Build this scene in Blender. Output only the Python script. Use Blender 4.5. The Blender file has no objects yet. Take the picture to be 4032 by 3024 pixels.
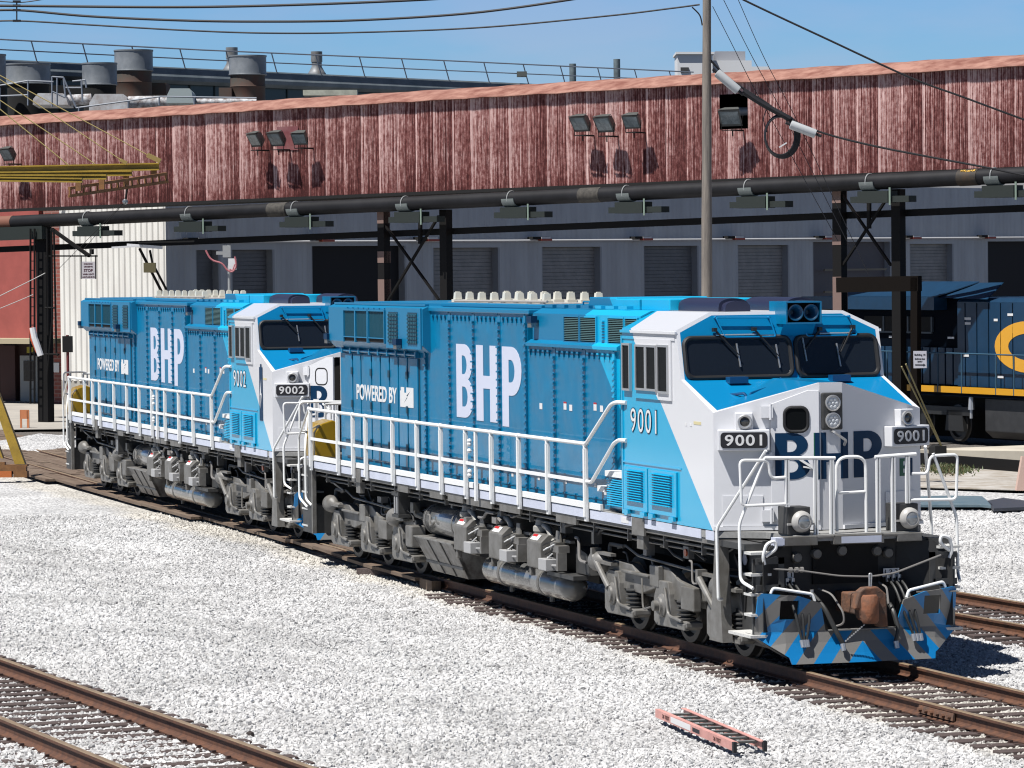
import bpy, math, random
from math import sin, cos, pi, radians, sqrt, atan2
from mathutils import Vector, Matrix, noise
random.seed(7)
S = bpy.context.scene
COL = S.collection

# ---------------------------------------------------------------- camera
CAM = Vector((46.8, -19.2208, 5.1992))
FW = Vector((-0.95152582, 0.30597164, -0.03130454))
RT = Vector((0.30641914, 0.95183824, -0.01054832))
UP = Vector((-0.02656937, 0.01962931, 0.99945423))
FPX = 15274.8
cd = bpy.data.cameras.new('camera')
cam = bpy.data.objects.new('camera', cd)
COL.objects.link(cam)
cd.sensor_width = 36.0
cd.lens = FPX / 4032.0 * 36.0
cd.clip_start = 0.5
cd.clip_end = 3000
cam.matrix_world = Matrix(((RT.x, UP.x, -FW.x, CAM.x), (RT.y, UP.y, -FW.y, CAM.y), (RT.z, UP.z, -FW.z, CAM.z), (0, 0, 0, 1)))
S.camera = cam

# ---------------------------------------------------------------- light
SUN_D = Vector((-0.16, 0.50, -1.0)).normalized()      # the way the light travels
w = bpy.data.worlds.new('World')
S.world = w
w.use_nodes = True
nt = w.node_tree
bg = nt.nodes['Background']
sky = nt.nodes.new('ShaderNodeTexSky')
sky.sky_type = 'NISHITA'
sky.sun_disc = False
sky.sun_elevation = math.asin(-SUN_D.z)
sky.sun_rotation = atan2(-SUN_D.x, -SUN_D.y)
sky.air_density = 1.0
sky.dust_density = 0.6
sky.ozone_density = 3.0
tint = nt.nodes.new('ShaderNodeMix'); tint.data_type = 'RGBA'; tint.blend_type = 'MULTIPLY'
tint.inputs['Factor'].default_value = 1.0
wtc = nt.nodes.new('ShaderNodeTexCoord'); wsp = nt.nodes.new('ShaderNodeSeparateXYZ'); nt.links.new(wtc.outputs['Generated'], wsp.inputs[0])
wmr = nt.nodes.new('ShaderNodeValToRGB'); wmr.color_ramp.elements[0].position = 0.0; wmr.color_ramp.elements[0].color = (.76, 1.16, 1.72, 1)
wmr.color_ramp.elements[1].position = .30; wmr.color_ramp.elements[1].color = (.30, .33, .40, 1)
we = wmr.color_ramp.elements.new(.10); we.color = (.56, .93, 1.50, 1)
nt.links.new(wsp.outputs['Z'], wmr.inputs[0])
# thin violet-grey wisps low in the sky
wmp = nt.nodes.new('ShaderNodeMapping'); wmp.inputs['Scale'].default_value = (6, 6, 26); nt.links.new(wtc.outputs['Generated'], wmp.inputs[0])
wno = nt.nodes.new('ShaderNodeTexNoise'); wno.inputs['Scale'].default_value = 1.7; wno.inputs['Detail'].default_value = 5; nt.links.new(wmp.outputs[0], wno.inputs['Vector'])
wcr = nt.nodes.new('ShaderNodeValToRGB'); wcr.color_ramp.elements[0].position = .46; wcr.color_ramp.elements[0].color = (1, 1, 1, 1); wcr.color_ramp.elements[1].position = .66; wcr.color_ramp.elements[1].color = (1.30, 1.02, .98, 1)
nt.links.new(wno.outputs['Fac'], wcr.inputs[0])
wm2 = nt.nodes.new('ShaderNodeMix'); wm2.data_type = 'RGBA'; wm2.blend_type = 'MULTIPLY'; wm2.inputs['Factor'].default_value = 1
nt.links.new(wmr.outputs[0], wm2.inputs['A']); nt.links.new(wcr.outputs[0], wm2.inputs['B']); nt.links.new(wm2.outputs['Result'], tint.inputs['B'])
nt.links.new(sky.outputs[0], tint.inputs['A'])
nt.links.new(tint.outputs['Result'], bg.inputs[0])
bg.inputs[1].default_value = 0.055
sd = bpy.data.lights.new('sun', 'SUN')
sd.energy = 5.0
sd.angle = radians(0.5)
sd.color = (1.0, 0.97, 0.93)
sun = bpy.data.objects.new('sun', sd)
COL.objects.link(sun)
sun.rotation_mode = 'QUATERNION'
sun.rotation_quaternion = SUN_D.to_track_quat('-Z', 'Y')
S.view_settings.view_transform = 'Standard'
S.view_settings.look = 'None'
S.view_settings.exposure = 0.58
S.view_settings.gamma = 1
S.cycles.max_bounces = 6
S.cycles.diffuse_bounces = 1
S.cycles.filter_width = 1.15


def at(u, v, d):
    """point d metres ahead of the camera seen at pixel (u, v) of the 4032 x 3024 photograph"""
    return CAM + d * (FW + RT * ((u - 2016) / FPX) - UP * ((v - 1512) / FPX))


def onz(u, v, z):
    r = FW + RT * ((u - 2016) / FPX) - UP * ((v - 1512) / FPX)
    return CAM + r * ((z - CAM.z) / r.z)


def onplane(u, v, p0, n):
    r = FW + RT * ((u - 2016) / FPX) - UP * ((v - 1512) / FPX)
    return CAM + r * ((Vector(p0) - CAM).dot(n) / r.dot(n))


# ---------------------------------------------------------------- materials
MATS = {}
KA = 0.82      # base colours below were matched at a lower exposure


def mat(name, col, rough=0.6, metal=0.0, var=0.0, vscale=3.0, bump=0.0, bscale=20.0, coat=0.0, stretch=(1, 1, 1), spec=0.5, col2=None, dirt=0.0):
    if name in MATS:
        return MATS[name]
    col = tuple(x * KA for x in col)
    if col2: col2 = tuple(x * KA for x in col2)
    m = bpy.data.materials.new(name)
    m.use_nodes = True
    t = m.node_tree
    b = t.nodes['Principled BSDF']
    b.inputs['Roughness'].default_value = rough
    b.inputs['Metallic'].default_value = metal
    b.inputs['Coat Weight'].default_value = coat
    b.inputs['Coat Roughness'].default_value = 0.08
    b.inputs['Specular IOR Level'].default_value = spec
    tc = t.nodes.new('ShaderNodeTexCoord')
    mp = t.nodes.new('ShaderNodeMapping')
    mp.inputs['Scale'].default_value = stretch
    t.links.new(tc.outputs['Object'], mp.inputs[0])
    c = (*col, 1)
    b.inputs['Base Color'].default_value = c
    if var > 0 or col2:
        n = t.nodes.new('ShaderNodeTexNoise')
        n.inputs['Scale'].default_value = vscale
        n.inputs['Detail'].default_value = 6
        n.inputs['Roughness'].default_value = 0.65
        t.links.new(mp.outputs[0], n.inputs['Vector'])
        r = t.nodes.new('ShaderNodeValToRGB')
        r.color_ramp.elements[0].position = 0.36
        r.color_ramp.elements[1].position = 0.64
        if col2:
            r.color_ramp.elements[0].color = c
            r.color_ramp.elements[1].color = (*col2, 1)
        else:
            r.color_ramp.elements[0].color = (*[x * (1 - var) for x in col], 1)
            r.color_ramp.elements[1].color = (*[min(1, x * (1 + var)) for x in col], 1)
        t.links.new(n.outputs['Fac'], r.inputs[0])
        t.links.new(r.outputs[0], b.inputs['Base Color'])
    if bump > 0:
        n = t.nodes.new('ShaderNodeTexNoise')
        n.inputs['Scale'].default_value = bscale
        n.inputs['Detail'].default_value = 3
        t.links.new(mp.outputs[0], n.inputs['Vector'])
        bp = t.nodes.new('ShaderNodeBump')
        bp.inputs['Strength'].default_value = bump
        bp.inputs['Distance'].default_value = 0.02
        t.links.new(n.outputs['Fac'], bp.inputs['Height'])
        t.links.new(bp.outputs[0], b.inputs['Normal'])
    MATS[name] = m
    return m


def split_mat(name, ca, cb, x0, z0, k, rough=0.3, coat=0.6, wav=0.25, wsc=1.3):
    """paint with a slanting colour boundary: cb where x + k z > x0 + k z0 (object space)"""
    m = mat(name, ca, rough=rough, coat=coat, bump=0.0)
    t = m.node_tree
    b = t.nodes['Principled BSDF']
    tc = t.nodes.new('ShaderNodeTexCoord')
    sp = t.nodes.new('ShaderNodeSeparateXYZ')
    t.links.new(tc.outputs['Object'], sp.inputs[0])
    a = t.nodes.new('ShaderNodeMath'); a.operation = 'MULTIPLY_ADD'
    a.inputs[1].default_value = k
    t.links.new(sp.outputs['Z'], a.inputs[0]); t.links.new(sp.outputs['X'], a.inputs[2])
    g = t.nodes.new('ShaderNodeMath'); g.operation = 'GREATER_THAN'
    g.inputs[1].default_value = x0 + k * z0
    t.links.new(a.outputs[0], g.inputs[0])
    mx = t.nodes.new('ShaderNodeMix'); mx.data_type = 'RGBA'
    mx.inputs['A'].default_value = (*[x * KA for x in ca], 1); mx.inputs['B'].default_value = (*[x * KA for x in cb], 1)
    t.links.new(g.outputs[0], mx.inputs['Factor'])
    t.links.new(mx.outputs['Result'], b.inputs['Base Color'])
    if wav:
        n = t.nodes.new('ShaderNodeTexNoise'); n.inputs['Scale'].default_value = wsc; n.inputs['Detail'].default_value = 1.5
        t.links.new(tc.outputs['Object'], n.inputs['Vector'])
        bp = t.nodes.new('ShaderNodeBump'); bp.inputs['Strength'].default_value = wav; bp.inputs['Distance'].default_value = 0.06
        t.links.new(n.outputs['Fac'], bp.inputs['Height'])
        t.links.new(bp.outputs[0], b.inputs['Normal'])
    return m


DKB = (0.0, 0.19, 0.38)
LTB = (0.004, 0.44, 0.74)
MDB = (0.001, 0.225, 0.49)
WHT = (0.80, 0.81, 0.84)
M_hood = split_mat('hood_paint', DKB, LTB, -6.0, 4.55, 1.19, rough=.35, coat=.4, wav=1.0, wsc=1.6)
M_hood.node_tree.nodes['Principled BSDF'].inputs['Coat Roughness'].default_value = .02
M_hood.node_tree.nodes['Principled BSDF'].inputs['Specular IOR Level'].default_value = .15
M_hood2 = split_mat('hood_paint_flat', DKB, LTB, -6.0, 4.55, 1.19, rough=.4, coat=.1, wav=0.0)
M_cabs = split_mat('cab_side_paint', LTB, WHT, -3.15, 4.28, 1.203, wav=0.1)
M_wht = mat('white_paint', WHT, rough=0.35, coat=0.4)
M_mid = mat('mid_blue_paint', MDB, rough=0.3, coat=0.4)
M_dkb = mat('dark_blue_paint', DKB, rough=0.3, coat=0.4)
M_ltb = mat('light_blue_paint', LTB, rough=0.3, coat=0.4)
M_navy = mat('navy_vinyl', (0.001, 0.03, 0.085), rough=0.5, spec=.2)
M_green = mat('green_vinyl', (0.004, 0.10, 0.05), rough=0.4)
M_rail = mat('handrail_white', (0.9, 0.91, 0.90), rough=0.4)
M_sill = mat('sill_white', (0.62, 0.66, 0.78), rough=0.5, var=0.06)
M_lett = mat('letter_white', (0.66, 0.70, 0.84), rough=0.4)
M_gry = mat('underframe_grey', (0.20, 0.195, 0.185), rough=0.5, col2=(0.12, 0.113, 0.10), vscale=3.5, bump=0.15, bscale=9)
M_dgr = mat('dark_grey_paint', (0.05, 0.05, 0.049), rough=0.55, var=0.2, vscale=5)
M_blk = mat('black_rubber', (0.012, 0.012, 0.013), rough=0.55)
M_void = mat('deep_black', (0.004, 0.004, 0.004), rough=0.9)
M_tank = mat('tank_grey_gloss', (0.16, 0.16, 0.155), rough=0.22, coat=0.5, var=0.1)
M_glass = mat('dark_glass', (0.012, 0.016, 0.022), rough=0.04, spec=0.8)
M_alu = mat('aluminium', (0.62, 0.62, 0.62), rough=0.4, metal=0.7)
M_step = mat('step_tread', (0.62, 0.62, 0.60), rough=0.6, var=0.15, vscale=30)
M_wheel = mat('wheel_steel', (0.05, 0.047, 0.043), rough=0.5, var=0.3, vscale=6)
M_rust = mat('rusty_cast_iron', (0.19, 0.085, 0.045), rough=0.85, col2=(0.10, 0.065, 0.05), vscale=6, bump=0.6, bscale=14)
M_red = mat('red_enamel', (0.50, 0.02, 0.02), rough=0.5)
M_yel = mat('yellow_paint', (0.36, 0.22, 0.008), rough=0.35, coat=0.4, var=0.08)
M_org = mat('amber_lens', (0.45, 0.07, 0.01), rough=0.3)
M_lab = mat('label_white', (0.78, 0.78, 0.78), rough=0.5)
M_ink = mat('black_ink', (0.01, 0.01, 0.015), rough=0.6)
M_lens = mat('lamp_glass', (0.30, 0.33, 0.35), rough=0.08, metal=0.6)
M_iso = mat('cream_insulator', (0.74, 0.72, 0.62), rough=0.4)
M_navroof = mat('roof_unit_navy', (0.018, 0.022, 0.055), rough=0.45)
M_mesh = mat('louvre_dark', (0.004, 0.055, 0.10), rough=0.6)
M_slat = mat('radiator_shutter', (0.010, 0.085, 0.13), rough=0.45)
M_hose = mat('brake_hose', (0.035, 0.036, 0.035), rough=0.45)
M_sgl = mat('side_glass', (0.006, 0.007, 0.008), rough=0.25, spec=.06)
M_lev = mat('dull_steel', (0.22, 0.21, 0.20), rough=0.5)


# ---------------------------------------------------------------- mesh builder
class MB:
    def __init__(s):
        s.V = []; s.F = []; s.M = []

    def add(s, vs, fs, m=0):
        o = len(s.V)
        s.V.extend([tuple(v) for v in vs])
        for f in fs:
            s.F.append(tuple(i + o for i in f)); s.M.append(m)
        return s

    def face(s, pts, m=0):
        return s.add(pts, [tuple(range(len(pts)))], m)

    def box(s, x0, x1, y0, y1, z0, z1, m=0):
        if x0 > x1: x0, x1 = x1, x0
        if y0 > y1: y0, y1 = y1, y0
        if z0 > z1: z0, z1 = z1, z0
        v = [(x0, y0, z0), (x1, y0, z0), (x1, y1, z0), (x0, y1, z0), (x0, y0, z1), (x1, y0, z1), (x1, y1, z1), (x0, y1, z1)]
        return s.add(v, [(0, 3, 2, 1), (4, 5, 6, 7), (0, 1, 5, 4), (1, 2, 6, 5), (2, 3, 7, 6), (3, 0, 4, 7)], m)

    def obox(s, c, ax, ay, az, m=0):
        """box from centre and three half-extent vectors"""
        c, ax, ay, az = map(Vector, (c, ax, ay, az))
        v = [c + i * ax + j * ay + k * az for k in (-1, 1) for j in (-1, 1) for i in (-1, 1)]
        f = [(0, 2, 3, 1), (4, 5, 7, 6), (0, 1, 5, 4), (1, 3, 7, 5), (3, 2, 6, 7), (2, 0, 4, 6)]
        return s.add(v, f, m)

    def bar(s, a, b, w, h, m=0, up=(0, 0, 1)):
        a = Vector(a); b = Vector(b); d = b - a; L = d.length; d = d / L
        u = Vector(up); x = d.cross(u)
        if x.length < 1e-4: x = d.cross(Vector((1, 0, 0)))
        x.normalize(); u = x.cross(d).normalized()
        return s.obox((a + b) / 2, d * L / 2, x * w / 2, u * h / 2, m)

    def prism(s, pts, vec, m=0, mc=None):
        pts = [Vector(p) for p in pts]; vec = Vector(vec); n = len(pts)
        v = pts + [p + vec for p in pts]
        s.add(v, [tuple(range(n))[::-1], tuple(range(n, 2 * n))], m if mc is None else mc)
        return s.add(v, [(i, (i + 1) % n, (i + 1) % n + n, i + n) for i in range(n)], m)

    def py(s, poly, y0, y1, m=0):
        return s.prism([(x, y0, z) for x, z in poly], (0, y1 - y0, 0), m)

    def px(s, poly, x0, x1, m=0):
        return s.prism([(x0, y, z) for y, z in poly], (x1 - x0, 0, 0), m)

    def pz(s, poly, z0, z1, m=0):
        return s.prism([(x, y, z0) for x, y in poly], (0, 0, z1 - z0), m)

    def cyl(s, a, b, r, r2=None, n=14, m=0, caps=True):
        a = Vector(a); b = Vector(b); r2 = r if r2 is None else r2
        d = (b - a).normalized(); x = d.cross(Vector((0, 0, 1)))
        if x.length < 1e-3: x = Vector((1, 0, 0))
        x.normalize(); y = d.cross(x)
        v = [a + r * (cos(2 * pi * i / n) * x + sin(2 * pi * i / n) * y) for i in range(n)]
        v += [b + r2 * (cos(2 * pi * i / n) * x + sin(2 * pi * i / n) * y) for i in range(n)]
        f = [(i, (i + 1) % n, (i + 1) % n + n, i + n) for i in range(n)]
        if caps: f += [tuple(range(n))[::-1], tuple(range(n, 2 * n))]
        return s.add(v, f, m)

    def lathe(s, a, d, prof, n=20, m=0):
        """profile [(t, r)] turned about the axis a + t d"""
        a = Vector(a); d = Vector(d).normalized(); x = d.cross(Vector((0, 0, 1)))
        if x.length < 1e-3: x = Vector((1, 0, 0))
        x.normalize(); y = d.cross(x); v = []; f = []
        for t, r in prof:
            v += [a + d * t + r * (cos(2 * pi * i / n) * x + sin(2 * pi * i / n) * y) for i in range(n)]
        for j in range(len(prof) - 1):
            f += [(j * n + i, j * n + (i + 1) % n, (j + 1) * n + (i + 1) % n, (j + 1) * n + i) for i in range(n)]
        f += [tuple(range(n))[::-1], tuple(range((len(prof) - 1) * n, len(prof) * n))]
        return s.add(v, f, m)

    def tube(s, pts, r, n=8, m=0, closed=False):
        pts = [Vector(p) for p in pts]; N = len(pts); v = []; f = []; px = None
        for i, p in enumerate(pts):
            if closed: d = pts[(i + 1) % N] - pts[i - 1]
            else: d = pts[min(i + 1, N - 1)] - pts[max(i - 1, 0)]
            d.normalize()
            if px is None:
                px = d.cross(Vector((0, 0, 1)))
                if px.length < 1e-2: px = d.cross(Vector((1, 0, 0)))
            px = (px - d * px.dot(d)).normalized(); py = d.cross(px)
            v += [p + r * (cos(2 * pi * k / n) * px + sin(2 * pi * k / n) * py) for k in range(n)]
        R = N if closed else N - 1
        for i in range(R):
            j = (i + 1) % N
            f += [(i * n + k, i * n + (k + 1) % n, j * n + (k + 1) % n, j * n + k) for k in range(n)]
        if not closed: f += [tuple(range(n))[::-1], tuple(range((N - 1) * n, N * n))]
        return s.add(v, f, m)

    def sphere(s, c, r, n=12, m=0, sc=(1, 1, 1)):
        c = Vector(c); v = []; f = []; h = n // 2
        for i in range(h + 1):
            th = pi * i / h
            for k in range(n):
                v.append(c + r * Vector((sin(th) * cos(2 * pi * k / n) * sc[0], sin(th) * sin(2 * pi * k / n) * sc[1], cos(th) * sc[2])))
        for i in range(h):
            f += [(i * n + k, (i + 1) * n + k, (i + 1) * n + (k + 1) % n, i * n + (k + 1) % n) for k in range(n)]
        return s.add(v, f, m)

    def build(s, name, mt, parent=None, smooth=False, bevel=0.0, **kw):
        me = bpy.data.meshes.new(name)
        me.from_pydata(s.V, [], s.F)
        for x in (mt if isinstance(mt, (list, tuple)) else [mt]): me.materials.append(x)
        me.polygons.foreach_set('material_index', s.M)
        me.validate()
        import bmesh
        bm = bmesh.new(); bm.from_mesh(me)
        bmesh.ops.remove_doubles(bm, verts=bm.verts, dist=1e-5)
        bmesh.ops.recalc_face_normals(bm, faces=bm.faces)
        bm.to_mesh(me); bm.free()
        if smooth:
            me.shade_smooth()
            me.set_sharp_from_angle(angle=radians(38))
        me.update()
        o = bpy.data.objects.new(name, me)
        COL.objects.link(o)
        if parent is not None: o.parent = parent
        if bevel:
            b = o.modifiers.new('bevel', 'BEVEL'); b.width = bevel; b.segments = 2; b.limit_method = 'ANGLE'; b.angle_limit = radians(40)
        tag(o, **kw)
        return o


def tag(o, label=None, cat=None, group=None, kind=None):
    if label: o['label'] = label
    if cat: o['category'] = cat
    if group: o['group'] = group
    if kind: o['kind'] = kind


def empty(name, loc, rz=0.0, **kw):
    o = bpy.data.objects.new(name, None)
    COL.objects.link(o)
    o.location = loc; o.rotation_euler = (0, 0, rz)
    o.empty_display_size = 0.2
    tag(o, **kw)
    return o


def fillet(pts, r, n=5, closed=False):
    pts = [Vector(p) for p in pts]; out = []; N = len(pts)
    for i, p in enumerate(pts):
        if not closed and i in (0, N - 1): out.append(p); continue
        a = pts[i - 1]; b = pts[(i + 1) % N]
        da = (a - p); db = (b - p); rr = min(r, da.length * 0.49, db.length * 0.49)
        p0 = p + da.normalized() * rr; p1 = p + db.normalized() * rr
        for k in range(n + 1):
            t = k / n
            out.append((1 - t) ** 2 * p0 + 2 * t * (1 - t) * p + t * t * p1)
    return out


def rrect(w, h, r, n=5):
    """rounded rectangle, centred, as 2D points"""
    out = []
    for cx, cy, a0 in ((w / 2 - r, h / 2 - r, 0), (-w / 2 + r, h / 2 - r, pi / 2), (-w / 2 + r, -h / 2 + r, pi), (w / 2 - r, -h / 2 + r, 1.5 * pi)):
        for k in range(n + 1):
            a = a0 + pi / 2 * k / n
            out.append((cx + r * cos(a), cy + r * sin(a)))
    return out


def curve_mesh(cu):
    ob = bpy.data.objects.new('tmp', cu)
    me = bpy.data.meshes.new_from_object(ob)
    vs = [v.co.copy() for v in me.vertices]; fs = [tuple(p.vertices) for p in me.polygons]
    bpy.data.objects.remove(ob); bpy.data.curves.remove(cu); bpy.data.meshes.remove(me)
    return vs, fs


def flat(vs, fs, O, X, Y, w, h, thick):
    """fit a 2D shape into w x h at origin O along X, Y; returns MB"""
    O, X, Y = Vector(O), Vector(X).normalized(), Vector(Y).normalized()
    Nn = X.cross(Y)
    x0 = min(v.x for v in vs); x1 = max(v.x for v in vs); y0 = min(v.y for v in vs); y1 = max(v.y for v in vs)
    z0 = min(v.z for v in vs); z1 = max(v.z for v in vs)
    sx = w / (x1 - x0); sy = h / (y1 - y0) if h else sx
    b = MB()
    b.add([O + X * (v.x - x0) * sx + Y * (v.y - y0) * sy + Nn * ((v.z - z0) / max(z1 - z0, 1e-6) * thick) for v in vs], fs)
    return b


def text(s, O, X, Y, w, h, bold=0.0, thick=0.006, space=1.0):
    cu = bpy.data.curves.new('t', 'FONT')
    cu.body = s; cu.extrude = 0.05; cu.offset = bold; cu.space_character = space; cu.resolution_u = 4
    vs, fs = curve_mesh(cu)
    return flat(vs, fs, O, X, Y, w, h, thick)


def shape2d(loops, O, X, Y, w=None, h=None, thick=0.006):
    cu = bpy.data.curves.new('c', 'CURVE')
    cu.dimensions = '2D'; cu.fill_mode = 'BOTH'; cu.extrude = 0.05
    for lp in loops:
        sp = cu.splines.new('POLY'); sp.points.add(len(lp) - 1)
        for i, p in enumerate(lp): sp.points[i].co = (p[0], p[1], 0, 1)
        sp.use_cyclic_u = True
    vs, fs = curve_mesh(cu)
    x = [p[0] for p in loops[0]]; y = [p[1] for p in loops[0]]
    return flat(vs, fs, O, X, Y, w or (max(x) - min(x)), h or (max(y) - min(y)), thick)


def arc(cx, cy, rx, ry, a0, a1, n=10):
    return [(cx + rx * cos(a0 + (a1 - a0) * i / n), cy + ry * sin(a0 + (a1 - a0) * i / n)) for i in range(n + 1)]


def letter(ch):
    """bold condensed sans capitals in a 1 x 2.2 box"""
    t = 0.34
    if ch == 'H':
        return [[(0, 0), (t, 0), (t, 0.95), (1 - t, 0.95), (1 - t, 0), (1, 0), (1, 2.2), (1 - t, 2.2), (1 - t, 1.32), (t, 1.32), (t, 2.2), (0, 2.2)]]
    if ch == 'P':
        return [[(0, 0), (t, 0), (t, 0.86), (0.5, 0.86)] + arc(0.5, 1.53, 0.5, 0.67, -pi / 2, pi / 2, 12) + [(0, 2.2)],
                [(t, 1.22), (t, 1.84), (0.46, 1.84)] + arc(0.46, 1.53, 0.19, 0.31, pi / 2, -pi / 2, 8)]
    if ch == 'B':
        return [[(0, 0), (0.5, 0)] + arc(0.5, 0.6, 0.5, 0.6, -pi / 2, pi * 0.36, 9) + arc(0.48, 1.64, 0.46, 0.56, -pi * 0.36, pi / 2, 9) + [(0, 2.2)],
                [(t, 0.33), (t, 0.93), (0.46, 0.93)] + arc(0.46, 0.63, 0.2, 0.3, pi / 2, -pi / 2, 8),
                [(t, 1.3), (t, 1.86), (0.44, 1.86)] + arc(0.44, 1.58, 0.18, 0.28, pi / 2, -pi / 2, 8)]

# ---------------------------------------------------------------- locomotive
W = 1.449


def make_loco(num, tx, ty, th, tz, label, door_open=False, side_logo=False):
    R = empty('locomotive', (tx, ty, tz), th, label=label, cat='locomotive', group='blue and white locomotives coupled on the track')
    xW, zW, xA, zA, xB, zB, xE, yB = -1.18, 3.63, -1.354, 4.28, -1.415, 4.51, -3.50, 0.96
    zn, zp, xp, yp, zd = 3.233, 3.609, 0.45, 0.157, 1.71
    # ---- cab shell -------------------------------------------------
    b = MB()
    for s in (-1, 1):
        side = [(xE, s * W, zd), (0, s * W, zd), (0, s * W, zn), (xW, s * W, zW), (xA, s * W, zA), (xE, s * W, zA)]
        b.face(side, 0)
        b.face([(xA, s * W, zA), (xB, s * yB, zB), (xE, s * yB, zB), (xE, s * W, zA)], 0)
        # thin rain gutter under the slanting roof edge
        # face of the nose, one half
        if not (door_open):
            b.face([(0, s * W, zd), (xp, s * yp, zd), (xp, s * yp, zp), (0, s * W, zn)], 1)
        elif s > 0:
            b.face([(0, W, zd), (xp, yp, zd), (xp, yp, zp), (0, W, zn)], 1)
        else:
            P = lambda q, z: (q / 1.367 * xp, -W + q / 1.367 * (W - yp), z)
            b.face([P(0, zd), P(.72, zd), P(.72, zn + .72 / 1.367 * (zp - zn)), P(0, zn)], 1)
            b.face([P(.72, zd), P(1.30, zd), P(1.30, zd + .1), P(.72, zd + .1)], 1)
            b.face([P(.72, 3.33), P(1.22, 3.50), P(1.30, 3.50), P(1.30, zn + 1.3 / 1.367 * (zp - zn)), P(.72, zn + .72 / 1.367 * (zp - zn))], 1)
            b.face([P(1.30, zd), P(1.367, zd), P(1.367, zp), P(1.30, zn + 1.3 / 1.367 * (zp - zn))], 1)
    b.face([(xE, -yB, zB), (xB, -yB, zB), (xB, yB, zB), (xE, yB, zB)], 1)       # roof
    b.face([(xp, -yp, zd), (xp, yp, zd), (xp, yp, zp), (xp, -yp, zp)], 1)
    b.face([(xE, -W, zd), (xE, -W, zA), (xE, -yB, zB), (xE, yB, zB), (xE, W, zA), (xE, W, zd)], 0)
    b.face([(xE, -W, zd), (0, -W, zd), (xp, -yp, zd), (xp, yp, zd), (0, W, zd), (xE, W, zd)], 1)

    def ring(outer, inner, mo, mi):
        n = len(outer)
        for i in range(n):
            j = (i + 1) % n
            b.face([outer[i], outer[j], inner[j], inner[i]], mo)
        b.face(inner, mi)
    # windscreen wall
    fx = lambda z: xW + (z - zW) / (zA - zW) * (xA - xW)
    o = [(xW, -W, zW), (xW, W, zW), (xA, W, zA), (xB, yB, zB), (xB, -yB, zB), (xA, -W, zA)]
    i_ = [(fx(zW), -W + .05, zW), (fx(zW), W - .05, zW), (fx(zA - .03), W - .05, zA - .03), (fx(zB - .04), yB - .03, zB - .04), (fx(zB - .04), -yB + .03, zB - .04), (fx(zA - .03), -W + .05, zA - .03)]
    ring(o, i_, 1, 2)
    # sloping top of the nose
    for s in (-1, 1):
        A = Vector((xW, s * W, zW)); N_ = Vector((0, s * W, zn)); Pk = Vector((xp, s * yp, zp)); Cn = Vector((xW, s * yp, zW))
        a2 = Vector((xW, s * (W - .05), zW)); n2 = Vector((-.06, s * (W - .075), zn + .028)); p2 = Vector((xp - .06, s * yp, zp - .0))
        b.face([A, N_, n2, a2], 1)
        b.face([N_, Pk, p2, n2], 1)
        b.face([a2, n2, Cn], 2); b.face([n2, p2, Cn], 2)
    b.face([(xW, -yp, zW), (xp - .06, -yp, zp), (xp - .06, yp, zp), (xW, yp, zW)], 2)
    b.face([(xp - .06, -yp, zp), (xp, -yp, zp), (xp, yp, zp), (xp - .06, yp, zp)], 1)
    cab = b.build('cab', [M_cabs, M_wht, M_mid], R)
    # trims on the cab side
    for s in (-1, 1):
        g = MB()
        g.box(xE - .02, xA + .02, s * W, s * (W + .03), zA - .055, zA - .02)
        g.box(xE, xA - .05, s * W, s * (W + .012), zA - .14, zA - .10)
        g.box(xE - .03, xE + .02, s * (W - .02), s * (W + .015), zd + .02, zA - .1)
        g.box(xE, -1.2, s * W, s * (W + .012), 2.44, 2.46)
        g.build('cab_moulding', M_cabs, cab)
    # ---- side windows
    for s in (-1, 1):
        for (x0, x1, z0, z1, nm) in ((-3.42, -3.10, 3.43, 4.08, 1), (-2.88, -2.05, 3.45, 4.07, 2), (-2.01, -1.60, 3.43, 4.08, 1)):
            f = MB(); y0 = s * (W + .003); y1 = s * (W + .045); t = .03
            f.box(x0, x1, y0, y1, z1 - t, z1); f.box(x0, x1, y0, y1, z0, z0 + t)
            f.box(x0, x0 + t, y0, y1, z0 + t, z1 - t); f.box(x1 - t, x1, y0, y1, z0 + t, z1 - t)
            if nm == 2: f.box((x0 + x1) / 2 - .04, (x0 + x1) / 2 + .04, y0, y1, z0 + t, z1 - t)
            fo = f.build('side_window', M_alu, R)
            p = MB(); p.box(x0 + t, x1 - t, s * (W + .003), s * (W + .03), z0 + t, z1 - t)
            p.build('pane', M_sgl, fo)
        e = MB(); e.box(-2.95, -1.52, s * (W + .002), s * (W + .022), 3.34, 4.15)
        e.build('window_surround', M_cabs, cab)
    # ---- windscreens
    ux = Vector((xA - xW, 0, zA - zW)).normalized(); nx = Vector((ux.z, 0, -ux.x))
    for s in (-1, 1):
        c = Vector((fx(3.905), s * (.795 if s > 0 else .617), 3.905)); wd = 1.16 if s > 0 else 1.5
        rr = rrect(wd, .545, .11)
        ctr = c + nx * .02
        fr = MB(); fr.tube([ctr + Vector((0, 1, 0)) * p[0] + ux * p[1] for p in rr], .033, 8, closed=True)
        fo = fr.build('windscreen', M_blk, R, smooth=True)
        gl = MB(); gl.prism([c + nx * .006 + Vector((0, 1, 0)) * p[0] + ux * p[1] for p in rr], nx * .014)
        gl.build('pane', M_glass, fo)
        tr = MB(); tr.tube([ctr + nx * .035 + Vector((0, y, 0)) + ux * .30 for y in (-wd * .2, wd * .18)], .012, 6)
        tr.build('trim', M_alu, fo)
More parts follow.
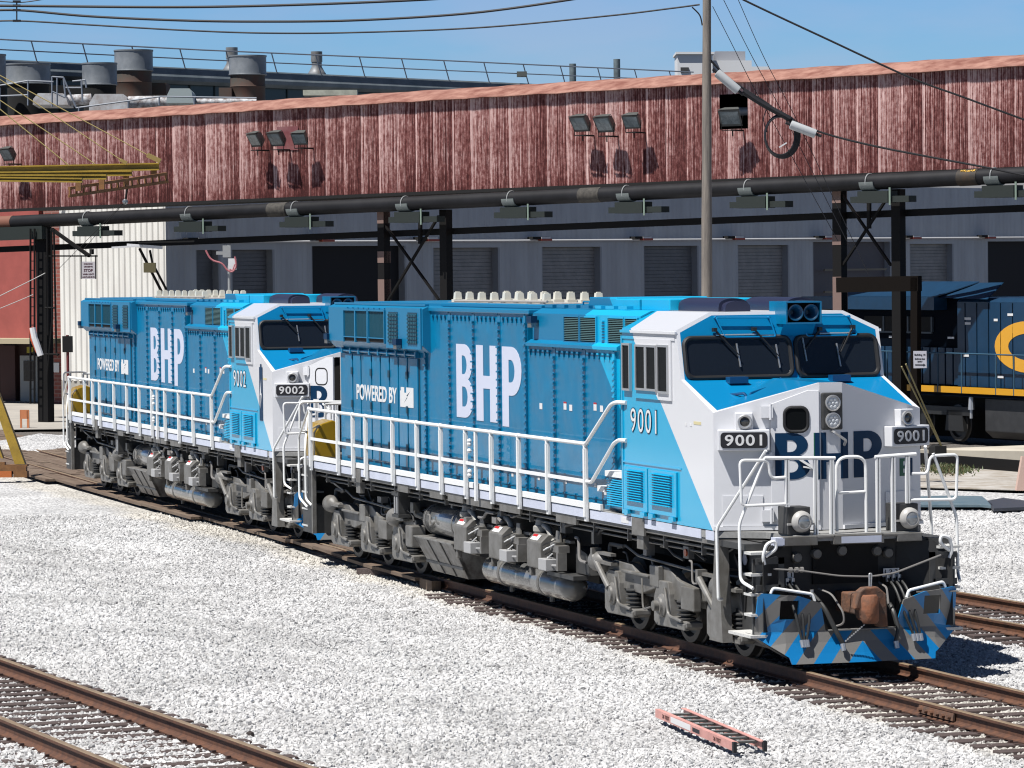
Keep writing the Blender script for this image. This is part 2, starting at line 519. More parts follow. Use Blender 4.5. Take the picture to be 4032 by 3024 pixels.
    # wipers
    for (y0, z0, y1, z1) in ((-.93, 4.28, -.62, 3.94), (-.37, 4.28, -.06, 3.92), (.57, 4.27, .33, 4.00), (1.05, 4.29, .81, 3.92)):
        a = Vector((fx(z0) + .07, y0, z0)); e = Vector((fx(z1) + .07, y1, z1))
        m = MB(); m.bar(a - Vector((.05, 0, 0)), a + Vector((.03, 0, 0)), .05, .05); m.cyl(a, e, .016, .008, 6)
        wo = m.build('wiper', M_blk, R)
        k = MB(); k.bar(e + ux * .16 - Vector((.03, .012, 0)), e - ux * .16 - Vector((.03, -.012, 0)), .016, .016)
        k.build('wiper_blade', M_alu, wo)
    # grab rails above windscreens
    for (ya, yb, yc, yd) in ((-.89, -.13, -.07, -.79), (.30, 1.02, 1.10, .38)):
        m = MB(); q = lambda y, z: Vector((fx(z) + .06, y, z))
        m.tube(fillet([q(ya, 4.44), q(yb, 4.43), q(yc, 4.18), q(yd, 4.18)], .03, closed=True), .011, 6, closed=True)
        for y, z in ((ya, 4.44), (yb, 4.43)): m.cyl(q(y, z), q(y, z) - Vector((.07, 0, 0)), .018, None, 8)
        m.build('grab_rail', M_mid, R)
    # grab rails and nozzle on the nose slope
    for s in (-1, 1):
        def sl(t, q, h=.075):
            x_ = xW + t
            return Vector((x_, s * q, min(3.63 - .3364 * (x_ + 1.18), 3.63 - .0129 * (x_ + 1.18) - .2955 * (q - .157)) + h))
        m = MB()
        m.tube(fillet([sl(.10, 1.26, 0), sl(.12, 1.24), sl(.72, .84), sl(.78, .80, 0)], .03), .019, 6)
        m.tube(fillet([sl(.74, .76, 0), sl(.74, .76), sl(.36, .12), sl(.22, .14), sl(.20, .14, 0)], .03), .019, 6)
        m.box(-1.08, -.92, s * .60, s * .86, 3.575, 3.66)
        m.build('nose_grab_rail', mat('rail_shadow_blue', (.0, .07, .19), rough=.4), R)  # dark colour stands in for the rails' shadow lines on the slope
    # horn box
    hz = MB(); x0, x1, y0, y1, z0, z1 = -1.62, -1.02, -.02, .49, 4.345, 4.645; t = .02
    hz.box(x0, x1, y0, y1, z1 - t, z1); hz.box(x0, x1, y0, y1, z0, z0 + t); hz.box(x0, x1, y0, y0 + t, z0 + t, z1 - t); hz.box(x0, x1, y1 - t, y1, z0 + t, z1 - t); hz.box(x0, x0 + .05, y0 + t, y1 - t, z0 + t, z1 - t)
    hz.prism([(-1.40, .0, z0), (-1.16, .0, z0), (-1.30, .0, 4.18), (-1.36, .0, 4.18)], (0, .46, 0))
    ho = hz.build('horn', M_dkb, R)
    hb = MB(); hb.box(-1.5, -1.25, .01, .46, 4.37, 4.62)
    hb.build('horn_back', M_void, ho)
    for y in (.125, .345):
        h = MB(); h.lathe((-1.3, y, 4.495), (1, 0, 0), [(0, .03), (.14, .045), (.22, .07), (.26, .105), (.265, .11), (.262, .098), (.22, .062), (.1, .03)], 20)
        h.build('horn_bell', mat('horn_navy', (.006, .06, .13), rough=.35), ho, smooth=True)
    # ---- nose furniture. local frame on each half: s from outer corner, z, n outward
    def half(s):
        e = Vector((xp, -s * (W - yp), 0)).normalized(); n = Vector((-s * e.y, s * e.x, 0))
        n = Vector((abs(n.x), n.y, 0)); n = Vector((e.y * -1, e.x, 0)) if s > 0 else Vector((e.y, -e.x, 0))
        if n.x < 0: n = -n
        return (lambda q, z, h=0: Vector((0, s * W, 0)) + e * q + Vector((0, 0, z)) + n * h), e, n
    for s in (-1, 1):
        P, e, n = half(s)
        Z = Vector((0, 0, 1))
        # number board
        bx = MB(); q0, q1 = (.05, .72) if s < 0 else (-.03, .64)
        bx.obox(P((q0 + q1) / 2, 2.883, .07), e * (q1 - q0) / 2, n * .08, Z * .135)
        nb = bx.build('number_board', M_wht, R, bevel=.012)
        pl = MB(); pl.prism([P((q0 + q1) / 2, 2.883, .152) + e * p[0] + Z * p[1] for p in rrect(.60, .205, .05)], n * .006)
        pl.build('number_plate', M_ink, nb)
        X = e if s < 0 else -e
        tt = text(num, P((q0 + q1) / 2, 2.883 - .072, .1585) - X * .245, X, Z, .48, .145, bold=.018, thick=.004, space=1.12)
        tt.build('number', M_lab, nb)
        # marker lamp in its square housing
        lb = MB(); qc = .39 if s < 0 else .34
        lb.obox(P(qc, 3.125, .05), e * .115, n * .07, Z * .11)
        lo = lb.build('marker_light', M_wht, R, bevel=.012)
        l2 = MB(); l2.lathe(P(qc + .01, 3.12, .12), n, [(0, .095), (.03, .095), (.035, .085), (.03, .065), (.0, .06)], 20)
        l2.build('bezel', M_alu, lo, smooth=True)
        l3 = MB(); l3.lathe(P(qc + .01, 3.12, .125), n, [(0, .062), (.01, .05), (.014, .0)], 16)
        l3.build('lens', mat('smoked_lens', (.05, .05, .05), rough=.1, spec=.8), lo, smooth=True)
        # flat access panel low on the nose
        ap = MB(); ap.obox(P(.37, 1.965, .006), e * .26, n * .008, Z * .195)
        ap.build('access_panel', M_wht, R)
        fl = MB(); fl.obox(P(.68, 1.74, .02), e * .69, n * .02, Z * .025)
        fl.build('nose_flange', M_wht, R)
    P, e, n = half(-1); Z = Vector((0, 0, 1))
    # nose door on the near half
    def doorpoly(P_, z0=1.83):
        return [P_(.735, z0), P_(1.362, z0), P_(1.362, 3.515), P_(1.215, 3.515), P_(.735, 3.34)]
    if not door_open:
        dr = MB(); dr.prism([p + n * .004 for p in doorpoly(P)], n * .018)
        dro = dr.build('nose_door', M_wht, R, bevel=.006)
        D = P; dn = n; de = e
    else:
        hin = P(.70, 0, .03); aa = radians(-38); de = Matrix.Rotation(aa, 3, 'Z') @ e; dn = Matrix.Rotation(aa, 3, 'Z') @ n
        D = lambda q, z, h=0: hin + de * (q - .70) + Vector((0, 0, z)) + dn * h
        dr = MB(); dr.prism([p for p in doorpoly(D)], dn * .04)
        dro = dr.build('nose_door', M_wht, R, label='white nose door swung open')
        dk = MB(); dk.prism([P(.73, 1.81, -.05), P(1.30, 1.81, -.05), P(1.30, 3.55, -.05), P(.73, 3.35, -.05)], -n * .02)
        dk.build('doorway', M_void, R)
    wn = MB(); rp = rrect(.30, .31, .09)
    wn.tube([D(1.065, 3.14, .024) + de * p[0] + Z * p[1] for p in rp], .022, 8, closed=True)
    wo = wn.build('door_window', M_blk, dro, smooth=True)
    wg = MB(); wg.prism([D(1.065, 3.14, .022) + de * p[0] + Z * p[1] for p in rp], dn * .006)
    wg.build('pane', M_sgl, wo)
    for z in (3.24, 2.62, 1.90):
        hg = MB()
        hg.obox(D(.69, z, .03), de * .075, dn * .035, Z * .075)
        hg.cyl(D(.735, z - .10, .05), D(.735, z + .10, .05), .022, None, 8)
        hg.build('hinge', M_wht, dro)
    hd = MB(); hd.bar(D(1.10, 2.63, .05), D(1.30, 2.50, .05), .03, .03); hd.bar(D(1.15, 2.53, .05), D(1.32, 2.50, .05), .02, .02)
    hd.build('door_handle', M_rail, dro)
    gb = MB(); gb.tube(fillet([(xp + .02, -.0, 2.98), (xp + .11, .0, 2.97), (xp + .12, .16, 2.86), (xp + .03, .17, 2.80)], .02), .018, 6)
    gb.build('latch_handle', M_alu, R)
    # BHP letters on the front
    Xn = e; PF, ef, nf = half(1)
    o1 = D(.79, 2.365, .0235 if not door_open else .042)
    shape2d(letter('B'), o1, de, Z, .45, .60, .004).build('front_lettering', M_navy, dro)
    if side_logo:
        lt = MB(); lt.obox(D(.93, 2.60, .047), de * .07, dn * .002, Z * .11); lt.build('door_emblem', M_lab, dro)
    # H: left stem on the door edge (green tinged), cross bar on the flat, right stem on the far half
    hl = MB()
    if not door_open:
        hl.obox(P(1.335, 2.665, .0235), e * .032, n * .002, Z * .30, 0); hl.obox(P(1.296, 2.665, .0235), e * .007, n * .002, Z * .30, 1)
    hl.obox((xp + .003, -.105, 2.665), (0, .035, 0), (.003, 0, 0), (0, 0, .30))
    hl.obox((xp + .003, .03, 2.64), (0, .10, 0), (.003, 0, 0), (0, 0, .055))
    hl.obox((xp + .003, .145, 2.665), (0, .012, 0), (.003, 0, 0), (0, 0, .30))
    hl.obox(PF(1.32, 2.665, .003), ef * .046, nf * .003, Z * .30)
    hl.build('front_lettering', [M_navy, M_green], R)
    shape2d(letter('P'), PF(1.175, 2.368, .003), -ef, Z, .49, .60, .005).build('front_lettering', M_navy, R)
    er = MB(); q0 = .37
    er.obox(PF(q0 - .03, 2.47, .003), ef * .03, nf * .003, Z * .115, 1)
    for z in (2.375, 2.47, 2.565): er.obox(PF(q0 - .11, z, .003), ef * .05, nf * .003, Z * .02, 1)
    er.obox(PF(q0 - .20, 2.47, .003), ef * .025, nf * .003, Z * .115, 0)
    er.build('front_emblem', [M_navy, M_green], R)
    # twin headlights
    hl = MB(); hl.box(xp - .02, xp + .035, -.135, .155, 3.0, 3.48)
    ho = hl.build('headlight', M_dgr, R, bevel=.02)
    for z in (3.345, 3.12):
        h = MB(); h.lathe((xp + .035, .01, z), (1, 0, 0), [(0, .105), (.025, .105), (.03, .09), (.012, .085)], 22)
        for k in range(7):
            cy = 0 if k == 6 else .052 * cos(k * pi / 3); cz = 0 if k == 6 else .052 * sin(k * pi / 3)
            h.lathe((xp + .04, .01 + cy, z + cz), (1, 0, 0), [(0, .024), (.012, .022), (.018, .012)], 10, m=1)
        h.build('lamp', [M_alu, mat('led_lens', (.75, .78, .80), rough=.15)], ho, smooth=True)
    # ---- hood ---------------------------------------------------------
    H = 1.20; HX = -4.30
    b = MB()
    b.box(HX, -8.45, -H, H, 1.70, 3.95); b.box(-8.45, -13.76, -H, H, 1.70, 4.43)
    b.box(-13.80, -19.07, -H, H, 1.70, 3.80)
    hood = b.build('hood', M_hood, R)
    b = MB()  # front upper cabinet, with the step above the ledge
    b.px([(-1.17, 3.95), (1.17, 3.95), (1.17, 4.44), (1.02, 4.51), (-1.02, 4.51), (-1.17, 4.44)], -8.30, -3.52)
    up = b.build('electrical_cabinet', M_hood2, R)
    for s in (-1, 1):
        b = MB()
        b.box(-8.38, -4.27, s * H, s * (H + .06), 3.955, 4.0)
        b.prism([(-8.38, s * (H + .06), 4.0), (-8.38, s * (H - .03), 4.05), (-8.38, s * (H - .03), 4.0)], (4.1, 0, 0))
        b.build('ledge', M_hood2, hood)
    # battery section top slab
    b = MB()
    b.box(-13.85, -8.28, -1.24, 1.24, 4.42, 4.495); b.box(-13.6, -8.4, -1.0, 1.0, 4.495, 4.56)
    b.build('battery_roof', M_hood2, R, bevel=.015)
    # rivetted ribs with rows of latches
    lt = MB()
    xs = [-13.78, -12.45, -11.16, -9.84, -8.51, -7.18, -5.83, -4.49]
    for i, x in enumerate(xs):
        for s in (-1, 1):
            zt = 4.40 if i < 5 else 3.93
            rb = MB()
            if i in (0, 4, 7):
                rb.box(x - .05, x + .05, s * H, s * (H + .035), 1.80, zt)
            else:
                rb.box(x - .065, x + .065, s * H, s * (H + .012), 1.80, zt)
            rb.build('rib', M_hood2, hood)
            z = zt - .12; st = .125 if i not in (0, 4, 7) else (.105 if i != 7 else .085)
            while z > 1.86:
                lt.obox((x, s * (H + .035), z), (.052, 0, 0), (0, .018, 0), (0, 0, .013))
                lt.obox((x + .03, s * (H + .03), z - .03), (.022, 0, 0), (0, .012, 0), (0, 0, .025))
                z -= st
    lt.build('latch_row', M_hood2, hood)
    lt = MB()
    for s in (-1, 1):
        for i in range(len(xs) - 1):
            zt = 4.36 if i < 4 else 3.89
            for k in range(1, 6):
                x = xs[i] + (xs[i + 1] - xs[i]) * k / 6
                lt.obox((x, s * (H + .02), zt), (.04, 0, 0), (0, .02, 0), (0, 0, .012)); lt.obox((x, s * (H + .015), zt - .045), (.014, 0, 0), (0, .012, 0), (0, 0, .035))
                if k % 2 == 0: lt.obox((x, s * (H + .015), 1.84), (.05, 0, 0), (0, .015, 0), (0, 0, .012))
            cp = MB(); cp.box(xs[i] + .08, xs[i + 1] - .08, s * H, s * (H + .008), 1.82, zt + .06); cp.build('cover_panel', M_hood, hood)
    lt.build('latch_row', M_hood2, hood)
    # intake louvres of the upper cabinet
    for s in (-1, 1):
        for (x0, x1) in ((-6.76, -6.10), (-6.03, -5.35), (-4.82, -4.17), (-4.10, -3.60)):
            f = MB(); y = s * 1.17; z0, z1 = 4.05, 4.40
            f.box(x0, x1, y, y + s * .004, z0, z1, 1)
            for k in range(13):
                z = z0 + .012 + k * (z1 - z0 - .02) / 13
                f.obox(((x0 + x1) / 2, y + s * .014, z + .008), ((x1 - x0) / 2, 0, 0), (0, .010, -.005), (0, .002, .003), 0)
            f.box(x0 - .02, x0, y, y + s * .03, z0 - .02, z1 + .02, 2); f.box(x1, x1 + .02, y, y + s * .03, z0 - .02, z1 + .02, 2)
            f.box(x0, x1, y, y + s * .03, z1, z1 + .02, 2); f.box(x0, x1, y, y + s * .03, z0 - .02, z0, 2)
            f.build('intake_louvre', [mat('louvre_slat', (.10, .19, .20), rough=.5), M_void, M_hood2], R)
        v = MB()
        for k in range(7): v.obox((-5.09, s * 1.185, 4.10 + k * .042), (.06, 0, 0), (0, .02, 0), (0, 0, .012))
        v.build('vent', M_hood2, R)
    # rear radiator cabinet, wider than the hood
    RW = 1.35
    b = MB()
    b.px([(-RW, 3.86), (-RW + .13, 3.74), (RW - .13, 3.74), (RW, 3.86), (RW, 4.46), (RW - .1, 4.50), (-RW + .1, 4.50), (-RW, 4.46)], -19.30, -13.50)
    rad = b.build('radiator_cabinet', M_hood2, R, bevel=.01)
    b = MB()
    for s in (-1, 1):
        y = s * RW
        b.box(-15.55, -13.52, y, y + s * .025, 3.80, 4.47)
        b.box(-19.2, -13.6, s * (RW - .15), s * (RW - .08), 4.50, 4.535)
        for k in range(9): b.obox((-18.0 + k * .33, y + s * .008, 4.45), (.02, 0, 0), (0, .012, 0), (0, 0, .008))
    b.box(-19.25, -13.55, -.9, .9, 4.50, 4.54)
    b.build('radiator_trim', M_hood2, rad)
    for s in (-1, 1):
        y = s * (RW + .004)
        for (x0, x1) in ((-18.20, -17.50), (-17.44, -16.72), (-16.62, -15.66)):
            f = MB(); f.box(x0, x1, y, y + s * .004, 3.95, 4.40, 0)
            f.box(x0 - .03, x0, y, y + s * .03, 3.86, 4.42, 1); f.box(x1, x1 + .03, y, y + s * .03, 3.86, 4.42, 1); f.box(x0, x1, y, y + s * .03, 4.40, 4.425, 1); f.box(x0, x1, y, y + s * .03, 3.94, 3.955, 1); f.box(x0, x1, y, y + s * .005, 3.875, 3.94, 2)
            k = x0 + .03
            while k < x1: f.box(k, k + .010, y, y + s * .010, 3.96, 4.40, 0); k += .05
            f.build('radiator_shutter', [M_slat, M_hood2, M_void], rad)
        y = s * (RW + .027)
        for (x0, x1) in ((-15.38, -14.83), (-14.24, -13.70)):
            f = MB(); f.box(x0, x1, y, y + s * .004, 3.88, 4.40, 1)
            for i in range(6):
                for k in range(8):
                    f.obox((x0 + .04 + i * (x1 - x0 - .06) / 5.2, y + s * .012, 3.92 + k * .062), (.03, 0, 0), (0, .012, .006), (0, 0, .016), 0)
            f.build('mesh_door', [M_slat, M_mesh], rad)
    # hood doors at the rear
    dx = [-18.72, -18.19, -17.65, -16.98, -16.43, -15.87, -15.34, -14.79, -14.18]
    for s in (-1, 1):
        for i in range(8):
            d = MB(); d.box(dx[i] + .035, dx[i + 1] - .035, s * H, s * (H + .03), 1.86 if i < 5 else 1.82, 3.64)
            do = d.build('hood_door', M_hood, R, bevel=.008)
            if i % 2: continue
            h = MB()
            for z in (3.35, 2.78, 2.15): h.box(dx[i + 1] - .06, dx[i + 1] + .03, s * (H + .03), s * (H + .05), z - .06, z + .06)
            h.build('door_latch', M_mesh, do)
        d = MB()
        for x in dx[1:]: d.box(x - .022, x + .022, s * H, s * (H + .01), 1.86, 3.64)
        d.build('door_seam', M_mesh, hood)
        d = MB(); d.tube([(dx[0], s * (H + .05), 3.70), (dx[-1], s * (H + .05), 3.70)], .025, 6)
        for x in dx: d.obox((x, s * (H + .04), 3.70), (.03, 0, 0), (0, .04, 0), (0, 0, .05))
        d.build('door_header', M_hood2, hood)
    # flood lamps on brackets
    for (x, z, y) in ((-14.69, 3.86, RW + .03), (-8.08, 4.30, 1.20), (-19.35, 3.88, RW - .05)):
        for s in (-1, 1):
            l = MB(); l.prism([(x - .12, s * y, z + .10), (x + .10, s * y, z + .10), (x + .10, s * y, z), (x - .12, s * y, z)], (0, s * .10, 0))
            lo = l.build('side_lamp', M_navy, R)
            l = MB(); l.prism([(x - .1, s * (y + .01), z - .07), (x + .08, s * (y + .01), z - .07), (x + .08, s * (y + .01), z), (x - .1, s * (y + .01), z)], (0, s * .08, 0)); l.build('lens', M_lens, lo)
    # white lettering on the side (both sides)
    for s in (-1, 1):
        X = Vector((1, 0, 0)) * (-s); y = s * (H + .0105); Zv = Vector((0, 0, 1))
        spec = (('B', -12.08, -11.18, 2.76, 3.92), ('H', -11.02, -9.95, 2.74, 3.92), ('P', -9.69, -8.73, 2.70, 3.92))
        for ch, x0, x1, z0, z1 in spec:
            if s > 0: x0, x1 = -20.8 - x1, -20.8 - x0
            O = Vector((x0 if s < 0 else x1, y, z0))
            shape2d(letter(ch), O, X, Zv, x1 - x0, z1 - z0, .004).build('side_lettering', M_lett, R)
        x0, x1 = (-17.93, -15.42)
        O = Vector((x0 if s < 0 else x1, s * (H + .0315), 2.86))
        text('POWERED BY', O, X, Zv, x1 - x0, .27, bold=.025, thick=.004).build('side_lettering', M_lab, R)
        lg = [[(0, 0), (.78, 0), (.78, .33), (.36, .33), (.36, .24), (.24, .24), (.24, .33), (.04, .33), (.04, .27), (0, .27)], [(.18, .05), (.43, .16), (.40, .17), (.62, .28), (.36, .19), (.40, .17)]]
        O = Vector((-15.22 if s < 0 else -14.44, s * (H + .0315), 2.82))
        shape2d(lg, O, X, Zv, .78, .33, .004).build('side_emblem', M_lab, R)
        # cab number: navy outline under a white figure
        O = Vector((-3.17 if s < 0 else -2.12, s * (W + .004), 2.87))
        text(num, O - X * .012 - Zv * .008, X, Zv, 1.07, .345, bold=.028, thick=.004, space=1.15).build('cab_number', M_navy, R)
        text(num, O + X * .012 + Zv * .006 + Vector((0, s * .005, 0)), X, Zv, 1.03, .318, bold=-.004, thick=.003, space=1.16).build('cab_number', M_lab, R)
    if side_logo:
        for s in (-1, 1):
            X = Vector((1, 0, 0)) * (-s)
            lg = [[(0, 0), (.26, 0), (.26, 1.03), (.18, 1.03), (.18, 1.09), (.08, 1.09), (.08, 1.03), (0, 1.03)]]
            O = Vector((-1.02 if s < 0 else -.76, s * (W + .004), 2.27))
            shape2d(lg, O, X, Vector((0, 0, 1)), thick=.004).build('battery_emblem', M_navy, R)
            O = Vector((-.97 if s < 0 else -.81, s * (W + .0085), 2.50))
            shape2d([[(.04, 0), (.15, .30), (.09, .28), (.12, .58), (.0, .25), (.07, .27)]], O, X, Vector((0, 0, 1)), thick=.003).build('battery_emblem', M_lab, R)
    # stickers on the battery covers
    st = MB()
    for x, z in ((-7.88, 3.02), (-6.76, 3.05), (-6.50, 3.04), (-5.42, 3.08), (-5.14, 3.07)):
        st.box(x, x + .13, -H - .013, -H - .010, z, z + .09, 0)
    for x, z in ((-6.76, 3.14), (-5.42, 3.17)): st.box(x, x + .13, -H - .013, -H - .010, z, z + .025, 1)
    for x, z in ((-9.28, 1.95), (-8.0, 1.96), (-6.75, 1.97), (-5.42, 1.99), (-5.0, 1.90)): st.box(x, x + .10, -H - .013, -H - .010, z, z + .055, 0)
    st.build('warning_sticker', [M_lab, M_red], R)
    st = MB(); st.box(-1.05, -.98, -W - .004, -W, 3.03, 3.07, 1); st.box(-.86, -.79, -W - .004, -W, 3.03, 3.07, 1); st.box(-.72, -.45, -W - .004, -W, 3.06, 3.10, 0)
    st.build('cab_sticker', [mat('sticker_cream', (.7, .62, .35)), M_lab], R)
    # louvred doors low on the cab
    for s in (-1, 1):
        for (x0, x1) in ((-3.42, -2.47), (-2.42, -1.34)):
            d = MB(); d.box(x0, x1, s * (W), s * (W + .03), 1.80, 2.40)
            do = d.build('louvred_door', M_ltb, R, bevel=.006)
            l = MB()
            for k in range(13):
                z = 1.93 + k * .034
                l.obox(((x0 + x1) / 2, s * (W + .045), z), ((x1 - x0) / 2 - .15, 0, 0), (0, .020, -s * s * .008), (0, .003, .006))
            l.build('louvre', M_ltb, do)
            for x in (x0 + .14, x1 - .14): h = MB(); h.box(x - .09, x + .09, s * (W + .01), s * (W + .055), 1.745, 1.80); h.build('hinge', M_ltb, do)
        l = MB(); l.box(-4.42, -3.56, s * (H + .02), s * (H + .14), 1.76, 2.18)
        for k in range(12): l.obox((-3.99, s * (H + .16), 1.80 + k * .032), (.40, 0, 0), (0, .025, -.008), (0, .002, .008))
        l.build('side_louvre', M_ltb, R)
        for q_ in ((-4.42, -3.7, 2.20), (-4.75, -4.45, 1.97)): l = MB(); l.box(q_[0], q_[1], s * H, s * (H + .2), q_[2], q_[2] + .08); l.build('side_step', M_rail, R)
    # ---- roof equipment
    for s in (-1, 1):
        yc_ = -.42 if s < 0 else .55
        u = MB(); pr = [(yc_ + .22, 4.51)] + [(yc_ + .22 * cos(a), 4.56 + .13 * sin(a) ** .7) for a in [pi * k / 10 for k in range(11)]] + [(yc_ - .22, 4.51)]
        u.px(pr, -3.45, -1.90); u.px([(a_[0] * 1 + (yc_ - a_[0]) * .18, 4.51 + (a_[1] - 4.51) * .8) for a_ in pr], -1.90, -1.75)
        u.build('air_conditioner', M_navroof, R, smooth=True)
    u = MB(); u.box(-7.05, -5.85, -.7, .7, 4.505, 4.68); u.box(-5.75, -4.75, -.75, .75, 4.505, 4.665); u.box(-4.65, -3.5, -.75, .75, 4.505, 4.67)
    u.build('roof_hatch', M_hood2, R, bevel=.015)
    u = MB()
    for k in range(7): u.obox((-8.1 + k * .55, -.93, 4.545), (.18, 0, 0), (0, .05, 0), (0, 0, .022))
    for k in range(4): u.tube(fillet([(-8.2 + k * .5, -.4, 4.5), (-8.2 + k * .5, -.4, 4.60), (-7.9 + k * .5, -.4, 4.60), (-7.9 + k * .5, -.4, 4.5)], .03), .015, 6)
    u.build('roof_fitting', M_hood2, R)
    for k in range(8):
        for yy in (-.62, .25):
            x = -13.9 + k * .66 + (0 if yy < 0 else -.1)
            u = MB()
            u.prism([(x - .08, yy - .08, 4.56), (x + .08, yy - .08, 4.56), (x + .08, yy + .08, 4.56), (x - .08, yy + .08, 4.56)], (0, 0, .05))
            u.add([(x + i * .06 * k, yy + j * .06 * k, z) for k, z in ((.95, 4.61), (.8, 4.72)) for i, j in ((-1, -1), (1, -1), (1, 1), (-1, 1))], [(0, 1, 5, 4), (1, 2, 6, 5), (2, 3, 7, 6), (3, 0, 4, 7), (4, 5, 6, 7)])
            u.box(x - .03, x + .03, yy - .03, yy + .03, 4.72, 4.735)
            u.build('roof_vent', M_iso, R, smooth=True)
    u = MB(); u.tube([(-13.8, -.7, 4.585), (-9.0, -.7, 4.60)], .02, 6); u.tube([(-13.8, .35, 4.585), (-9.0, .35, 4.60)], .02, 6); u.box(-14.0, -9.0, -.75, .4, 4.56, 4.567)
    u.build('roof_conduit', mat('clear_grey', (.45, .42, .38), rough=.3), R)
    # ---- deck, sill, kick plate ----------------------------------------
    b = MB(); b.box(-20.85, 0.02, -W + .01, W - .01, 1.60, 1.70)
    b.pz([(0.0, -W + .01), (.42, -.90), (1.14, -.78), (1.16, -.40), (1.14, .40), (1.14, .78), (.42, .90), (0.0, W - .01)], 1.62, 1.70)
    b.build('deck', mat('deck_grey', (.30, .30, .29), rough=.7, var=.12, vscale=20), R)
    for s in (-1, 1):
        b = MB(); b.box(-20.15, -17.5, s * (W - .02), s * (W), 1.575, 1.70)
        b.box(-16.95, -3.15, s * (W - .02), s * (W), 1.575, 1.70); b.box(-2.66, -.5, s * (W - .02), s * W, 1.58, 1.70); b.box(-.32, -.02, s * (W - .02), s * W, 1.58, 1.70)
        b.build('side_sill', M_sill, R)
        b = MB(); b.box(-20.15, -4.45, s * (W - .03), s * (W + .012), 1.715, 1.80)
        b.build('kick_plate', M_rail, R)
        b = MB(); b.box(-20.8, -.02, s * (W - .10), s * (W - .022), 1.52, 1.60)
        for x0, x1 in ((-17.5, -16.95), (-3.15, -2.66)): b.box(x0, x1, s * (W - .02), s * (W + .012), 1.47, 1.70)
        for x0, x1 in ((-14.75, -14.15), (-12.9, -12.2), (-11.9, -11.1), (-9.2, -8.2), (-6.5, -5.6), (-10.9, -9.6)): b.box(x0, x1, s * (W - .06), s * (W - .015), 1.44, 1.57)
        for x in (-17.2, -2.9): b.box(x - .13, x + .13, s * (W - .10), s * (W - .02), 1.28, 1.47)
        b.build('jacking_pad', M_gry, R)
        b = MB(); b.tube([(-20, s * (W - .13), 1.44), (-.2, s * (W - .13), 1.45)], .02, 6); b.tube([(-20, s * (W - .2), 1.36), (-.4, s * (W - .2), 1.36)], .016, 6)
        for k in range(14): b.box(-19.6 + k * 1.45, -19.57 + k * 1.45, s * (W - .16), s * (W - .1), 1.34, 1.56)
        b.build('pipework', M_gry, R)
    st = MB()
    for x in (-16.8, -3.6): st.box(x, x + .30, -W - .004, -W, 1.60, 1.68)
    st.build('sill_sticker', M_lab, R)
    b = MB()  # centre sill and dark underframe
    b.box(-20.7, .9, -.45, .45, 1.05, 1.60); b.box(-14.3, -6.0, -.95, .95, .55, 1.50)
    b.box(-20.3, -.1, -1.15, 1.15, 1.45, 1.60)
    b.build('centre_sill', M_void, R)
    # ---- handrails -------------------------------------------------------
    for s in (-1, 1):
        Y = s * 1.50; px_ = [-20.08, -18.24, -17.25, -16.44, -14.80, -13.38, -12.04, -10.71, -9.38, -8.03, -6.67, -4.97]
        for x in px_:
            p = MB(); p.box(x - .045, x + .045, Y - .008, Y + .028, 1.535, 2.58); p.box(x - .035, x + .035, Y - .028, Y - .008, 1.60, 2.56)
            p.cyl((x, Y, 2.56), (x, Y, 2.63), .035, None, 8)
            p.build('handrail_post', M_rail, R)
        p = MB(); p.box(-10.21, -10.13, Y - .02, Y + .02, 1.535, 2.60)
        p.build('handrail_post', M_rail, R)
        h = MB(); h.tube(fillet([(-20.20, Y, 2.625), (-4.93, Y, 2.63), (-3.85, s * 1.50, 3.22), (-3.62, s * 1.50, 3.26), (-3.32, s * 1.46, 3.26)], .08), .029, 10)
        for x in px_: h.tube([(x - .05, Y, 2.625), (x + .05, Y, 2.627)], .037, 8)
        h.build('handrail', M_rail, R, smooth=True)
        h = MB(); h.box(-20.10, -4.80, Y - .012, Y + .012, 2.075, 2.125)
        h.tube(fillet([(-4.9, Y, 2.10), (-4.70, Y, 2.10), (-3.75, Y, 2.68), (-3.55, Y, 2.74), (-3.33, s * 1.46, 2.74)], .06), .028, 8)
        h.build('mid_rail', M_rail, R, smooth=True)
        if s < 0:
            g = MB()
            for z in (2.45, 2.40, 2.30, 1.98, 1.92): g.sphere((-10.40, Y - .03, z), .04, 8)
            g.build('gate_hinge', M_rail, R)
    # ---- front platform railings (x about 1.05)
    fr = MB(); X = 1.06
    fr.tube([(X, -1.16, 2.69), (X, -.20, 2.665)], .024, 8)
    fr.tube([(X, .35, 2.665), (X, .92, 2.69)], .024, 8)
    fr.build('front_handrail', M_rail, R, smooth=True)
    for y in (-.86, -.47, -.25, .39, .60, .80):
        p = MB(); z0 = 1.70 if abs(y) < .75 else 2.06
        p.box(X - .02, X + .02, y - .028, y - .006, z0, 2.66); p.box(X - .02, X + .02, y + .006, y + .028, z0, 2.66)
        p.build('handrail_post', M_rail, R)
    g = MB(); X2 = .95
    g.tube(fillet([(X2, -.135, 1.72), (X2, -.135, 2.67), (X2, .27, 2.67), (X2, .27, 1.70)], .16, 8), .022, 8)
    g.tube([(X2, -.12, 2.21), (X2, .26, 2.22)], .018, 8)
    g.build('gangway_gate', M_rail, R, smooth=True)
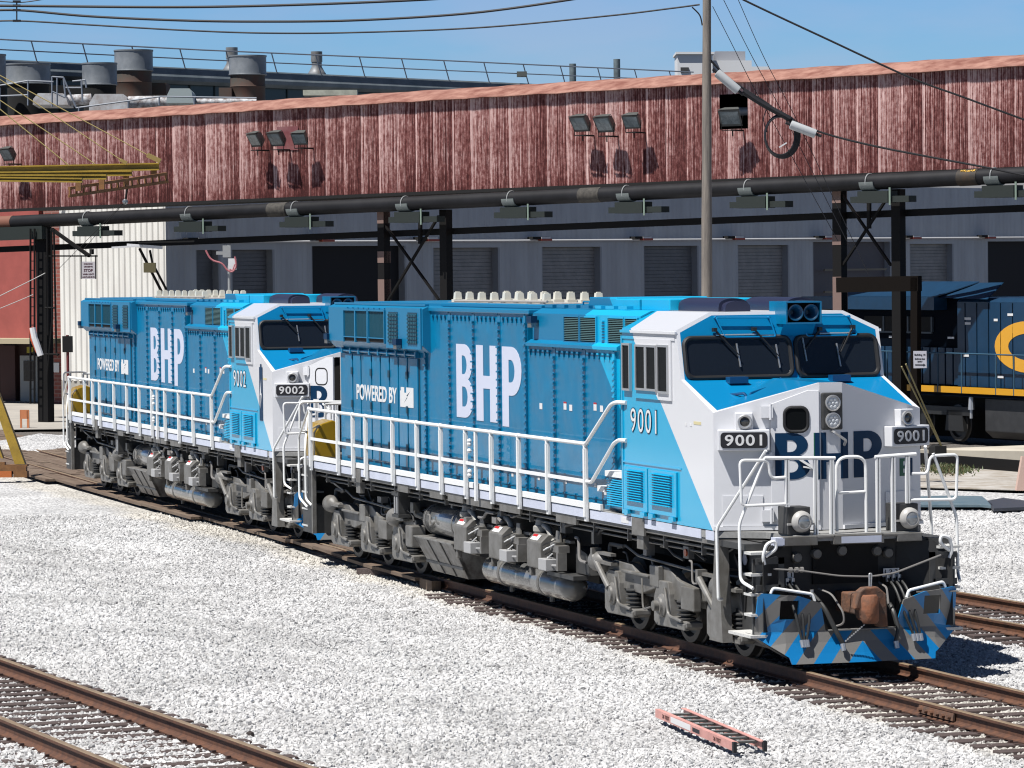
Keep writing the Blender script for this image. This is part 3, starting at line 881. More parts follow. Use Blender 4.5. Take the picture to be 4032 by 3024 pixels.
    for s in (-1, 1):
        g = MB(); o = 0 if s < 0 else .03
        pts = [(X, s * .86, 2.44), (X, s * 1.08, 2.43), (X, s * 1.12, 2.66), (X, s * 1.50, 2.67), (X, s * 1.48, 2.09), (X, s * .84, 2.10)]
        g.tube(fillet(pts, .07, 6), .020, 8)
        g.build('corner_handrail', M_rail, R, smooth=True)
        # stair rails
        Y = s * 1.50
        g = MB(); g.tube(fillet([(1.05, s * 1.20, 2.72), (1.5, s * 1.47, 2.66), (.22, Y, 1.77), (.24, Y, .84), (.24, s * 1.45, .84)] if False else [(.95, s * 1.10, 2.78), (.22, Y, 1.76), (.26, Y, .84), (.22, s * 1.44, .84)], .08), .021, 8)
        g.tube(fillet([(1.06, s * 1.16, 2.69), (1.02, s * 1.50, 1.86), (1.05, s * 1.50, 1.14), (1.28, s * 1.42, 1.06)], .08), .021, 8)
        g.build('stair_handrail', M_rail, R, smooth=True)
    # ditch lights
    for y in (-.70, .79):
        d = MB(); d.box(.72, 1.06, y - .155, y + .155, 1.70, 2.055)
        do = d.build('ditch_light', M_dgr, R, bevel=.01)
        d = MB(); d.lathe((1.05, y + .02, 1.87), (1, .08, 0), [(0, .12), (.03, .14), (.07, .135), (.10, .11), (.115, .09), (.11, .08)], 24)
        d.bar((1.08, y - .17, 1.84), (1.08, y + .20, 1.84), .03, .025)
        d.build('bezel', mat('grey_bezel', (.45, .44, .42), rough=.4), do, smooth=True)
        d = MB(); d.lathe((1.155, y + .028, 1.87), (1, .08, 0), [(0, .083), (.01, .07), (.014, .0)], 20)
        d.build('lens', mat('ditch_lens', (.35, .37, .38), rough=.08, metal=.4), do, smooth=True)
    # anti-climber beam under the platform edge
    b = MB()
    for y0, y1, z0 in ((-.97, -.49, 1.57), (-.52, -.25, 1.655), (-.28, .42, 1.57), (.38, .62, 1.655), (.60, .95, 1.58)):
        b.box(1.06, 1.18, y0, y1, z0, 1.69)
    b.build('anti_climber', M_gry, R, bevel=.01)
    b = MB(); b.box(1.18, 1.184, -.17, .38, 1.585, 1.67); b.box(1.18, 1.184, -1.05, -.95, 1.585, 1.67); b.box(1.02, 1.18, -1.07, -.97, 1.575, 1.68)
    b.build('reflector_plate', M_sill, R)
    # ---- front pilot: dark bulkhead, stair wells -------------------------
    b = MB(); b.box(.80, .86, -1.10, 1.10, .45, 1.62)
    for s in (-1, 1):
        b.prism([(.84, s * .70, .50), (1.30, s * 1.30, .50), (1.30, s * 1.30, 1.40), (1.10, s * 1.12, 1.58), (.84, s * .72, 1.60)], (.03, 0, 0))
    b.build('pilot_bulkhead', mat('pilot_black', (.018, .018, .018), rough=.6), R)
    for s in (-1, 1):
        b = MB()
        poly = [(-.02, 1.58), (1.10, 1.58), (.42, .30), (-.22, .30), (-.10, 1.2)]
        b.py([(-.02, 1.60), (.10, 1.60), (.24, .28), (-.24, .28), (-.08, 1.10)], s * 1.30, s * 1.44)
        b.build('stair_side', M_gry, R)
        b = MB(); b.py([(.10, 1.60), (.98, 1.60), (.95, 1.3), (.50, .34), (.24, .34)], s * .90, s * 1.16)
        b.box(.0, 1.02, s * 1.10, s * 1.42, 1.52, 1.60)
        b.build('stair_well', M_dgr, R)
        b = MB(); b.obox((.40, s * 1.22, 1.25), (.17, 0, -.15), (0, .05, 0), (.02, 0, .02)); b.py([(.33, 1.35), (.47, 1.35), (.36, .62), (.30, .62)], s * 1.165, s * 1.18)
        b.build('stair_recess', M_blk, R)
        b = MB(); b.lathe((.42, s * 1.19, 1.36), (0, s, 0), [(0, .075), (.01, .075), (.012, .05)], 16)
        b.build('round_badge', mat('badge_grey', (.35, .36, .42)), R)
        for k, z in enumerate((1.50, 1.23, .98, .72)):
            t = MB(); t.box(1.0, 1.26, s * (1.15 + .012 * k), s * (1.44 + .0 * k), z - .02, z + .012)
            t.build('step', M_step, R)
        t = MB(); t.box(.50, 1.28, s * 1.12, s * 1.46, .43, .465)
        t.build('step', M_step, R)
        t = MB(); t.tube(fillet([(1.30, s * 1.27, 1.36), (1.32, s * 1.30, 1.46), (1.34, s * 1.26, 1.62), (1.34, s * 1.14, 1.66), (1.34, s * 1.12, 1.56), (1.31, s * 1.26, 1.46)], .05, 5), .022, 8)
        t.build('grab_loop', M_rail, R, smooth=True)
        t = MB(); t.box(1.16, 1.20, s * 1.355, s * 1.39, .45, 1.42); t.prism([(1.28, s * 1.36, 1.40), (1.28, s * 1.10, 1.46), (1.28, s * 1.10, 1.40)], (.02, 0, 0))
        t.box(1.27, 1.29, s * 1.05, s * 1.38, 1.02, 1.10); t.box(1.27, 1.29, s * 1.0, s * 1.08, 1.02, 1.44); t.box(1.27, 1.29, s * 1.0, s * 1.38, 1.36, 1.44)
        t.build('end_plate', M_dgr, R)
    # cut lever
    t = MB(); t.tube(fillet([(1.30, -1.15, 1.30), (1.36, -.8, 1.27), (1.42, -.3, 1.19), (1.45, .1, 1.17), (1.42, .45, 1.20), (1.30, 1.15, 1.40)], .1), .013, 6)
    for y in (-.85, -.93, -.78): t.cyl((1.33, y - .02, 1.28), (1.33, y + .02, 1.28), .035, None, 8)
    t.build('uncoupling_lever', M_lev, R, smooth=True)
    # sockets in the shade
    for y, z in ((-.67, 1.40), (-.40, 1.44), (.43, 1.45), (.59, 1.42), (-.05, 1.47)):
        t = MB(); t.lathe((.86, y, z), (1, 0, 0), [(0, .07), (.05, .07), (.08, .055)], 14)
        t.build('jumper_socket', M_gry, R, smooth=True)
    t = MB(); t.box(.862, .868, -.20, .04, 1.26, 1.35)
    t.box(.868, .87, -.20, -.09, 1.325, 1.35, 1)
    for k in range(3): t.box(.868, .87, -.13 + .02 * k, .02, 1.275 + k * .016, 1.28 + k * .016, 2)
    t.build('warning_label', [M_lab, M_red, M_ink], R)
    for (y0, txt) in ((-.96, '3 2 1'), (.50, '1 2 3')):
        t = MB(); t.box(.95, .955, y0, y0 + .22, 1.145, 1.225); t.box(.95, .955, y0 - .01, y0 + .23, 1.115, 1.14); t.box(.87, .95, y0, y0 + .22, 1.0, 1.12, 1)
        to = t.build('hose_label', [M_lab, M_void], R)
        text(txt, (.956, y0 + .02, 1.16), (0, 1, 0), (0, 0, 1), .18, .05, bold=.02, thick=.002).build('number', M_ink, to)
    # coupler
    c = MB(); c.box(.85, 1.50, -.13, .16, .70, .96)
    c.prism([(1.50, -.20, .78), (1.50, -.13, 1.0), (1.50, -.06, 1.05), (1.50, .12, 1.06), (1.50, .24, .96), (1.50, .26, .55), (1.50, .14, .54), (1.50, .06, .70), (1.50, -.02, .62), (1.50, -.12, .66), (1.50, -.14, .78)], (.16, 0, 0))
    co = c.build('coupler', M_rust, R, bevel=.02)
    c = MB(); c.lathe((1.68, .0, .60), (0, 0, 1), [(0, .09), (.04, .115), (.32, .115), (.36, .09)], 16); c.box(1.55, 1.70, -.11, 0, .64, .92)
    c.build('knuckle', mat('rust_orange', (.30, .11, .05), rough=.85, col2=(.16, .08, .05), vscale=8, bump=.5, bscale=18), co, smooth=True)
    c = MB(); c.tube(fillet([(1.6, .03, 1.06), (1.6, .03, 1.22), (1.6, .06, 1.22), (1.6, .05, 1.04)], .02), .012, 6)
    c.build('lift_ring', M_alu, co)
    # hoses
    def hose(pts, r=.022):
        t = MB(); t.tube(fillet(pts, .12, 6), r, 8); ho = t.build('air_hose', M_hose, R, smooth=True)
        k = MB(); e = Vector(pts[-1]); k.cyl(e, e + Vector((.02, .01, -.09)), .035, .03, 8); k.cyl(Vector(pts[0]) - Vector((0, 0, .04)), Vector(pts[0]) + Vector((0, 0, .05)), .027, None, 8)
        k.build('hose_coupling', M_alu, ho)
    for y0 in (-.93, -.85, -.77): hose([(1.0, y0, 1.10), (1.22, y0 + .01, 1.0), (1.42, y0 + .05 + (y0 + .85) * .2, .70), (1.45, -.80 + (y0 + .85) * .4, .40)], .018)
    for y0 in (.54, .62, .70): hose([(1.0, y0, 1.10), (1.22, y0 + .01, 1.0), (1.42, y0 + .04, .70), (1.45, .74 + (y0 - .62) * .6, .42)], .018)
    hose([(1.1, -.55, .95), (1.38, -.50, .80), (1.5, -.36, .45), (1.5, -.30, .34)], .032)
    hose([(1.1, .46, .85), (1.38, .44, .75), (1.48, .48, .48), (1.48, .44, .34)], .032)
    t = MB(); t.tube(fillet([(1.0, -.42, 1.0), (1.25, -.34, .95), (1.42, -.25, .72), (1.42, -.24, .58), (1.30, -.36, .53)], .08), .014, 6); t.tube(fillet([(1.0, .42, 1.05), (1.2, .44, 1.0), (1.3, .42, .8)], .05), .014, 6)
    t.build('pipe_bend', M_lev, R, smooth=True)
    t = MB()
    p0 = Vector((1.6, -.04, .58)); p1 = Vector((1.52, -.28, .36))
    for k in range(10):
        a = p0.lerp(p1, k / 10); c_ = p0.lerp(p1, (k + .7) / 10); t.cyl(a, c_, .010, None, 5)
    t.build('chain', M_alu, R)
    # ---- plough
    def plow(flip=1, x_off=0.0):
        L = [(-1.36, 1.00, 1.00), (-1.38, .44, 1.26), (-1.01, .18, 1.30), (-.99, .10, 1.36)]
        b = MB()
        # blade: outer wings rise, centre is low; the wings sweep back
        def X_(y, z): return 1.40 + (.14 * (max(0, .5 - z) / .4) ** 1.3) + .20 * max(0, z - .5) - .05 * abs(y) - .38 * max(0, abs(y) - 1.05)
        def sheet(pts, m):
            for k in range(len(pts)):
                pass
            front = [Vector((X_(y, z), y, z)) for y, z in pts]
            b.prism(front, (-.03, 0, 0), m)
        # striped: cut each region in slanting bands
        def clip(poly, a, c, keep):
            out = []
            f = lambda p: (a * p[0] + p[1] - c) * keep
            for i in range(len(poly)):
                p, q = poly[i - 1], poly[i]; fp, fq = f(p), f(q)
                if fp >= 0: out.append(p)
                if fp * fq < 0:
                    t_ = fp / (fp - fq); out.append((p[0] + t_ * (q[0] - p[0]), p[1] + t_ * (q[1] - p[1])))
            return out
        left = [(-1.36, 1.00), (-1.38, .44), (-1.00, .18), (-.98, .10), (0, .10), (0, .50), (-.48, .50), (-.57, .86), (-.86, .90)]
        for sgn in (-1, 1):
            for part in ([(-1.36, 1.0), (-1.38, .44), (-1.00, .50), (-.86, .66), (-1.10, .66), (-1.10, .90)],
                         [(-1.36, 1.0), (-1.10, .90), (-.86, .90), (-.57, .86), (-.86, .955)],
                         [(-.86, .90), (-.86, .66), (-1.00, .50), (-.48, .50), (-.57, .86)],
                         [(-1.38, .44), (-1.00, .18), (-.98, .10), (0, .10), (0, .50), (-1.00, .50)]):
                for k, (zl, yl) in [(k_, (zl_, yl_)) for k_ in range(-6, 14) for zl_ in ((-.1, .22), (.22, .36), (.36, .5), (.5, .75), (.75, 1.1)) for yl_ in ((-1.5, -1.2), (-1.2, -1.02), (-1.02, .1))]:
                    c0 = -1.6 + k * .27; slope = -1.15
                    pl = clip(clip(part, slope, c0 + 1.15, 1), slope, c0 + .27 + 1.15, -1)
                    pl = clip(clip(pl, 0, zl[0], 1), 0, zl[1], -1) if pl else pl
                    pl = [(p_[1], p_[0]) for p_ in clip(clip([(p_[1], p_[0]) for p_ in pl], 0, yl[0], 1), 0, yl[1], -1)] if len(pl) > 2 else []
                    if len(pl) >= 3:
                        m = k % 2
                        b.prism([Vector((X_(y, z), -sgn * y, z)) for y, z in pl], (-.03, 0, 0), m)
            b.obox((1.30, sgn * 1.10, .935), (.05, .27, .0), (.03, -.01, 0), (0, 0, .008), 1)
        b.box(1.36, 1.46, -.45, .45, .50, .515, 1)
        return b
    po = plow().build('snow_plough', [mat('plough_blue', (.003, .20, .50), rough=.4, coat=.1), mat('plough_grey', (.20, .195, .185), rough=.45)], R)
    for s in (-1, 1):
        t = MB(); X_ = lambda y: 1.42 - .10 * abs(y)
        t.tube(fillet([(X_(1.17) + .02, s * 1.20, .99), (X_(1.17) + .02, s * 1.17, 1.06), (X_(.65) + .03, s * .66, .97), (X_(.65) + .04, s * .63, .88)], .04), .02, 8)
        t.build('plough_handrail', M_rail, po, smooth=True)
        t = MB(); t.prism([(.9, s * 1.38, .44), (1.22, s * 1.38, .44), (1.3, s * .98, .16), (1.0, s * 1.0, .20)], (0, 0, .03))
        t.box(.2, 1.1, s * .95, s * 1.05, .25, .5)
        t.build('plough_brace', M_dgr, po)
    # ---- rear end ---------------------------------------------------------
    b = MB(); b.box(-20.95, -20.85, -1.2, 1.2, .55, 1.62)
    for s in (-1, 1): b.box(-20.85, -20.15, s * 1.38, s * 1.45, .40, 1.60); b.box(-20.85, -20.15, s * 1.1, s * 1.38, .40, .9)
    b.build('rear_pilot', M_dgr, R)
    b = MB()
    for s in (-1, 1): b.box(-20.17, -20.10, s * 1.40, s * 1.47, .40, 1.60)
    b.build('rear_corner_post', M_gry, R)
    for s in (-1, 1):
        b = MB(); b.px([(s * 1.0, 1.76), (s * 1.0, 2.38), (s * 1.10, 2.42), (s * 1.30, 2.36), (s * 1.43, 2.20), (s * 1.43, 1.76)], -20.75, -20.05)
        b.build('sand_box', M_yel, R, bevel=.02)
        for k in range(4): t = MB(); t.box(-20.9, -20.5, s * 1.15, s * 1.46, .5 + k * .3, .53 + k * .3); t.build('step', M_step, R)
        g = MB()
        g.tube(fillet([(-20.20, s * 1.50, 2.62), (-20.9, s * 1.50, 2.1), (-20.9, s * 1.5, 1.0), (-20.5, s * 1.46, .85)], .08), .021, 8)
        g.tube(fillet([(-20.95, s * 1.3, 2.7), (-20.45, s * 1.5, 1.9), (-20.45, s * 1.5, 1.0), (-20.2, s * 1.46, .9)], .08), .021, 8)
        g.tube(fillet([(-20.9, s * .9, 2.4), (-20.9, s * .9, 2.72), (-20.9, s * 1.48, 2.72), (-20.9, s * 1.48, 2.2), (-20.9, s * .9, 2.2)], .08), .02, 8)
        g.build('stair_handrail', M_rail, R, smooth=True)
    g = MB()
    g.tube([(-20.9, -1.0, 2.68), (-20.9, 1.0, 2.68)], .024, 8)
    for y in (-1.0, -.5, .5, 1.0): g.box(-20.92, -20.88, y - .02, y + .02, 1.7, 2.67)
    g.build('rear_handrail', M_rail, R)
    c = MB(); c.box(-21.7, -20.9, -.14, .14, .72, .98); c.box(-21.9, -21.6, -.22, .22, .65, 1.02)
    c.build('rear_coupler', M_rust, R, bevel=.02)
    # ---- between the trucks ----------------------------------------------
    s = -1
    def mirror2(fn):
        for s in (-1, 1): fn(s)
    def belly(s):
        t = MB(); t.lathe((-13.85, s * 1.04, 1.03), (1, 0, 0), [(0, .14), (.03, .24), (.06, .255), (1.75, .255), (1.80, .24), (1.84, .14)], 24)
        to = t.build('air_reservoir', M_tank, R, smooth=True)
        t = MB()
        for x in (-13.70, -12.20): t.lathe((x, s * 1.04, 1.03), (1, 0, 0), [(0, .262), (.05, .262)], 24)
        t.build('strap', M_gry, to, smooth=True)
        # sloping hopper box under it
        t = MB(); t.prism([(-14.05, s * 1.38, .735), (-11.92, s * 1.38, .735), (-11.92, s * .7, .735), (-14.05, s * .7, .735)], (0, 0, .02))
        a = [Vector(p) for p in ((-14.05, s * 1.36, .735), (-11.92, s * 1.36, .735), (-12.25, s * 1.06, .17), (-14.38, s * 1.06, .17))]
        a = [Vector(p) for p in ((-14.05, s * 1.36, .735), (-11.92, s * 1.36, .735), (-12.02, s * 1.06, .17), (-14.0, s * 1.06, .17))]
        t.prism(a, (0, -s * .06, 0)); t.prism([a[1], a[2], a[2] - Vector((0, s * .5, 0)), a[1] - Vector((0, s * .6, 0))], (-.05, 0, 0))
        ho = t.build('retention_tank', mat('dirty_grey', (.26, .26, .25), rough=.45, col2=(.12, .11, .10), vscale=5), R)
        t = MB()
        for fx_ in (.35, .68):
            p = a[0].lerp(a[1], fx_); q = a[3].lerp(a[2], fx_); t.bar(p + Vector((0, s * .01, 0)), q + Vector((0, s * .01, 0)), .03, .02)
        p = a[0].lerp(a[3], .7); q = a[1].lerp(a[2], .7); t.bar(p + Vector((0, s * .01, 0)), q + Vector((0, s * .01, 0)), .02, .04)
        t.build('stiffener', M_gry, ho)
        t = MB(); t.box(-14.45, -14.08, s * 1.15, s * 1.40, .55, .90)
        t.build('battery_box', M_gry, R, bevel=.02)
        t = MB(); t.box(-15.05, -14.75, s * 1.22, s * 1.42, 1.02, 1.40); t.box(-15.1, -14.7, s * 1.2, s * 1.44, 1.36, 1.42); t.box(-15.1, -14.7, s * 1.2, s * 1.44, 1.0, 1.05)
        to = t.build('sight_gauge', M_dgr, R)
        t = MB(); t.box(-14.98, -14.93, s * 1.42, s * 1.43, 1.07, 1.34); t.box(-14.85, -14.80, s * 1.42, s * 1.43, 1.07, 1.34); t.build('gauge_glass', M_alu, to)
        # the long cylinder
        t = MB(); t.lathe((-10.95, s * 1.02, .43), (1, 0, 0), [(0, .08), (.05, .16), (.14, .205), (.25, .215), (3.95, .215), (4.06, .20), (4.16, .15), (4.20, .07)], 26)
        to = t.build('main_reservoir', M_tank, R, smooth=True)
        t = MB()
        for x in (-10.0, -8.05): t.lathe((x, s * 1.02, .43), (1, 0, 0), [(0, .222), (.10, .222)], 26)
        for x in (-9.9, -7.95): t.cyl((x, s * 1.02, .24), (x, s * 1.02, .14), .04, None, 8)
        t.build('strap', M_gry, to, smooth=True)
        # three grey cabinets with dryers above
        for k, x in enumerate((-11.55, -9.72, -7.84)):
            t = MB(); w_ = .66
            t.prism([(x, s * 1.22, .62), (x, s * 1.45, .70), (x, s * 1.45, 1.08), (x, s * 1.33, 1.19), (x, s * 1.15, 1.19)], (w_, 0, 0))
            t.box(x + .05, x + .12, s * 1.35, s * 1.43, .56, .70)
            bo = t.build('inverter_box', M_gry, R, bevel=.012)
            t = MB(); c0 = Vector((x + .28, s * 1.395, 1.14)); t.obox(c0, (.17, 0, 0), (0, s * .035, -.038), (0, s * .003, .003), 0); t.obox(c0 + Vector((-.06, 0, 0)) + Vector((0, -s * .018, .024)), (.10, 0, 0), (0, s * .014, -.015), (0, s * .004, .004), 1)
            t.build('caution_label', [M_lab, M_red], bo)
            t = MB(); t.sphere((x - .0, s * 1.22, 1.36), .085, 10, sc=(1, 1, .7)); t.lathe((x, s * 1.22, 1.18), (0, 0, 1), [(0, .08), (.03, .12), (.1, .12), (.12, .09), (.17, .08)], 14)
            t.tube(fillet([(x + .15, s * 1.22, 1.30), (x + .45, s * 1.25, 1.27), (x + .62, s * 1.25, 1.10), (x + .9, s * 1.22, 1.02)], .1), .045, 10)
            t.build('air_dryer', mat('dryer_grey', (.36, .35, .32), rough=.5), bo, smooth=True)
            t = MB(); t.box(x + .75, x + 1.10, s * 1.30, s * 1.52, .70, .87); t.cyl((x + 1.1, s * 1.42, .78), (x + 1.4, s * 1.42, .80), .018, None, 6)
            t.build('junction_box', mat('light_grey_box', (.42, .42, .42), rough=.5), R, bevel=.012)
            t = MB(); t.box(x + .95, x + 1.2, s * 1.2, s * 1.4, .98, 1.12); t.box(x + .75, x + 1.5, s * 1.2, s * 1.27, 1.12, 1.16); t.prism([(x + .95, s * 1.3, 1.12), (x + 1.20, s * 1.3, 1.12), (x + 1.15, s * 1.3, 1.28), (x + 1.0, s * 1.3, 1.28)], (0, s * .02, 0)); t.box(x + 1.22, x + 1.40, s * 1.25, s * 1.42, .98, 1.08); t.box(x + 1.35, x + 1.42, s * 1.3, s * 1.44, .72, .98)
            t.build('valve_bracket', M_gry, R)
            t = MB()
            for q in range(5):
                z = .80 + q * .07; t.tube(fillet([(x + .68, s * 1.35, z), (x + .85, s * (1.42 + .02 * q), z - .03), (x + 1.0 + .05 * q, s * 1.40, z + .08)], .06), .010, 5, m=q % 2)
            t.build('cable_loom', [M_blk, M_rail], R, smooth=True)
        t = MB(); t.prism([(-6.3, s * 1.2, .70), (-5.7, s * 1.2, .70), (-5.8, s * 1.2, 1.0), (-6.3, s * 1.2, 1.08)], (0, -s * .3, 0)); t.box(-7.1, -5.9, s * 1.15, s * 1.38, .62, .68)
        t.build('bracket_shelf', M_dgr, R)
    mirror2(belly)
    rnd = random.Random(5)
    for s in (-1, 1):
        for k in range(26):
            x = -19.6 + k * .76 + rnd.uniform(-.2, .2); z = rnd.uniform(1.12, 1.42); y = s * rnd.uniform(1.0, 1.34)
            t = MB(); L_ = rnd.uniform(.3, .9); dz = rnd.uniform(-.35, .12)
            t.tube(fillet([(x, y, z), (x + L_ * .3, y, z), (x + L_ * .55, y + s * rnd.uniform(-.05, .08), z + dz), (x + L_, y, z + dz + rnd.uniform(-.1, .1))], .08, 4), rnd.uniform(.012, .03), 6)
            if k % 2: t.obox((x + L_ * .3, y, z), (rnd.uniform(.04, .12), 0, 0), (0, .06, 0), (0, 0, rnd.uniform(.04, .10)))
            t.build('brake_hose', rnd.choice([M_gry, M_dgr, M_hose, M_lev]), R, smooth=True)
    # ---- trucks -------------------------------------------------------------
    for x0, name in ((-4.94, 'front'), (-19.70, 'rear')):
        sp = 2.035 if name == 'front' else 1.95
        tr = MB()
        for s in (-1, 1):
            yi, yo = s * 1.00, s * 1.18
            for k in range(3):
                a = x0 + k * sp
                tr.py([(a, .62), (a, .30), (a + .12, .245), (a + 1.18, .26), (a + 1.27, .30), (a + 1.27, .37), (a + .66, .40), (a + .62, .70), (a + .55, .86), (a + .16, .86)], yi, s * 1.24)
                tr.box(a + .95, a + 1.24, yo, s * 1.26, .26, .35)
            top = [(x0 - .15, .62), (x0 - .15, .92), (x0 + .25, 1.0), (x0 + .95, .98), (x0 + 1.2, .86), (x0 + 1.9, .84), (x0 + 2.1, 1.06), (x0 + 2.45, 1.04), (x0 + 2.8, .90), (x0 + 3.5, .82), (x0 + 3.9, .88), (x0 + 4.4, .98), (x0 + 5.1, .96), (x0 + 5.2, .62),
                   (x0 + 4.7, .62), (x0 + 4.05, .72), (x0 + 3.2, .62), (x0 + 2.65, .62), (x0 + 2.0, .74), (x0 + 1.3, .60), (x0 + .7, .62)]
            tr.py(top, s * 1.02, s * 1.17)
            tr.box(x0 + 1.9, x0 + 2.25, s * 1.17, s * 1.25, .76, 1.05); tr.box(x0 + 3.2, x0 + 3.7, s * 1.17, s * 1.28, .55, .86)
            tr.box(x0 + .7, x0 + 1.8, s * 1.17, s * 1.24, .86, .90)
        tr.box(x0 + 1.0, x0 + 1.4, -1.0, 1.0, .55, .85); tr.box(x0 + 3.0, x0 + 3.4, -1.0, 1.0, .55, .85)
        to = tr.build('truck', M_gry, R, bevel=.012)
        for k in range(3):
            ax = x0 + k * sp + .30
            wm = MB(); wm.cyl((ax, -.9, .525), (ax, .9, .525), .09, None, 12)
            for s in (-1, 1):
                wm.lathe((ax, s * .70, .525), (0, s, 0), [(-.02, .56), (.02, .56), (.03, .53), (.13, .52), (.14, .44), (.07, .40), (.06, .20), (.12, .16), (.14, .0)], 32)
            wm.build('wheelset', M_wheel, to, smooth=True)
            for s in (-1, 1):
                j = MB(); j.lathe((ax + .05, s * 1.18, .53), (0, s, 0), [(0, .17), (.08, .16), (.10, .12), (.13, .11), (.135, .05)], 16)
                if name == 'front' and k == 1:
                    j.lathe((ax + .05, s * 1.30, .53), (0, s, 0), [(0, .07), (.08, .07)], 12); j.tube(fillet([(ax - .1, s * 1.36, .50), (ax - .4, s * 1.36, .44), (ax - .6, s * 1.3, .85)], .1), .014, 6)
                j.build('axle_box', M_gry, to, smooth=True)
                c = MB(); cx = x0 + k * sp + .98
                for q in range(5): c.lathe((cx, s * 1.13, .38 + q * .058), (0, 0, 1), [(0, .10), (.012, .13), (.028, .13), (.040, .10)], 14)
                c.cyl((cx, s * 1.13, .36), (cx, s * 1.13, .70), .075, None, 10)
                c.build('coil_spring', M_dgr, to, smooth=True)
                c = MB(); c.tube(fillet([(cx - .45, s * 1.27, .78), (cx - .36, s * 1.28, .60), (cx - .30, s * 1.28, .42), (cx + .2, s * 1.27, .38)], .1), .022, 8)
                c.build('brake_rod', M_gry, to, smooth=True)
        for s in (-1, 1):
            for x in ((x0 - .40, x0 + 4.45) if name == 'front' else (x0 - .15, x0 + 3.95)):
                c = MB(); c.lathe((x - .02, s * 1.22, .95), (1, 0, 0), [(0, .05), (.02, .13), (.08, .155), (.30, .155), (.36, .13), (.42, .05), (.75, .035)], 18)
                c.box(x + .35, x + .85, s * 1.2, s * 1.30, .93, .97)
                c.build('brake_cylinder', M_gry, to, smooth=True)
            if name == 'front':
                for x in (x0 - .20, x0 + 4.05):
                    c = MB(); c.cyl((x, s * 1.33, 1.02), (x + .55, s * 1.30, .62), .045, .04, 10); c.box(x - .05, x + .65, s * 1.22, s * 1.30, 1.06, 1.10); c.box(x - .06, x + .02, s * 1.22, s * 1.36, .98, 1.14)
                    c.build('damper', M_gry, to)
            c = MB(); c.tube(fillet([(x0 + .2, s * 1.1, 1.16), (x0 + .5, s * 1.1, 1.22), (x0 + 1.2, s * 1.15, 1.12), (x0 + 3.8, s * 1.15, 1.06), (x0 + 5.0, s * 1.1, 1.10)], .1), .02, 6)
            c.tube(fillet([(x0 - .1, s * 1.12, 1.08), (x0 - .1, s * 1.12, 1.2), (x0 + .5, s * 1.12, 1.2)], .08), .03, 6)
            c.build('brake_pipe', M_gry, to, smooth=True)
    c = MB(); c.box(-1.62, -1.42, -1.28, -1.2, 1.24, 1.40); co = c.build('marker_housing', M_gry, R)
    c = MB(); c.cyl((-1.5, -1.28, 1.32), (-1.5, -1.30, 1.32), .05, None, 12); c.build('amber_lens', M_org, co)
    return R


make_loco('9001', 0, 0, 0, 0, 'nearest blue and white locomotive, numbered 9001, with grey and blue striped snow plough')
make_loco('9002', -25.057, .5315, -.0072, -.07, 'blue and white locomotive numbered 9002 coupled behind, its nose door open', door_open=True, side_logo=True)

# ---------------------------------------------------------------- ground
def sm(a, b, x):
    t = max(0, min(1, (x - a) / (b - a))); return t * t * (3 - 2 * t)


def yc(x):      # centre line of the locomotives' track
    P = [(60, 0), (-14, 0), (-18, .06), (-22, .28), (-25, .46), (-30, .60), (-45, .80), (-60, 1.15), (-75, 1.6), (-95, 2.4)]
    for (a, ya), (b, yb) in zip(P, P[1:]):
        if x >= b: return ya + (yb - ya) * (a - x) / (a - b)
    return P[-1][1]


MND = onz(165, 1735, 0)
FZ = .35
FA0, FA1 = onz(0, 2590, FZ), onz(1207, 3024, FZ)
FB0, FB1 = onz(0, 2831, FZ), onz(488, 3024, FZ)
fdir = ((FA1 - FA0).normalized() + (FB1 - FB0).normalized()).normalized()
fn = Vector((-fdir.y, fdir.x, 0))
FG = abs((FA0 - FB0).dot(fn)) * .5 + abs((FA1 - FB1).dot(fn)) * .5
fmid = (FA0 + FB0) * .5
fmid = FA0 - fn * (FG / 2 - .0)
RA0, RA1 = onz(3705, 2318, 0), onz(4032, 2372, 0)
RB0, RB1 = onz(3705, 2402, 0), onz(4032, 2460, 0)
rdir = (RA1 - RA0).normalized(); rn = Vector((-rdir.y, rdir.x, 0))
RG = abs((RA0 - RB0).dot(rn)); rmid = RA0 - rn * (RG / 2)


def gz(x, y):
    z = -.20 + .374 * sm(-4.6, -8.2, y) + .018 * sm(3.6, 4.4, y)
    z += .035 * noise.noise(Vector((x * .35, y * .35, 0))) + .012 * noise.noise(Vector((x * 1.7, y * 1.7, 3)))
    dy = abs(y - yc(x))
    k = sm(2.3, 1.4, dy)
    z = z * (1 - k) + (-.184) * k
    d = Vector((x, y, 0)) - MND; r = abs(d.dot(RT) / 1.5) ** 2 + abs(d.dot(FW) / 4.0) ** 2
    z += .42 * math.exp(-r)
    return z


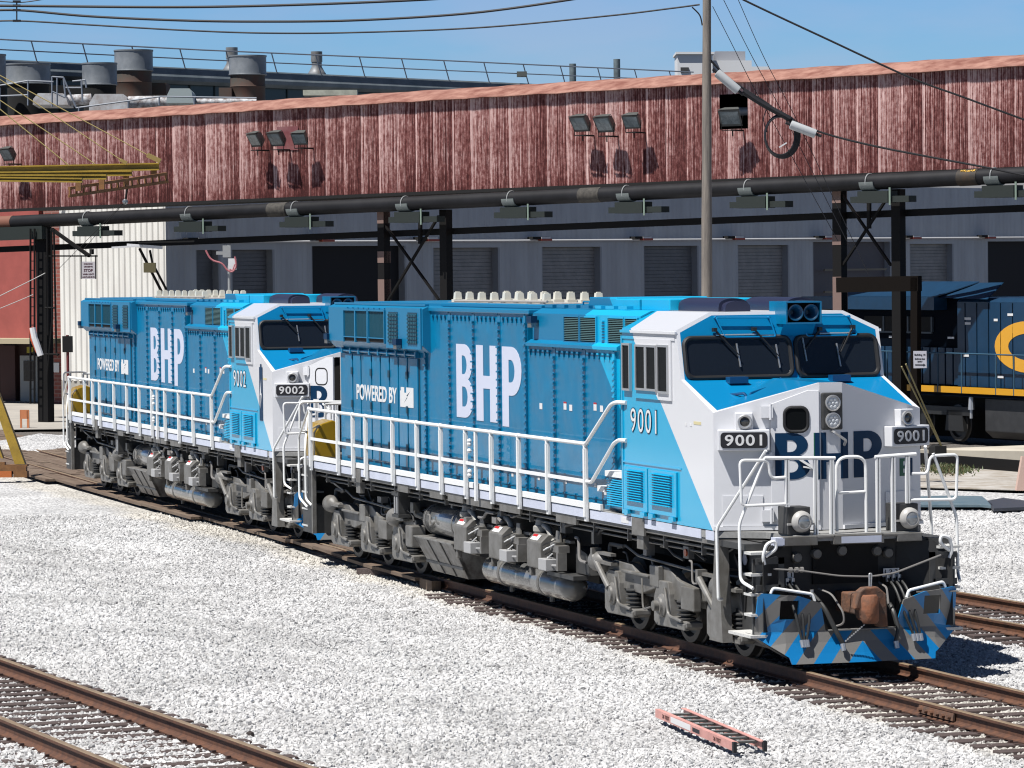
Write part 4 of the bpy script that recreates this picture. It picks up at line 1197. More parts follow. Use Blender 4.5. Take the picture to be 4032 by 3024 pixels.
def gravel_mat(name, rocks):
    m = mat(name, (.6, .6, .6), rough=.9, spec=.2)
    t = m.node_tree; b = t.nodes['Principled BSDF']
    geo = t.nodes.new('ShaderNodeNewGeometry')
    ramp = t.nodes.new('ShaderNodeValToRGB')
    e = ramp.color_ramp.elements
    if rocks:
        src = t.nodes.new('ShaderNodeObjectInfo').outputs['Random']
        e[0].position = 0; e[0].color = (.28, .28, .29, 1); e[1].position = 1; e[1].color = (.78, .78, .77, 1)
        for p, c in ((.04, (.42, .415, .41)), (.12, (.54, .535, .53)), (.4, (.66, .66, .66)), (.8, (.74, .735, .73))):
            n = ramp.color_ramp.elements.new(p); n.color = (*c, 1)
        t.links.new(src, ramp.inputs[0])
    else:
        v = t.nodes.new('ShaderNodeTexVoronoi'); v.inputs['Scale'].default_value = 15
        t.links.new(geo.outputs['Position'], v.inputs['Vector'])
        s = t.nodes.new('ShaderNodeSeparateColor'); t.links.new(v.outputs['Color'], s.inputs[0])
        e[0].color = (.30, .30, .31, 1); e[1].color = (.80, .80, .80, 1); n = ramp.color_ramp.elements.new(.25); n.color = (.60, .60, .60, 1)
        t.links.new(s.outputs[0], ramp.inputs[0])
        bp = t.nodes.new('ShaderNodeBump'); bp.inputs['Strength'].default_value = 1; bp.inputs['Distance'].default_value = .05; bp.invert = True
        t.links.new(v.outputs['Distance'], bp.inputs['Height']); t.links.new(bp.outputs[0], b.inputs['Normal'])
    # patches: broad tonal drift, and cream stone along the middle track
    n1 = t.nodes.new('ShaderNodeTexNoise'); n1.inputs['Scale'].default_value = .45; n1.inputs['Detail'].default_value = 5
    t.links.new(geo.outputs['Position'], n1.inputs['Vector'])
    r1 = t.nodes.new('ShaderNodeMapRange'); r1.inputs[1].default_value = .35; r1.inputs[2].default_value = .68; r1.inputs[3].default_value = .77; r1.inputs[4].default_value = .60
    t.links.new(n1.outputs['Fac'], r1.inputs[0])
    mul = t.nodes.new('ShaderNodeVectorMath'); mul.operation = 'SCALE'
    t.links.new(ramp.outputs[0], mul.inputs[0]); t.links.new(r1.outputs[0], mul.inputs['Scale'])
    sp = t.nodes.new('ShaderNodeSeparateXYZ'); t.links.new(geo.outputs['Position'], sp.inputs[0])
    ab = t.nodes.new('ShaderNodeMath'); ab.operation = 'ABSOLUTE'; t.links.new(sp.outputs['Y'], ab.inputs[0])
    nz = t.nodes.new('ShaderNodeMath'); nz.operation = 'MULTIPLY_ADD'; nz.inputs[1].default_value = 1.2; t.links.new(n1.outputs['Fac'], nz.inputs[0]); t.links.new(ab.outputs[0], nz.inputs[2])
    mr = t.nodes.new('ShaderNodeMapRange'); mr.inputs[1].default_value = 1.7; mr.inputs[2].default_value = 2.2; mr.inputs[3].default_value = 1; mr.inputs[4].default_value = 0
    t.links.new(nz.outputs[0], mr.inputs[0])
    mx = t.nodes.new('ShaderNodeMix'); mx.data_type = 'RGBA'; mx.blend_type = 'MULTIPLY'
    mx.inputs['B'].default_value = (.98, .94, .86, 1)
    t.links.new(mr.outputs[0], mx.inputs['Factor']); t.links.new(mul.outputs[0], mx.inputs['A'])
    if rocks:
        t.links.new(mx.outputs['Result'], b.inputs['Base Color'])
        return m
    # unseen ground outside the stoned yard, darkened to cut bounced fill light
    def band(out, c, h, f):
        s_ = t.nodes.new('ShaderNodeMath'); s_.operation = 'SUBTRACT'; s_.inputs[1].default_value = c; t.links.new(out, s_.inputs[0])
        a_ = t.nodes.new('ShaderNodeMath'); a_.operation = 'ABSOLUTE'; t.links.new(s_.outputs[0], a_.inputs[0])
        m_ = t.nodes.new('ShaderNodeMapRange'); m_.inputs[1].default_value = h; m_.inputs[2].default_value = h + f; t.links.new(a_.outputs[0], m_.inputs[0]); return m_.outputs[0]
    bx_ = band(sp.outputs['X'], -24, 48, 4); by_ = band(sp.outputs['Y'], 1, 18, 3)
    mxx = t.nodes.new('ShaderNodeMath'); mxx.operation = 'MAXIMUM'; t.links.new(bx_, mxx.inputs[0]); t.links.new(by_, mxx.inputs[1])
    m3 = t.nodes.new('ShaderNodeMix'); m3.data_type = 'RGBA'; m3.inputs['B'].default_value = (.12, .11, .10, 1)
    t.links.new(mxx.outputs[0], m3.inputs['Factor']); t.links.new(mx.outputs['Result'], m3.inputs['A']); t.links.new(m3.outputs['Result'], b.inputs['Base Color'])
    return m


b = MB()
xs_ = [-700, -400, -250, -180, -140] + [-120 + i * 1.5 for i in range(95)] + [23 + i * 8 for i in range(10)] + [250, 600]
ys_ = [-500, -200, -90, -50, -30] + [-22 + i * 1.0 for i in range(76)] + [60, 80, 120, 200, 400, 700]
nx_, ny_ = len(xs_), len(ys_)
b.V = [(x, y, gz(x, y) - .03 if -125 < x < 60 and -30 < y < 60 else -.2) for x in xs_ for y in ys_]
for i in range(nx_ - 1):
    for j in range(ny_ - 1):
        b.F.append((i * ny_ + j, (i + 1) * ny_ + j, (i + 1) * ny_ + j + 1, i * ny_ + j + 1)); b.M.append(0)
b.build('ground', gravel_mat('gravel_bed', False), None, smooth=True, kind='structure')

# loose stones: an emitter patch with a density per vertex, filled by geometry nodes
b = MB(); cell = .6; dens = []
idx = {}
X0, X1, Y0, Y1 = -78, 24, -20, 34
nx_ = int((X1 - X0) / cell); ny_ = int((Y1 - Y0) / cell)
for i in range(nx_):
    for j in range(ny_):
        x = X0 + (i + .5) * cell; y = Y0 + (j + .5) * cell
        r = Vector((x, y, -.1)) - CAM; d = r.dot(FW)
        if d < 38: continue
        u = 2016 + FPX * r.dot(RT) / d; v = 1512 - FPX * r.dot(UP) / d
        if u < -500 or u > 4500 or v > 3300 or v < 1500: continue
        if x < -15 and -1.0 < y - yc(x) < 1.8 and x > -75: continue
        if d > 85: continue
        dn = 330 if d < 58 else (230 if d < 70 else 150)
        q = []
        for (ii, jj) in ((i, j), (i + 1, j), (i + 1, j + 1), (i, j + 1)):
            if (ii, jj) not in idx:
                xx, yy = X0 + ii * cell, Y0 + jj * cell
                idx[(ii, jj)] = len(b.V); b.V.append((xx, yy, gz(xx, yy) - .028)); dens.append(dn)
            q.append(idx[(ii, jj)])
        b.F.append(tuple(q)); b.M.append(0)
gs = b.build('gravel_stones', gravel_mat('gravel_stone', True), None, kind='stuff', label='loose pale grey crushed stone ballast covering the yard between the tracks', cat='gravel')
me = gs.data
at_ = me.attributes.new('dens', 'FLOAT', 'POINT')
for i, vv in enumerate(me.vertices):
    r = vv.co - CAM; d = r.dot(FW); at_.data[i].value = 330 if d < 58 else (240 if d < 70 else 150)
ng = bpy.data.node_groups.new('stones', 'GeometryNodeTree')
ng.interface.new_socket('Geometry', in_out='INPUT', socket_type='NodeSocketGeometry')
ng.interface.new_socket('Geometry', in_out='OUTPUT', socket_type='NodeSocketGeometry')
N = ng.nodes; L = ng.links
gi = N.new('NodeGroupInput'); go = N.new('NodeGroupOutput')
dp = N.new('GeometryNodeDistributePointsOnFaces'); na = N.new('GeometryNodeInputNamedAttribute'); na.data_type = 'FLOAT'; na.inputs[0].default_value = 'dens'
L.new(gi.outputs[0], dp.inputs['Mesh']); L.new(na.outputs[0], dp.inputs['Density'])
jn = N.new('GeometryNodeJoinGeometry')
for k in range(6):
    ic = N.new('GeometryNodeMeshIcoSphere'); ic.inputs['Radius'].default_value = 1; ic.inputs['Subdivisions'].default_value = 2
    sp = N.new('GeometryNodeSetPosition'); nt_ = N.new('ShaderNodeTexNoise'); nt_.inputs['Scale'].default_value = .9; nt_.noise_dimensions = '4D'; nt_.inputs['W'].default_value = k * 7.3; nt_.inputs['Detail'].default_value = 1
    sb = N.new('ShaderNodeVectorMath'); sb.operation = 'SUBTRACT'; sb.inputs[1].default_value = (.5, .5, .5)
    sc = N.new('ShaderNodeVectorMath'); sc.operation = 'MULTIPLY'; sc.inputs[1].default_value = (2.6, 2.6, 2.2)
    L.new(nt_.outputs['Color'], sb.inputs[0]); L.new(sb.outputs[0], sc.inputs[0]); L.new(ic.outputs['Mesh'], sp.inputs['Geometry']); L.new(sc.outputs[0], sp.inputs['Offset'])
    gti = N.new('GeometryNodeGeometryToInstance'); L.new(sp.outputs[0], gti.inputs[0]); L.new(gti.outputs[0], jn.inputs[0])
io = N.new('GeometryNodeInstanceOnPoints'); io.inputs['Pick Instance'].default_value = True
L.new(dp.outputs['Points'], io.inputs['Points']); L.new(jn.outputs[0], io.inputs['Instance'])
rv = N.new('FunctionNodeRandomValue'); rv.data_type = 'FLOAT_VECTOR'; rv.inputs[0].default_value = (0, 0, 0); rv.inputs[1].default_value = (1.3, 1.3, 6.28)
L.new(rv.outputs[0], io.inputs['Rotation'])
rs = N.new('FunctionNodeRandomValue'); rs.data_type = 'FLOAT_VECTOR'; rs.inputs[0].default_value = (.016, .014, .010); rs.inputs[1].default_value = (.042, .034, .024)
L.new(rs.outputs[0], io.inputs['Scale'])
smn = N.new('GeometryNodeSetMaterial'); smn.inputs['Material'].default_value = MATS['gravel_stone']
L.new(io.outputs[0], smn.inputs[0])
j2 = N.new('GeometryNodeJoinGeometry'); L.new(gi.outputs[0], j2.inputs[0]); L.new(smn.outputs[0], j2.inputs[0])
L.new(j2.outputs[0], go.inputs[0])
gm = gs.modifiers.new('stones', 'NODES'); gm.node_group = ng

# ---------------------------------------------------------------- tracks
M_railside = mat('rail_rust', (.145, .062, .032), rough=.7, col2=(.075, .035, .022), vscale=9, bump=.2, bscale=40)
M_railtop = mat('rail_head_worn', (.26, .19, .12), rough=.45, var=.2, vscale=6, stretch=(.3, 4, 4))
M_tie = mat('creosoted_timber', (.055, .036, .032), rough=.85, col2=(.10, .075, .07), vscale=7, stretch=(6, .6, 4), bump=.4, bscale=12)
prof = [(-.075, -.172), (.075, -.172), (.075, -.158), (.02, -.14), (.010, -.125), (.010, -.045), (.037, -.036), (.037, -.006), (.030, 0), (-.030, 0), (-.037, -.006), (-.037, -.036), (-.010, -.045), (-.010, -.125), (-.02, -.14), (-.075, -.158)]


def rail(pts, label):
    b = MB(); n = len(prof); P = [Vector(p) for p in pts]
    for i, p in enumerate(P):
        d = (P[min(i + 1, len(P) - 1)] - P[max(i - 1, 0)]); d.z = 0; d.normalize(); s = Vector((-d.y, d.x, 0))
        b.V += [tuple(p + s * a + Vector((0, 0, z))) for a, z in prof]
    for i in range(len(P) - 1):
        for k in range(n):
            k2 = (k + 1) % n
            b.F.append((i * n + k, i * n + k2, (i + 1) * n + k2, (i + 1) * n + k)); b.M.append(1 if k in (7, 8, 9) else 0)
    b.F.append(tuple(range(n))); b.M.append(0); b.F.append(tuple(range((len(P) - 1) * n, len(P) * n))); b.M.append(0)
    return b.build('rail', [M_railside, M_railtop], None, label=label, cat='rail', group='steel rails of the yard tracks')


xx = [40, 20, 8, 0, -8, -14, -16, -18, -20, -22, -25, -30, -36, -45, -52, -60, -68, -75, -95]
GH = .755
zt = lambda x: -.07 * sm(-20, -27, x)
rail([(x, yc(x) - GH, zt(x)) for x in xx], 'near rail of the middle track under the blue locomotives, rusty with a worn head')
rail([(x, yc(x) + GH, zt(x)) for x in xx], 'far rail of the middle track under the blue locomotives')
P = lambda o, d, s: o + d * s
rail([P(FA0, fdir, s) for s in (-30, 0, 10, 25)], 'farther of the two rusty rails in the lower left corner')
rail([P(FA0 - fn * FG, fdir, s) for s in (-30, 0, 10, 25)], 'nearest rusty rail, at the very bottom left corner')
rail([P(RA0, rdir, s) for s in (-45, 0, 10, 40)], 'farther rail of the track passing behind the snow plough at right')
rail([P(RB0, rdir, s) for s in (-45, 0, 10, 40)], 'nearer rail of the track passing behind the snow plough at right')

tie_src = None


def tie(c, ang, w_=.22, ln=2.6, grp='', lab=''):
    global tie_src
    if tie_src is None:
        b = MB(); b.box(-.115, .115, -1.3, 1.3, -.19, 0)
        o = b.build('sleeper', M_tie, None, bevel=.01)
        k = MB()
        for s in (-1, 1):
            for q in (-1, 1):
                k.box(-.10 if q < 0 else .04, -.04 if q < 0 else .10, s * .755 - .12, s * .755 + .12, 0, .008)
                k.box(q * .07 - .02, q * .07 + .02, s * .755 + q * .095 - .02, s * .755 + q * .095 + .02, .008, .03)
        k.build('rail_spike', mat('spike_iron', (.05, .025, .02), rough=.8), o)
        tie_src = o; r = o
    else:
        r = tie_src.copy(); COL.objects.link(r)
        for ch in [c_ for c_ in tie_src.children]:
            d = ch.copy(); COL.objects.link(d); d.parent = r
    r.location = c; r.rotation_euler = (random.uniform(-.006, .006), random.uniform(-.01, .01), ang + random.uniform(-.02, .02))
    r.scale = (1, ln / 2.6, 1)
    r['label'] = lab; r['category'] = 'sleeper'; r['group'] = grp


x = 13.0
while x > -14:
    tie((x, random.uniform(-.08, .08), -.175), 0, ln=2.75, grp='sleepers of the middle track', lab='dark timber sleeper half buried in pale stone under the middle track')
    x -= .52
for k in range(46):
    s = -7 + k * .50
    c = FA0 - fn * FG / 2 + fdir * s; c.z = FZ - .175
    tie(c, atan2(fdir.y, fdir.x), ln=2.8, grp='sleepers of the lower left track', lab='dark timber sleeper half buried in pale stone in the lower left corner track')
for k in range(30):
    s = -4 + k * .52
    c = RA0 - rn * RG / 2 + rdir * s; c.z = -.175
    tie(c, atan2(rdir.y, rdir.x), ln=2.8, grp='sleepers of the right hand track', lab='dark timber sleeper of the track passing behind the snow plough')

# bolted joint on the near rail
J0 = onplane(3618, 2780, (0, -.80, 0), (0, 1, 0)); J1 = onplane(3755, 2812, (0, -.80, 0), (0, 1, 0))
b = MB(); b.prism([(J0.x, -.79, -.135), (J0.x, -.815, -.13), (J0.x, -.80, -.045), (J0.x, -.775, -.045)], (J1.x - J0.x, 0, 0))
jo = b.build('joint_bar', M_rust, None, label='rusty bolted joint bar clamped on the near rail of the middle track', cat='joint bar')
b = MB()
for k in range(6): b.cyl((J0.x + (J1.x - J0.x) * (k + .5) / 6, -.80, -.09), (J0.x + (J1.x - J0.x) * (k + .5) / 6, -.85, -.09), .028, None, 6)
b.build('bolt', M_rust, jo)

# plank crossing the second locomotive stands on
M_plank = mat('crossing_timber', (.115, .075, .052), rough=.9, col2=(.19, .14, .10), vscale=2.2, stretch=(.25, 3, 1), bump=.3, bscale=6)
b = MB()
rowsy = [-1.62, -1.36, -1.10, -.84, -.62, -.36, -.10, .16, .42, .64, .86, 1.12, 1.38, 1.64, 1.90]
for r_, (y0, y1) in enumerate(zip(rowsy, rowsy[1:])):
    if y0 in (-.84, .64): continue
    x = -14.0 - random.random() * 1.5 - (0 if y0 > -1.2 else 4 + 30 * (y0 < -1.5)) - (14 if y0 < -1.2 and y0 > -1.5 else 0)
    while x > -85:
        Lp = 2.6; z0 = zt(x) - .075 + random.uniform(-.012, .012)
        a, c = x, x - Lp + .02
        v = [(a, yc(a) + y0 + .008, z0), (a, yc(a) + y1 - .008, z0), (c, yc(c) + y1 - .008, z0), (c, yc(c) + y0 + .008, z0)]
        b.prism(v, (0, 0, .055)); x -= Lp
b.build('timber_crossing', M_plank, None, label='brown plank crossing laid along the track under the second locomotive', cat='plank crossing')
b = MB(); b.box(-15.0, -14.3, -1.0, -.84, -.22, -.03)
b.build('timber_block', M_plank, None, label='short brown timber block at the end of the plank crossing', cat='timber')
a = onz(1420, 2248, -.15); b = MB(); b.bar(a, onz(1560, 2258, -.15), .2, .1)
b.build('timber_offcut', M_tie, None, label='loose dark timber offcut lying on the stones below the rear truck', cat='timber')

# ladder on the stones
LA, LB, LC, LD = onz(2584, 2814, -.12), onz(2892, 2948, -.12), onz(3022, 2948, -.12), onz(2722, 2812, -.12)
M_lad = mat('ladder_pink_fibreglass', (.64, .32, .28), rough=.55, var=.12, vscale=4)
e = (LB - LA).normalized(); wv = (LC - LB); n_ = wv - e * wv.dot(e); wd = n_.length; n_.normalize(); Ln = (LB - LA).length
lad = empty('ladder', LA - Vector((0, 0, .035)), 0, label='pink fibreglass ladder with grey rungs lying flat on the stones at bottom right', cat='ladder')
ladr = lambda s, t, z: e * s + n_ * t + Vector((0, 0, z))
for t in (0, wd):
    b = MB(); b.obox(ladr(Ln / 2, t, .055), e * Ln / 2, n_ * .012, Vector((0, 0, .048))); b.obox(ladr(Ln / 2, t + (.02 if t == 0 else -.02), .10), e * Ln / 2, n_ * .025, Vector((0, 0, .004)))
    b.build('side_rail', M_lad, lad)
    b = MB(); b.obox(ladr(Ln, t, .05), e * .03, n_ * .02, Vector((0, 0, .058)))
    b.build('foot', M_blk, lad)
for k in range(9):
    s = .35 + k * (Ln - .5) / 8.4
    b = MB(); b.obox(ladr(s, wd / 2, .07), e * .045, n_ * (wd / 2 - .012), Vector((0, 0, .014)) + e * .02)
    b.build('rung', mat('rung_grey', (.24, .24, .23), rough=.4, metal=.3), lad)
b = MB(); b.obox(ladr(Ln * .34, -.0135, .058), e * Ln * .13, n_ * .001, Vector((0, 0, .034)), 0); b.obox(ladr(Ln * .54, -.0135, .055), e * Ln * .045, n_ * .001, Vector((0, 0, .022)), 1)
b.build('ladder_label', [M_lab, M_ink], lad)
for s in (.10, .76):
    text('26 TEST', ladr(Ln * s, -.0145, .035), e, (0, 0, 1), Ln * .09, .045, bold=.02, thick=.002).build('ladder_marking', mat('brown_ink', (.12, .04, .03)), lad)
b = MB(); b.sphere((0, 0, .03), .07, 8, sc=(1, .8, 1.1))
o = b.build('dark_stone', mat('dark_stone', (.03, .022, .02), rough=.8), None, label='small dark brown lump sitting on pale stones near the lower left rails', cat='stone')
o.location = onz(985, 2915, .10)

# ---------------------------------------------------------------- background frames
D1 = Vector((.84, .5426, 0)).normalized()      # run of the red gallery, to the right and nearer
D2 = Vector((-D1.y, D1.x, 0))                  # run of the grey warehouse, to the right and farther
N1 = Vector((D1.y, -D1.x, 0))                  # facing the camera
N2 = D1.copy()
Zv = Vector((0, 0, 1))
PP = onz(160, 1662, -.1)                       # foot of the left post, pipe plane
PW = PP - N1 * 2.6                             # gallery wall plane
pw = lambda u, v, off=0: onplane(u, v, PW + N1 * off, N1)
pp = lambda u, v, off=0: onplane(u, v, PP + N1 * off, N1)

# --- red corrugated gallery
mr_ = mat('red_corrugated', (.2, .06, .06), rough=.75, spec=.3)
t = mr_.node_tree; bs = t.nodes['Principled BSDF']
tc = t.nodes.new('ShaderNodeTexCoord'); sp = t.nodes.new('ShaderNodeSeparateXYZ'); t.links.new(tc.outputs['UV'], sp.inputs[0])


def nd(kind, **k):
    n = t.nodes.new(kind)
    for a, v_ in k.items(): setattr(n, a, v_)
    return n


def mth(op, a, b_=None, c_=None):
    n = nd('ShaderNodeMath', operation=op)
    for i, q in enumerate((a, b_, c_)):
        if q is None: continue
        if isinstance(q, (int, float)): n.inputs[i].default_value = q
        else: t.links.new(q, n.inputs[i])
    return n.outputs[0]


U_, V_ = sp.outputs['X'], sp.outputs['Y']
pan = mth('FLOOR', mth('DIVIDE', U_, .78))
wn_ = nd('ShaderNodeTexWhiteNoise', noise_dimensions='1D'); t.links.new(pan, wn_.inputs['W'])
cmb = nd('ShaderNodeCombineXYZ'); t.links.new(mth('MULTIPLY', U_, 20.0), cmb.inputs[0]); t.links.new(mth('MULTIPLY_ADD', V_, 1.1, wn_.outputs['Value']), cmb.inputs[1]); t.links.new(pan, cmb.inputs[2])
n1 = nd('ShaderNodeTexNoise'); n1.inputs['Scale'].default_value = 1.4; n1.inputs['Detail'].default_value = 8; n1.inputs['Roughness'].default_value = .72; t.links.new(cmb.outputs[0], n1.inputs['Vector'])
cm2 = nd('ShaderNodeCombineXYZ'); t.links.new(mth('MULTIPLY', U_, 5.0), cm2.inputs[0]); t.links.new(mth('MULTIPLY', V_, 3.2), cm2.inputs[1])
n2 = nd('ShaderNodeTexNoise'); n2.inputs['Scale'].default_value = 1.6; n2.inputs['Detail'].default_value = 7; n2.inputs['Roughness'].default_value = .75; t.links.new(cm2.outputs[0], n2.inputs['Vector'])
fr_ = mth('FRACT', mth('DIVIDE', U_, .78))
edge = mth('LESS_THAN', fr_, .10)
# combined flaking and painted corrugation shading: low = bare red paint, high = chalky pink
val = mth('ADD', mth('MULTIPLY', n1.outputs['Fac'], .62), mth('MULTIPLY', n2.outputs['Fac'], .48))
val = mth('ADD', val, mth('MULTIPLY_ADD', wn_.outputs['Value'], .13, -.07))
val = mth('ADD', val, mth('MULTIPLY', edge, .09))
val = mth('ADD', val, mth('MULTIPLY', mth('SUBTRACT', .45, fr_), .10))
hgt = mth('MULTIPLY', mth('SUBTRACT', V_, .25), .035)
val = mth('ADD', val, hgt)
val = mth('ADD', val, mth('MULTIPLY', mth('SINE', mth('MULTIPLY', U_, 2 * pi / .062)), .05))  # light and dark of the corrugation painted in as fine stripes
nst = nd('ShaderNodeTexNoise', noise_dimensions='1D'); nst.inputs['Scale'].default_value = 13; nst.inputs['Detail'].default_value = 3; t.links.new(U_, nst.inputs['W'])
val = mth('ADD', val, mth('MULTIPLY', mth('SUBTRACT', nst.outputs['Fac'], .5), .32))
rp = nd('ShaderNodeValToRGB'); ce = rp.color_ramp.elements
ce[0].position = .46; ce[0].color = (.065, .016, .015, 1); ce[1].position = .74; ce[1].color = (.66, .46, .43, 1)
for p_, c_ in ((.51, (.13, .034, .031)), (.57, (.21, .075, .068)), (.63, (.36, .18, .165))): q = ce.new(p_); q.color = (*c_, 1)
t.links.new(val, rp.inputs[0])
rn_ = nd('ShaderNodeValToRGB'); rn_.color_ramp.elements[0].position = .70; rn_.color_ramp.elements[0].color = (0, 0, 0, 1); rn_.color_ramp.elements[1].position = .80
n3 = nd('ShaderNodeTexNoise'); n3.inputs['Scale'].default_value = .8; n3.inputs['Detail'].default_value = 4; t.links.new(cm2.outputs[0], n3.inputs['Vector']); t.links.new(n3.outputs['Fac'], rn_.inputs[0])
mx = nd('ShaderNodeMix', data_type='RGBA'); mx.inputs['B'].default_value = (.30, .10, .03, 1)
t.links.new(rn_.outputs[0], mx.inputs['Factor']); t.links.new(rp.outputs[0], mx.inputs['A']); t.links.new(mx.outputs['Result'], bs.inputs['Base Color'])

mroof = mat('red_roof_sheet', (.20, .07, .048), rough=.8, col2=(.40, .21, .16), vscale=1.6, stretch=(1, 1, 1), bump=.2, bscale=8)


def uvwall(b, name, m, parent, O, **kw):
    o = b.build(name, m, parent, **kw)
    uv = o.data.uv_layers.new(name='UVMap')
    for lp in o.data.loops:
        p = o.data.vertices[lp.vertex_index].co - O
        uv.data[lp.index].uv = (p.dot(D1), p.z)
    return o


tl, tr_ = pw(-120, 499), pw(4160, 249)
bl, br = pw(-120, 829), pw(4160, 650)
gal = empty('elevated_gallery', (0, 0, 0), label='long elevated gallery clad in flaking red corrugated sheet with a rounded red roof', cat='gallery')
# real corrugation: sine profile along the wall, with the opening left out
def Lr(a, c, s): return a + (c - a) * s
o0, o1 = pw(2833, 370), pw(2946, 508)
tot = (tr_ - tl).dot(D1); s0 = (o0 - tl).dot(D1) / tot; s1 = (o1 - tl).dot(D1) / tot
n = int(tot / .0155); V_l = []
b = MB(); prev = None
hole_t = pw(2890, 370).z; hole_b = pw(2890, 508).z
for i in range(n + 1):
    s = i / n; off = N1 * (.014 * sin(i * pi / 2)) + N1 * (.01 * (int(s * tot / .78) % 2))
    T = Lr(tl, tr_, s) + off; Bm = Lr(bl, br, s) + off
    inside = s0 < s < s1
    base = len(b.V)
    b.V += [tuple(T), (T.x, T.y, hole_t if inside else (T.z + Bm.z) / 2), (T.x, T.y, hole_b if inside else (T.z + Bm.z) / 2), tuple(Bm)]
    if prev is not None:
        b.F.append((prev, base, base + 1, prev + 1)); b.M.append(0); b.F.append((prev + 2, base + 2, base + 3, prev + 3)); b.M.append(0)
    prev = base
uvwall(b, 'wall_cladding', mr_, gal, Vector(bl), smooth=True)
# roof: shallow barrel
b = MB(); ov = .20
arcp = [(ov, -.02), (-.25, .13), (-.8, .30), (-1.4, .40), (-2.0, .43), (-2.6, .40), (-3.2, .30), (-3.9, .1), (-4.2, -.05)]
for i in range(61):
    s = i / 60; T = Lr(tl, tr_, s)
    b.V += [tuple(T + N1 * a_ + Zv * (z_ + .015 * sin(i * 2.4))) for a_, z_ in arcp]
k_ = len(arcp)
for i in range(60):
    for j in range(k_ - 1): b.F.append((i * k_ + j, (i + 1) * k_ + j, (i + 1) * k_ + j + 1, i * k_ + j + 1)); b.M.append(0)
ro = b.build('roof', mroof, gal, smooth=True)
so = ro.modifiers.new('solid', 'SOLIDIFY'); so.thickness = .03
b = MB()
for a_, z_ in ((-.15, 0), (-4.0, 0)):
    pass
b.prism([tl - N1 * 4.0 - Zv * .05, bl - N1 * 4.0, bl - N1 * .1, bl - N1 * .1 + Zv * .05, bl - N1 * 3.9 + Zv * .05, tl - N1 * 3.9 - Zv * .05], tr_ - tl)
b.build('floor_and_back', M_void, gal)
b = MB(); b.prism([bl + N1 * .03 - Zv * .10, bl + N1 * .03, bl - N1 * .1, bl - N1 * .1 - Zv * .10], br - bl)
b.build('bottom_beam', M_void, gal)
b = MB(); q0, q1 = pw(1090, 500, .03), pw(1175, 590, .03)
b.prism([q0, Vector((q1.x, q1.y, q0.z)), q1, Vector((q0.x, q0.y, q1.z))], N1 * .01)
b.build('patch_panel', mat('patch_red', (.19, .05, .055), rough=.6, col2=(.26, .12, .12), vscale=2), gal)
b = MB(); q = pw(2890, 440, -.6); b.cyl(q - D1 * .9, q + D1 * .9, .13, None, 14)
b.build('pipe_inside', mat('inner_pipe', (.25, .27, .30), rough=.35), gal, smooth=True)

# floodlights on the gallery
M_fl = mat('floodlight_grey', (.09, .095, .09), rough=.5, var=.15)
M_flg = mat('floodlight_glass', (.22, .26, .27), rough=.12, var=.3, vscale=6, spec=.8)


def floodlight(u, v, wpx, tilt, label, off=.62):
    c = pw(u, v, off); wm = wpx / FPX * (c - CAM).dot(FW) / 2 * 1.12; h = wm * .78
    o = empty('floodlight', c, 0, label=label, cat='floodlight', group='floodlights on the red gallery')
    out = (N1 * cos(.55) - Zv * sin(.55)); out = (Matrix.Rotation(tilt, 3, 'Z') @ out); xx_ = out.cross(Zv).normalized(); xx_ = -xx_; up_ = out.cross(xx_); up_ = up_ if up_.z > 0 else -up_
    b = MB()
    f = [xx_ * (i * wm) + up_ * (j * h) + out * .12 for i, j in ((-1, -1), (1, -1), (1, 1), (-1, 1))]
    k = [xx_ * (i * wm * .62) + up_ * (j * h * .62) - out * .16 for i, j in ((-1, -1), (1, -1), (1, 1), (-1, 1))]
    b.add(f + k, [(0, 1, 5, 4), (1, 2, 6, 5), (2, 3, 7, 6), (3, 0, 4, 7), (4, 5, 6, 7), (0, 3, 2, 1)])
    b.prism([f[3] + up_ * .02, f[2] + up_ * .02, k[2] + up_ * .04, k[3] + up_ * .04], up_ * .015)
    b.build('housing', M_fl, o)
    b = MB(); g = [p * .80 + out * .026 for p in f]; g = [xx_ * (i * wm * .84) + up_ * (j * h * .78 + h * .06) + out * .122 for i, j in ((-1, -1), (1, -1), (1, 1), (-1, 1))]
    b.prism(g, out * .006); b.build('glass', M_flg, o)
    b = MB(); low = -Zv * (h + .14)
    b.tube([xx_ * wm * 1.04, xx_ * wm * .9 + low, -xx_ * wm * .9 + low, -xx_ * wm * 1.04], .014, 6)
    b.bar(low, low - N1 * (off - .02), .05, .05); b.bar(low - N1 * .05, low - N1 * .05 - Zv * .18, .03, .03); b.bar(low + D1 * -.25, low + D1 * .15, .05, .03)
    b.build('bracket', M_void, o)


for (u, v, w_, tl_, lb) in ((1010, 546, 66, -.25, 'leftmost grey floodlight of the left group of three on the red gallery'), (1093, 543, 68, -.1, 'middle grey floodlight of the left group of three on the red gallery'), (1184, 541, 58, .2, 'rightmost grey floodlight of the left group of three on the red gallery'),
                          (2290, 482, 76, -.1, 'leftmost grey floodlight of the right group of three on the red gallery'), (2385, 484, 78, -.1, 'middle grey floodlight of the right group of three on the red gallery'), (2492, 474, 66, .1, 'rightmost grey floodlight of the right group of three on the red gallery'),
                          (2880, 458, 82, .25, 'single pale floodlight in front of the dark opening beside the utility pole'), (34, 604, 60, -.1, 'single floodlight at the left edge of the photo by the yellow jib')):
    floodlight(u, v, w_, tl_, lb)

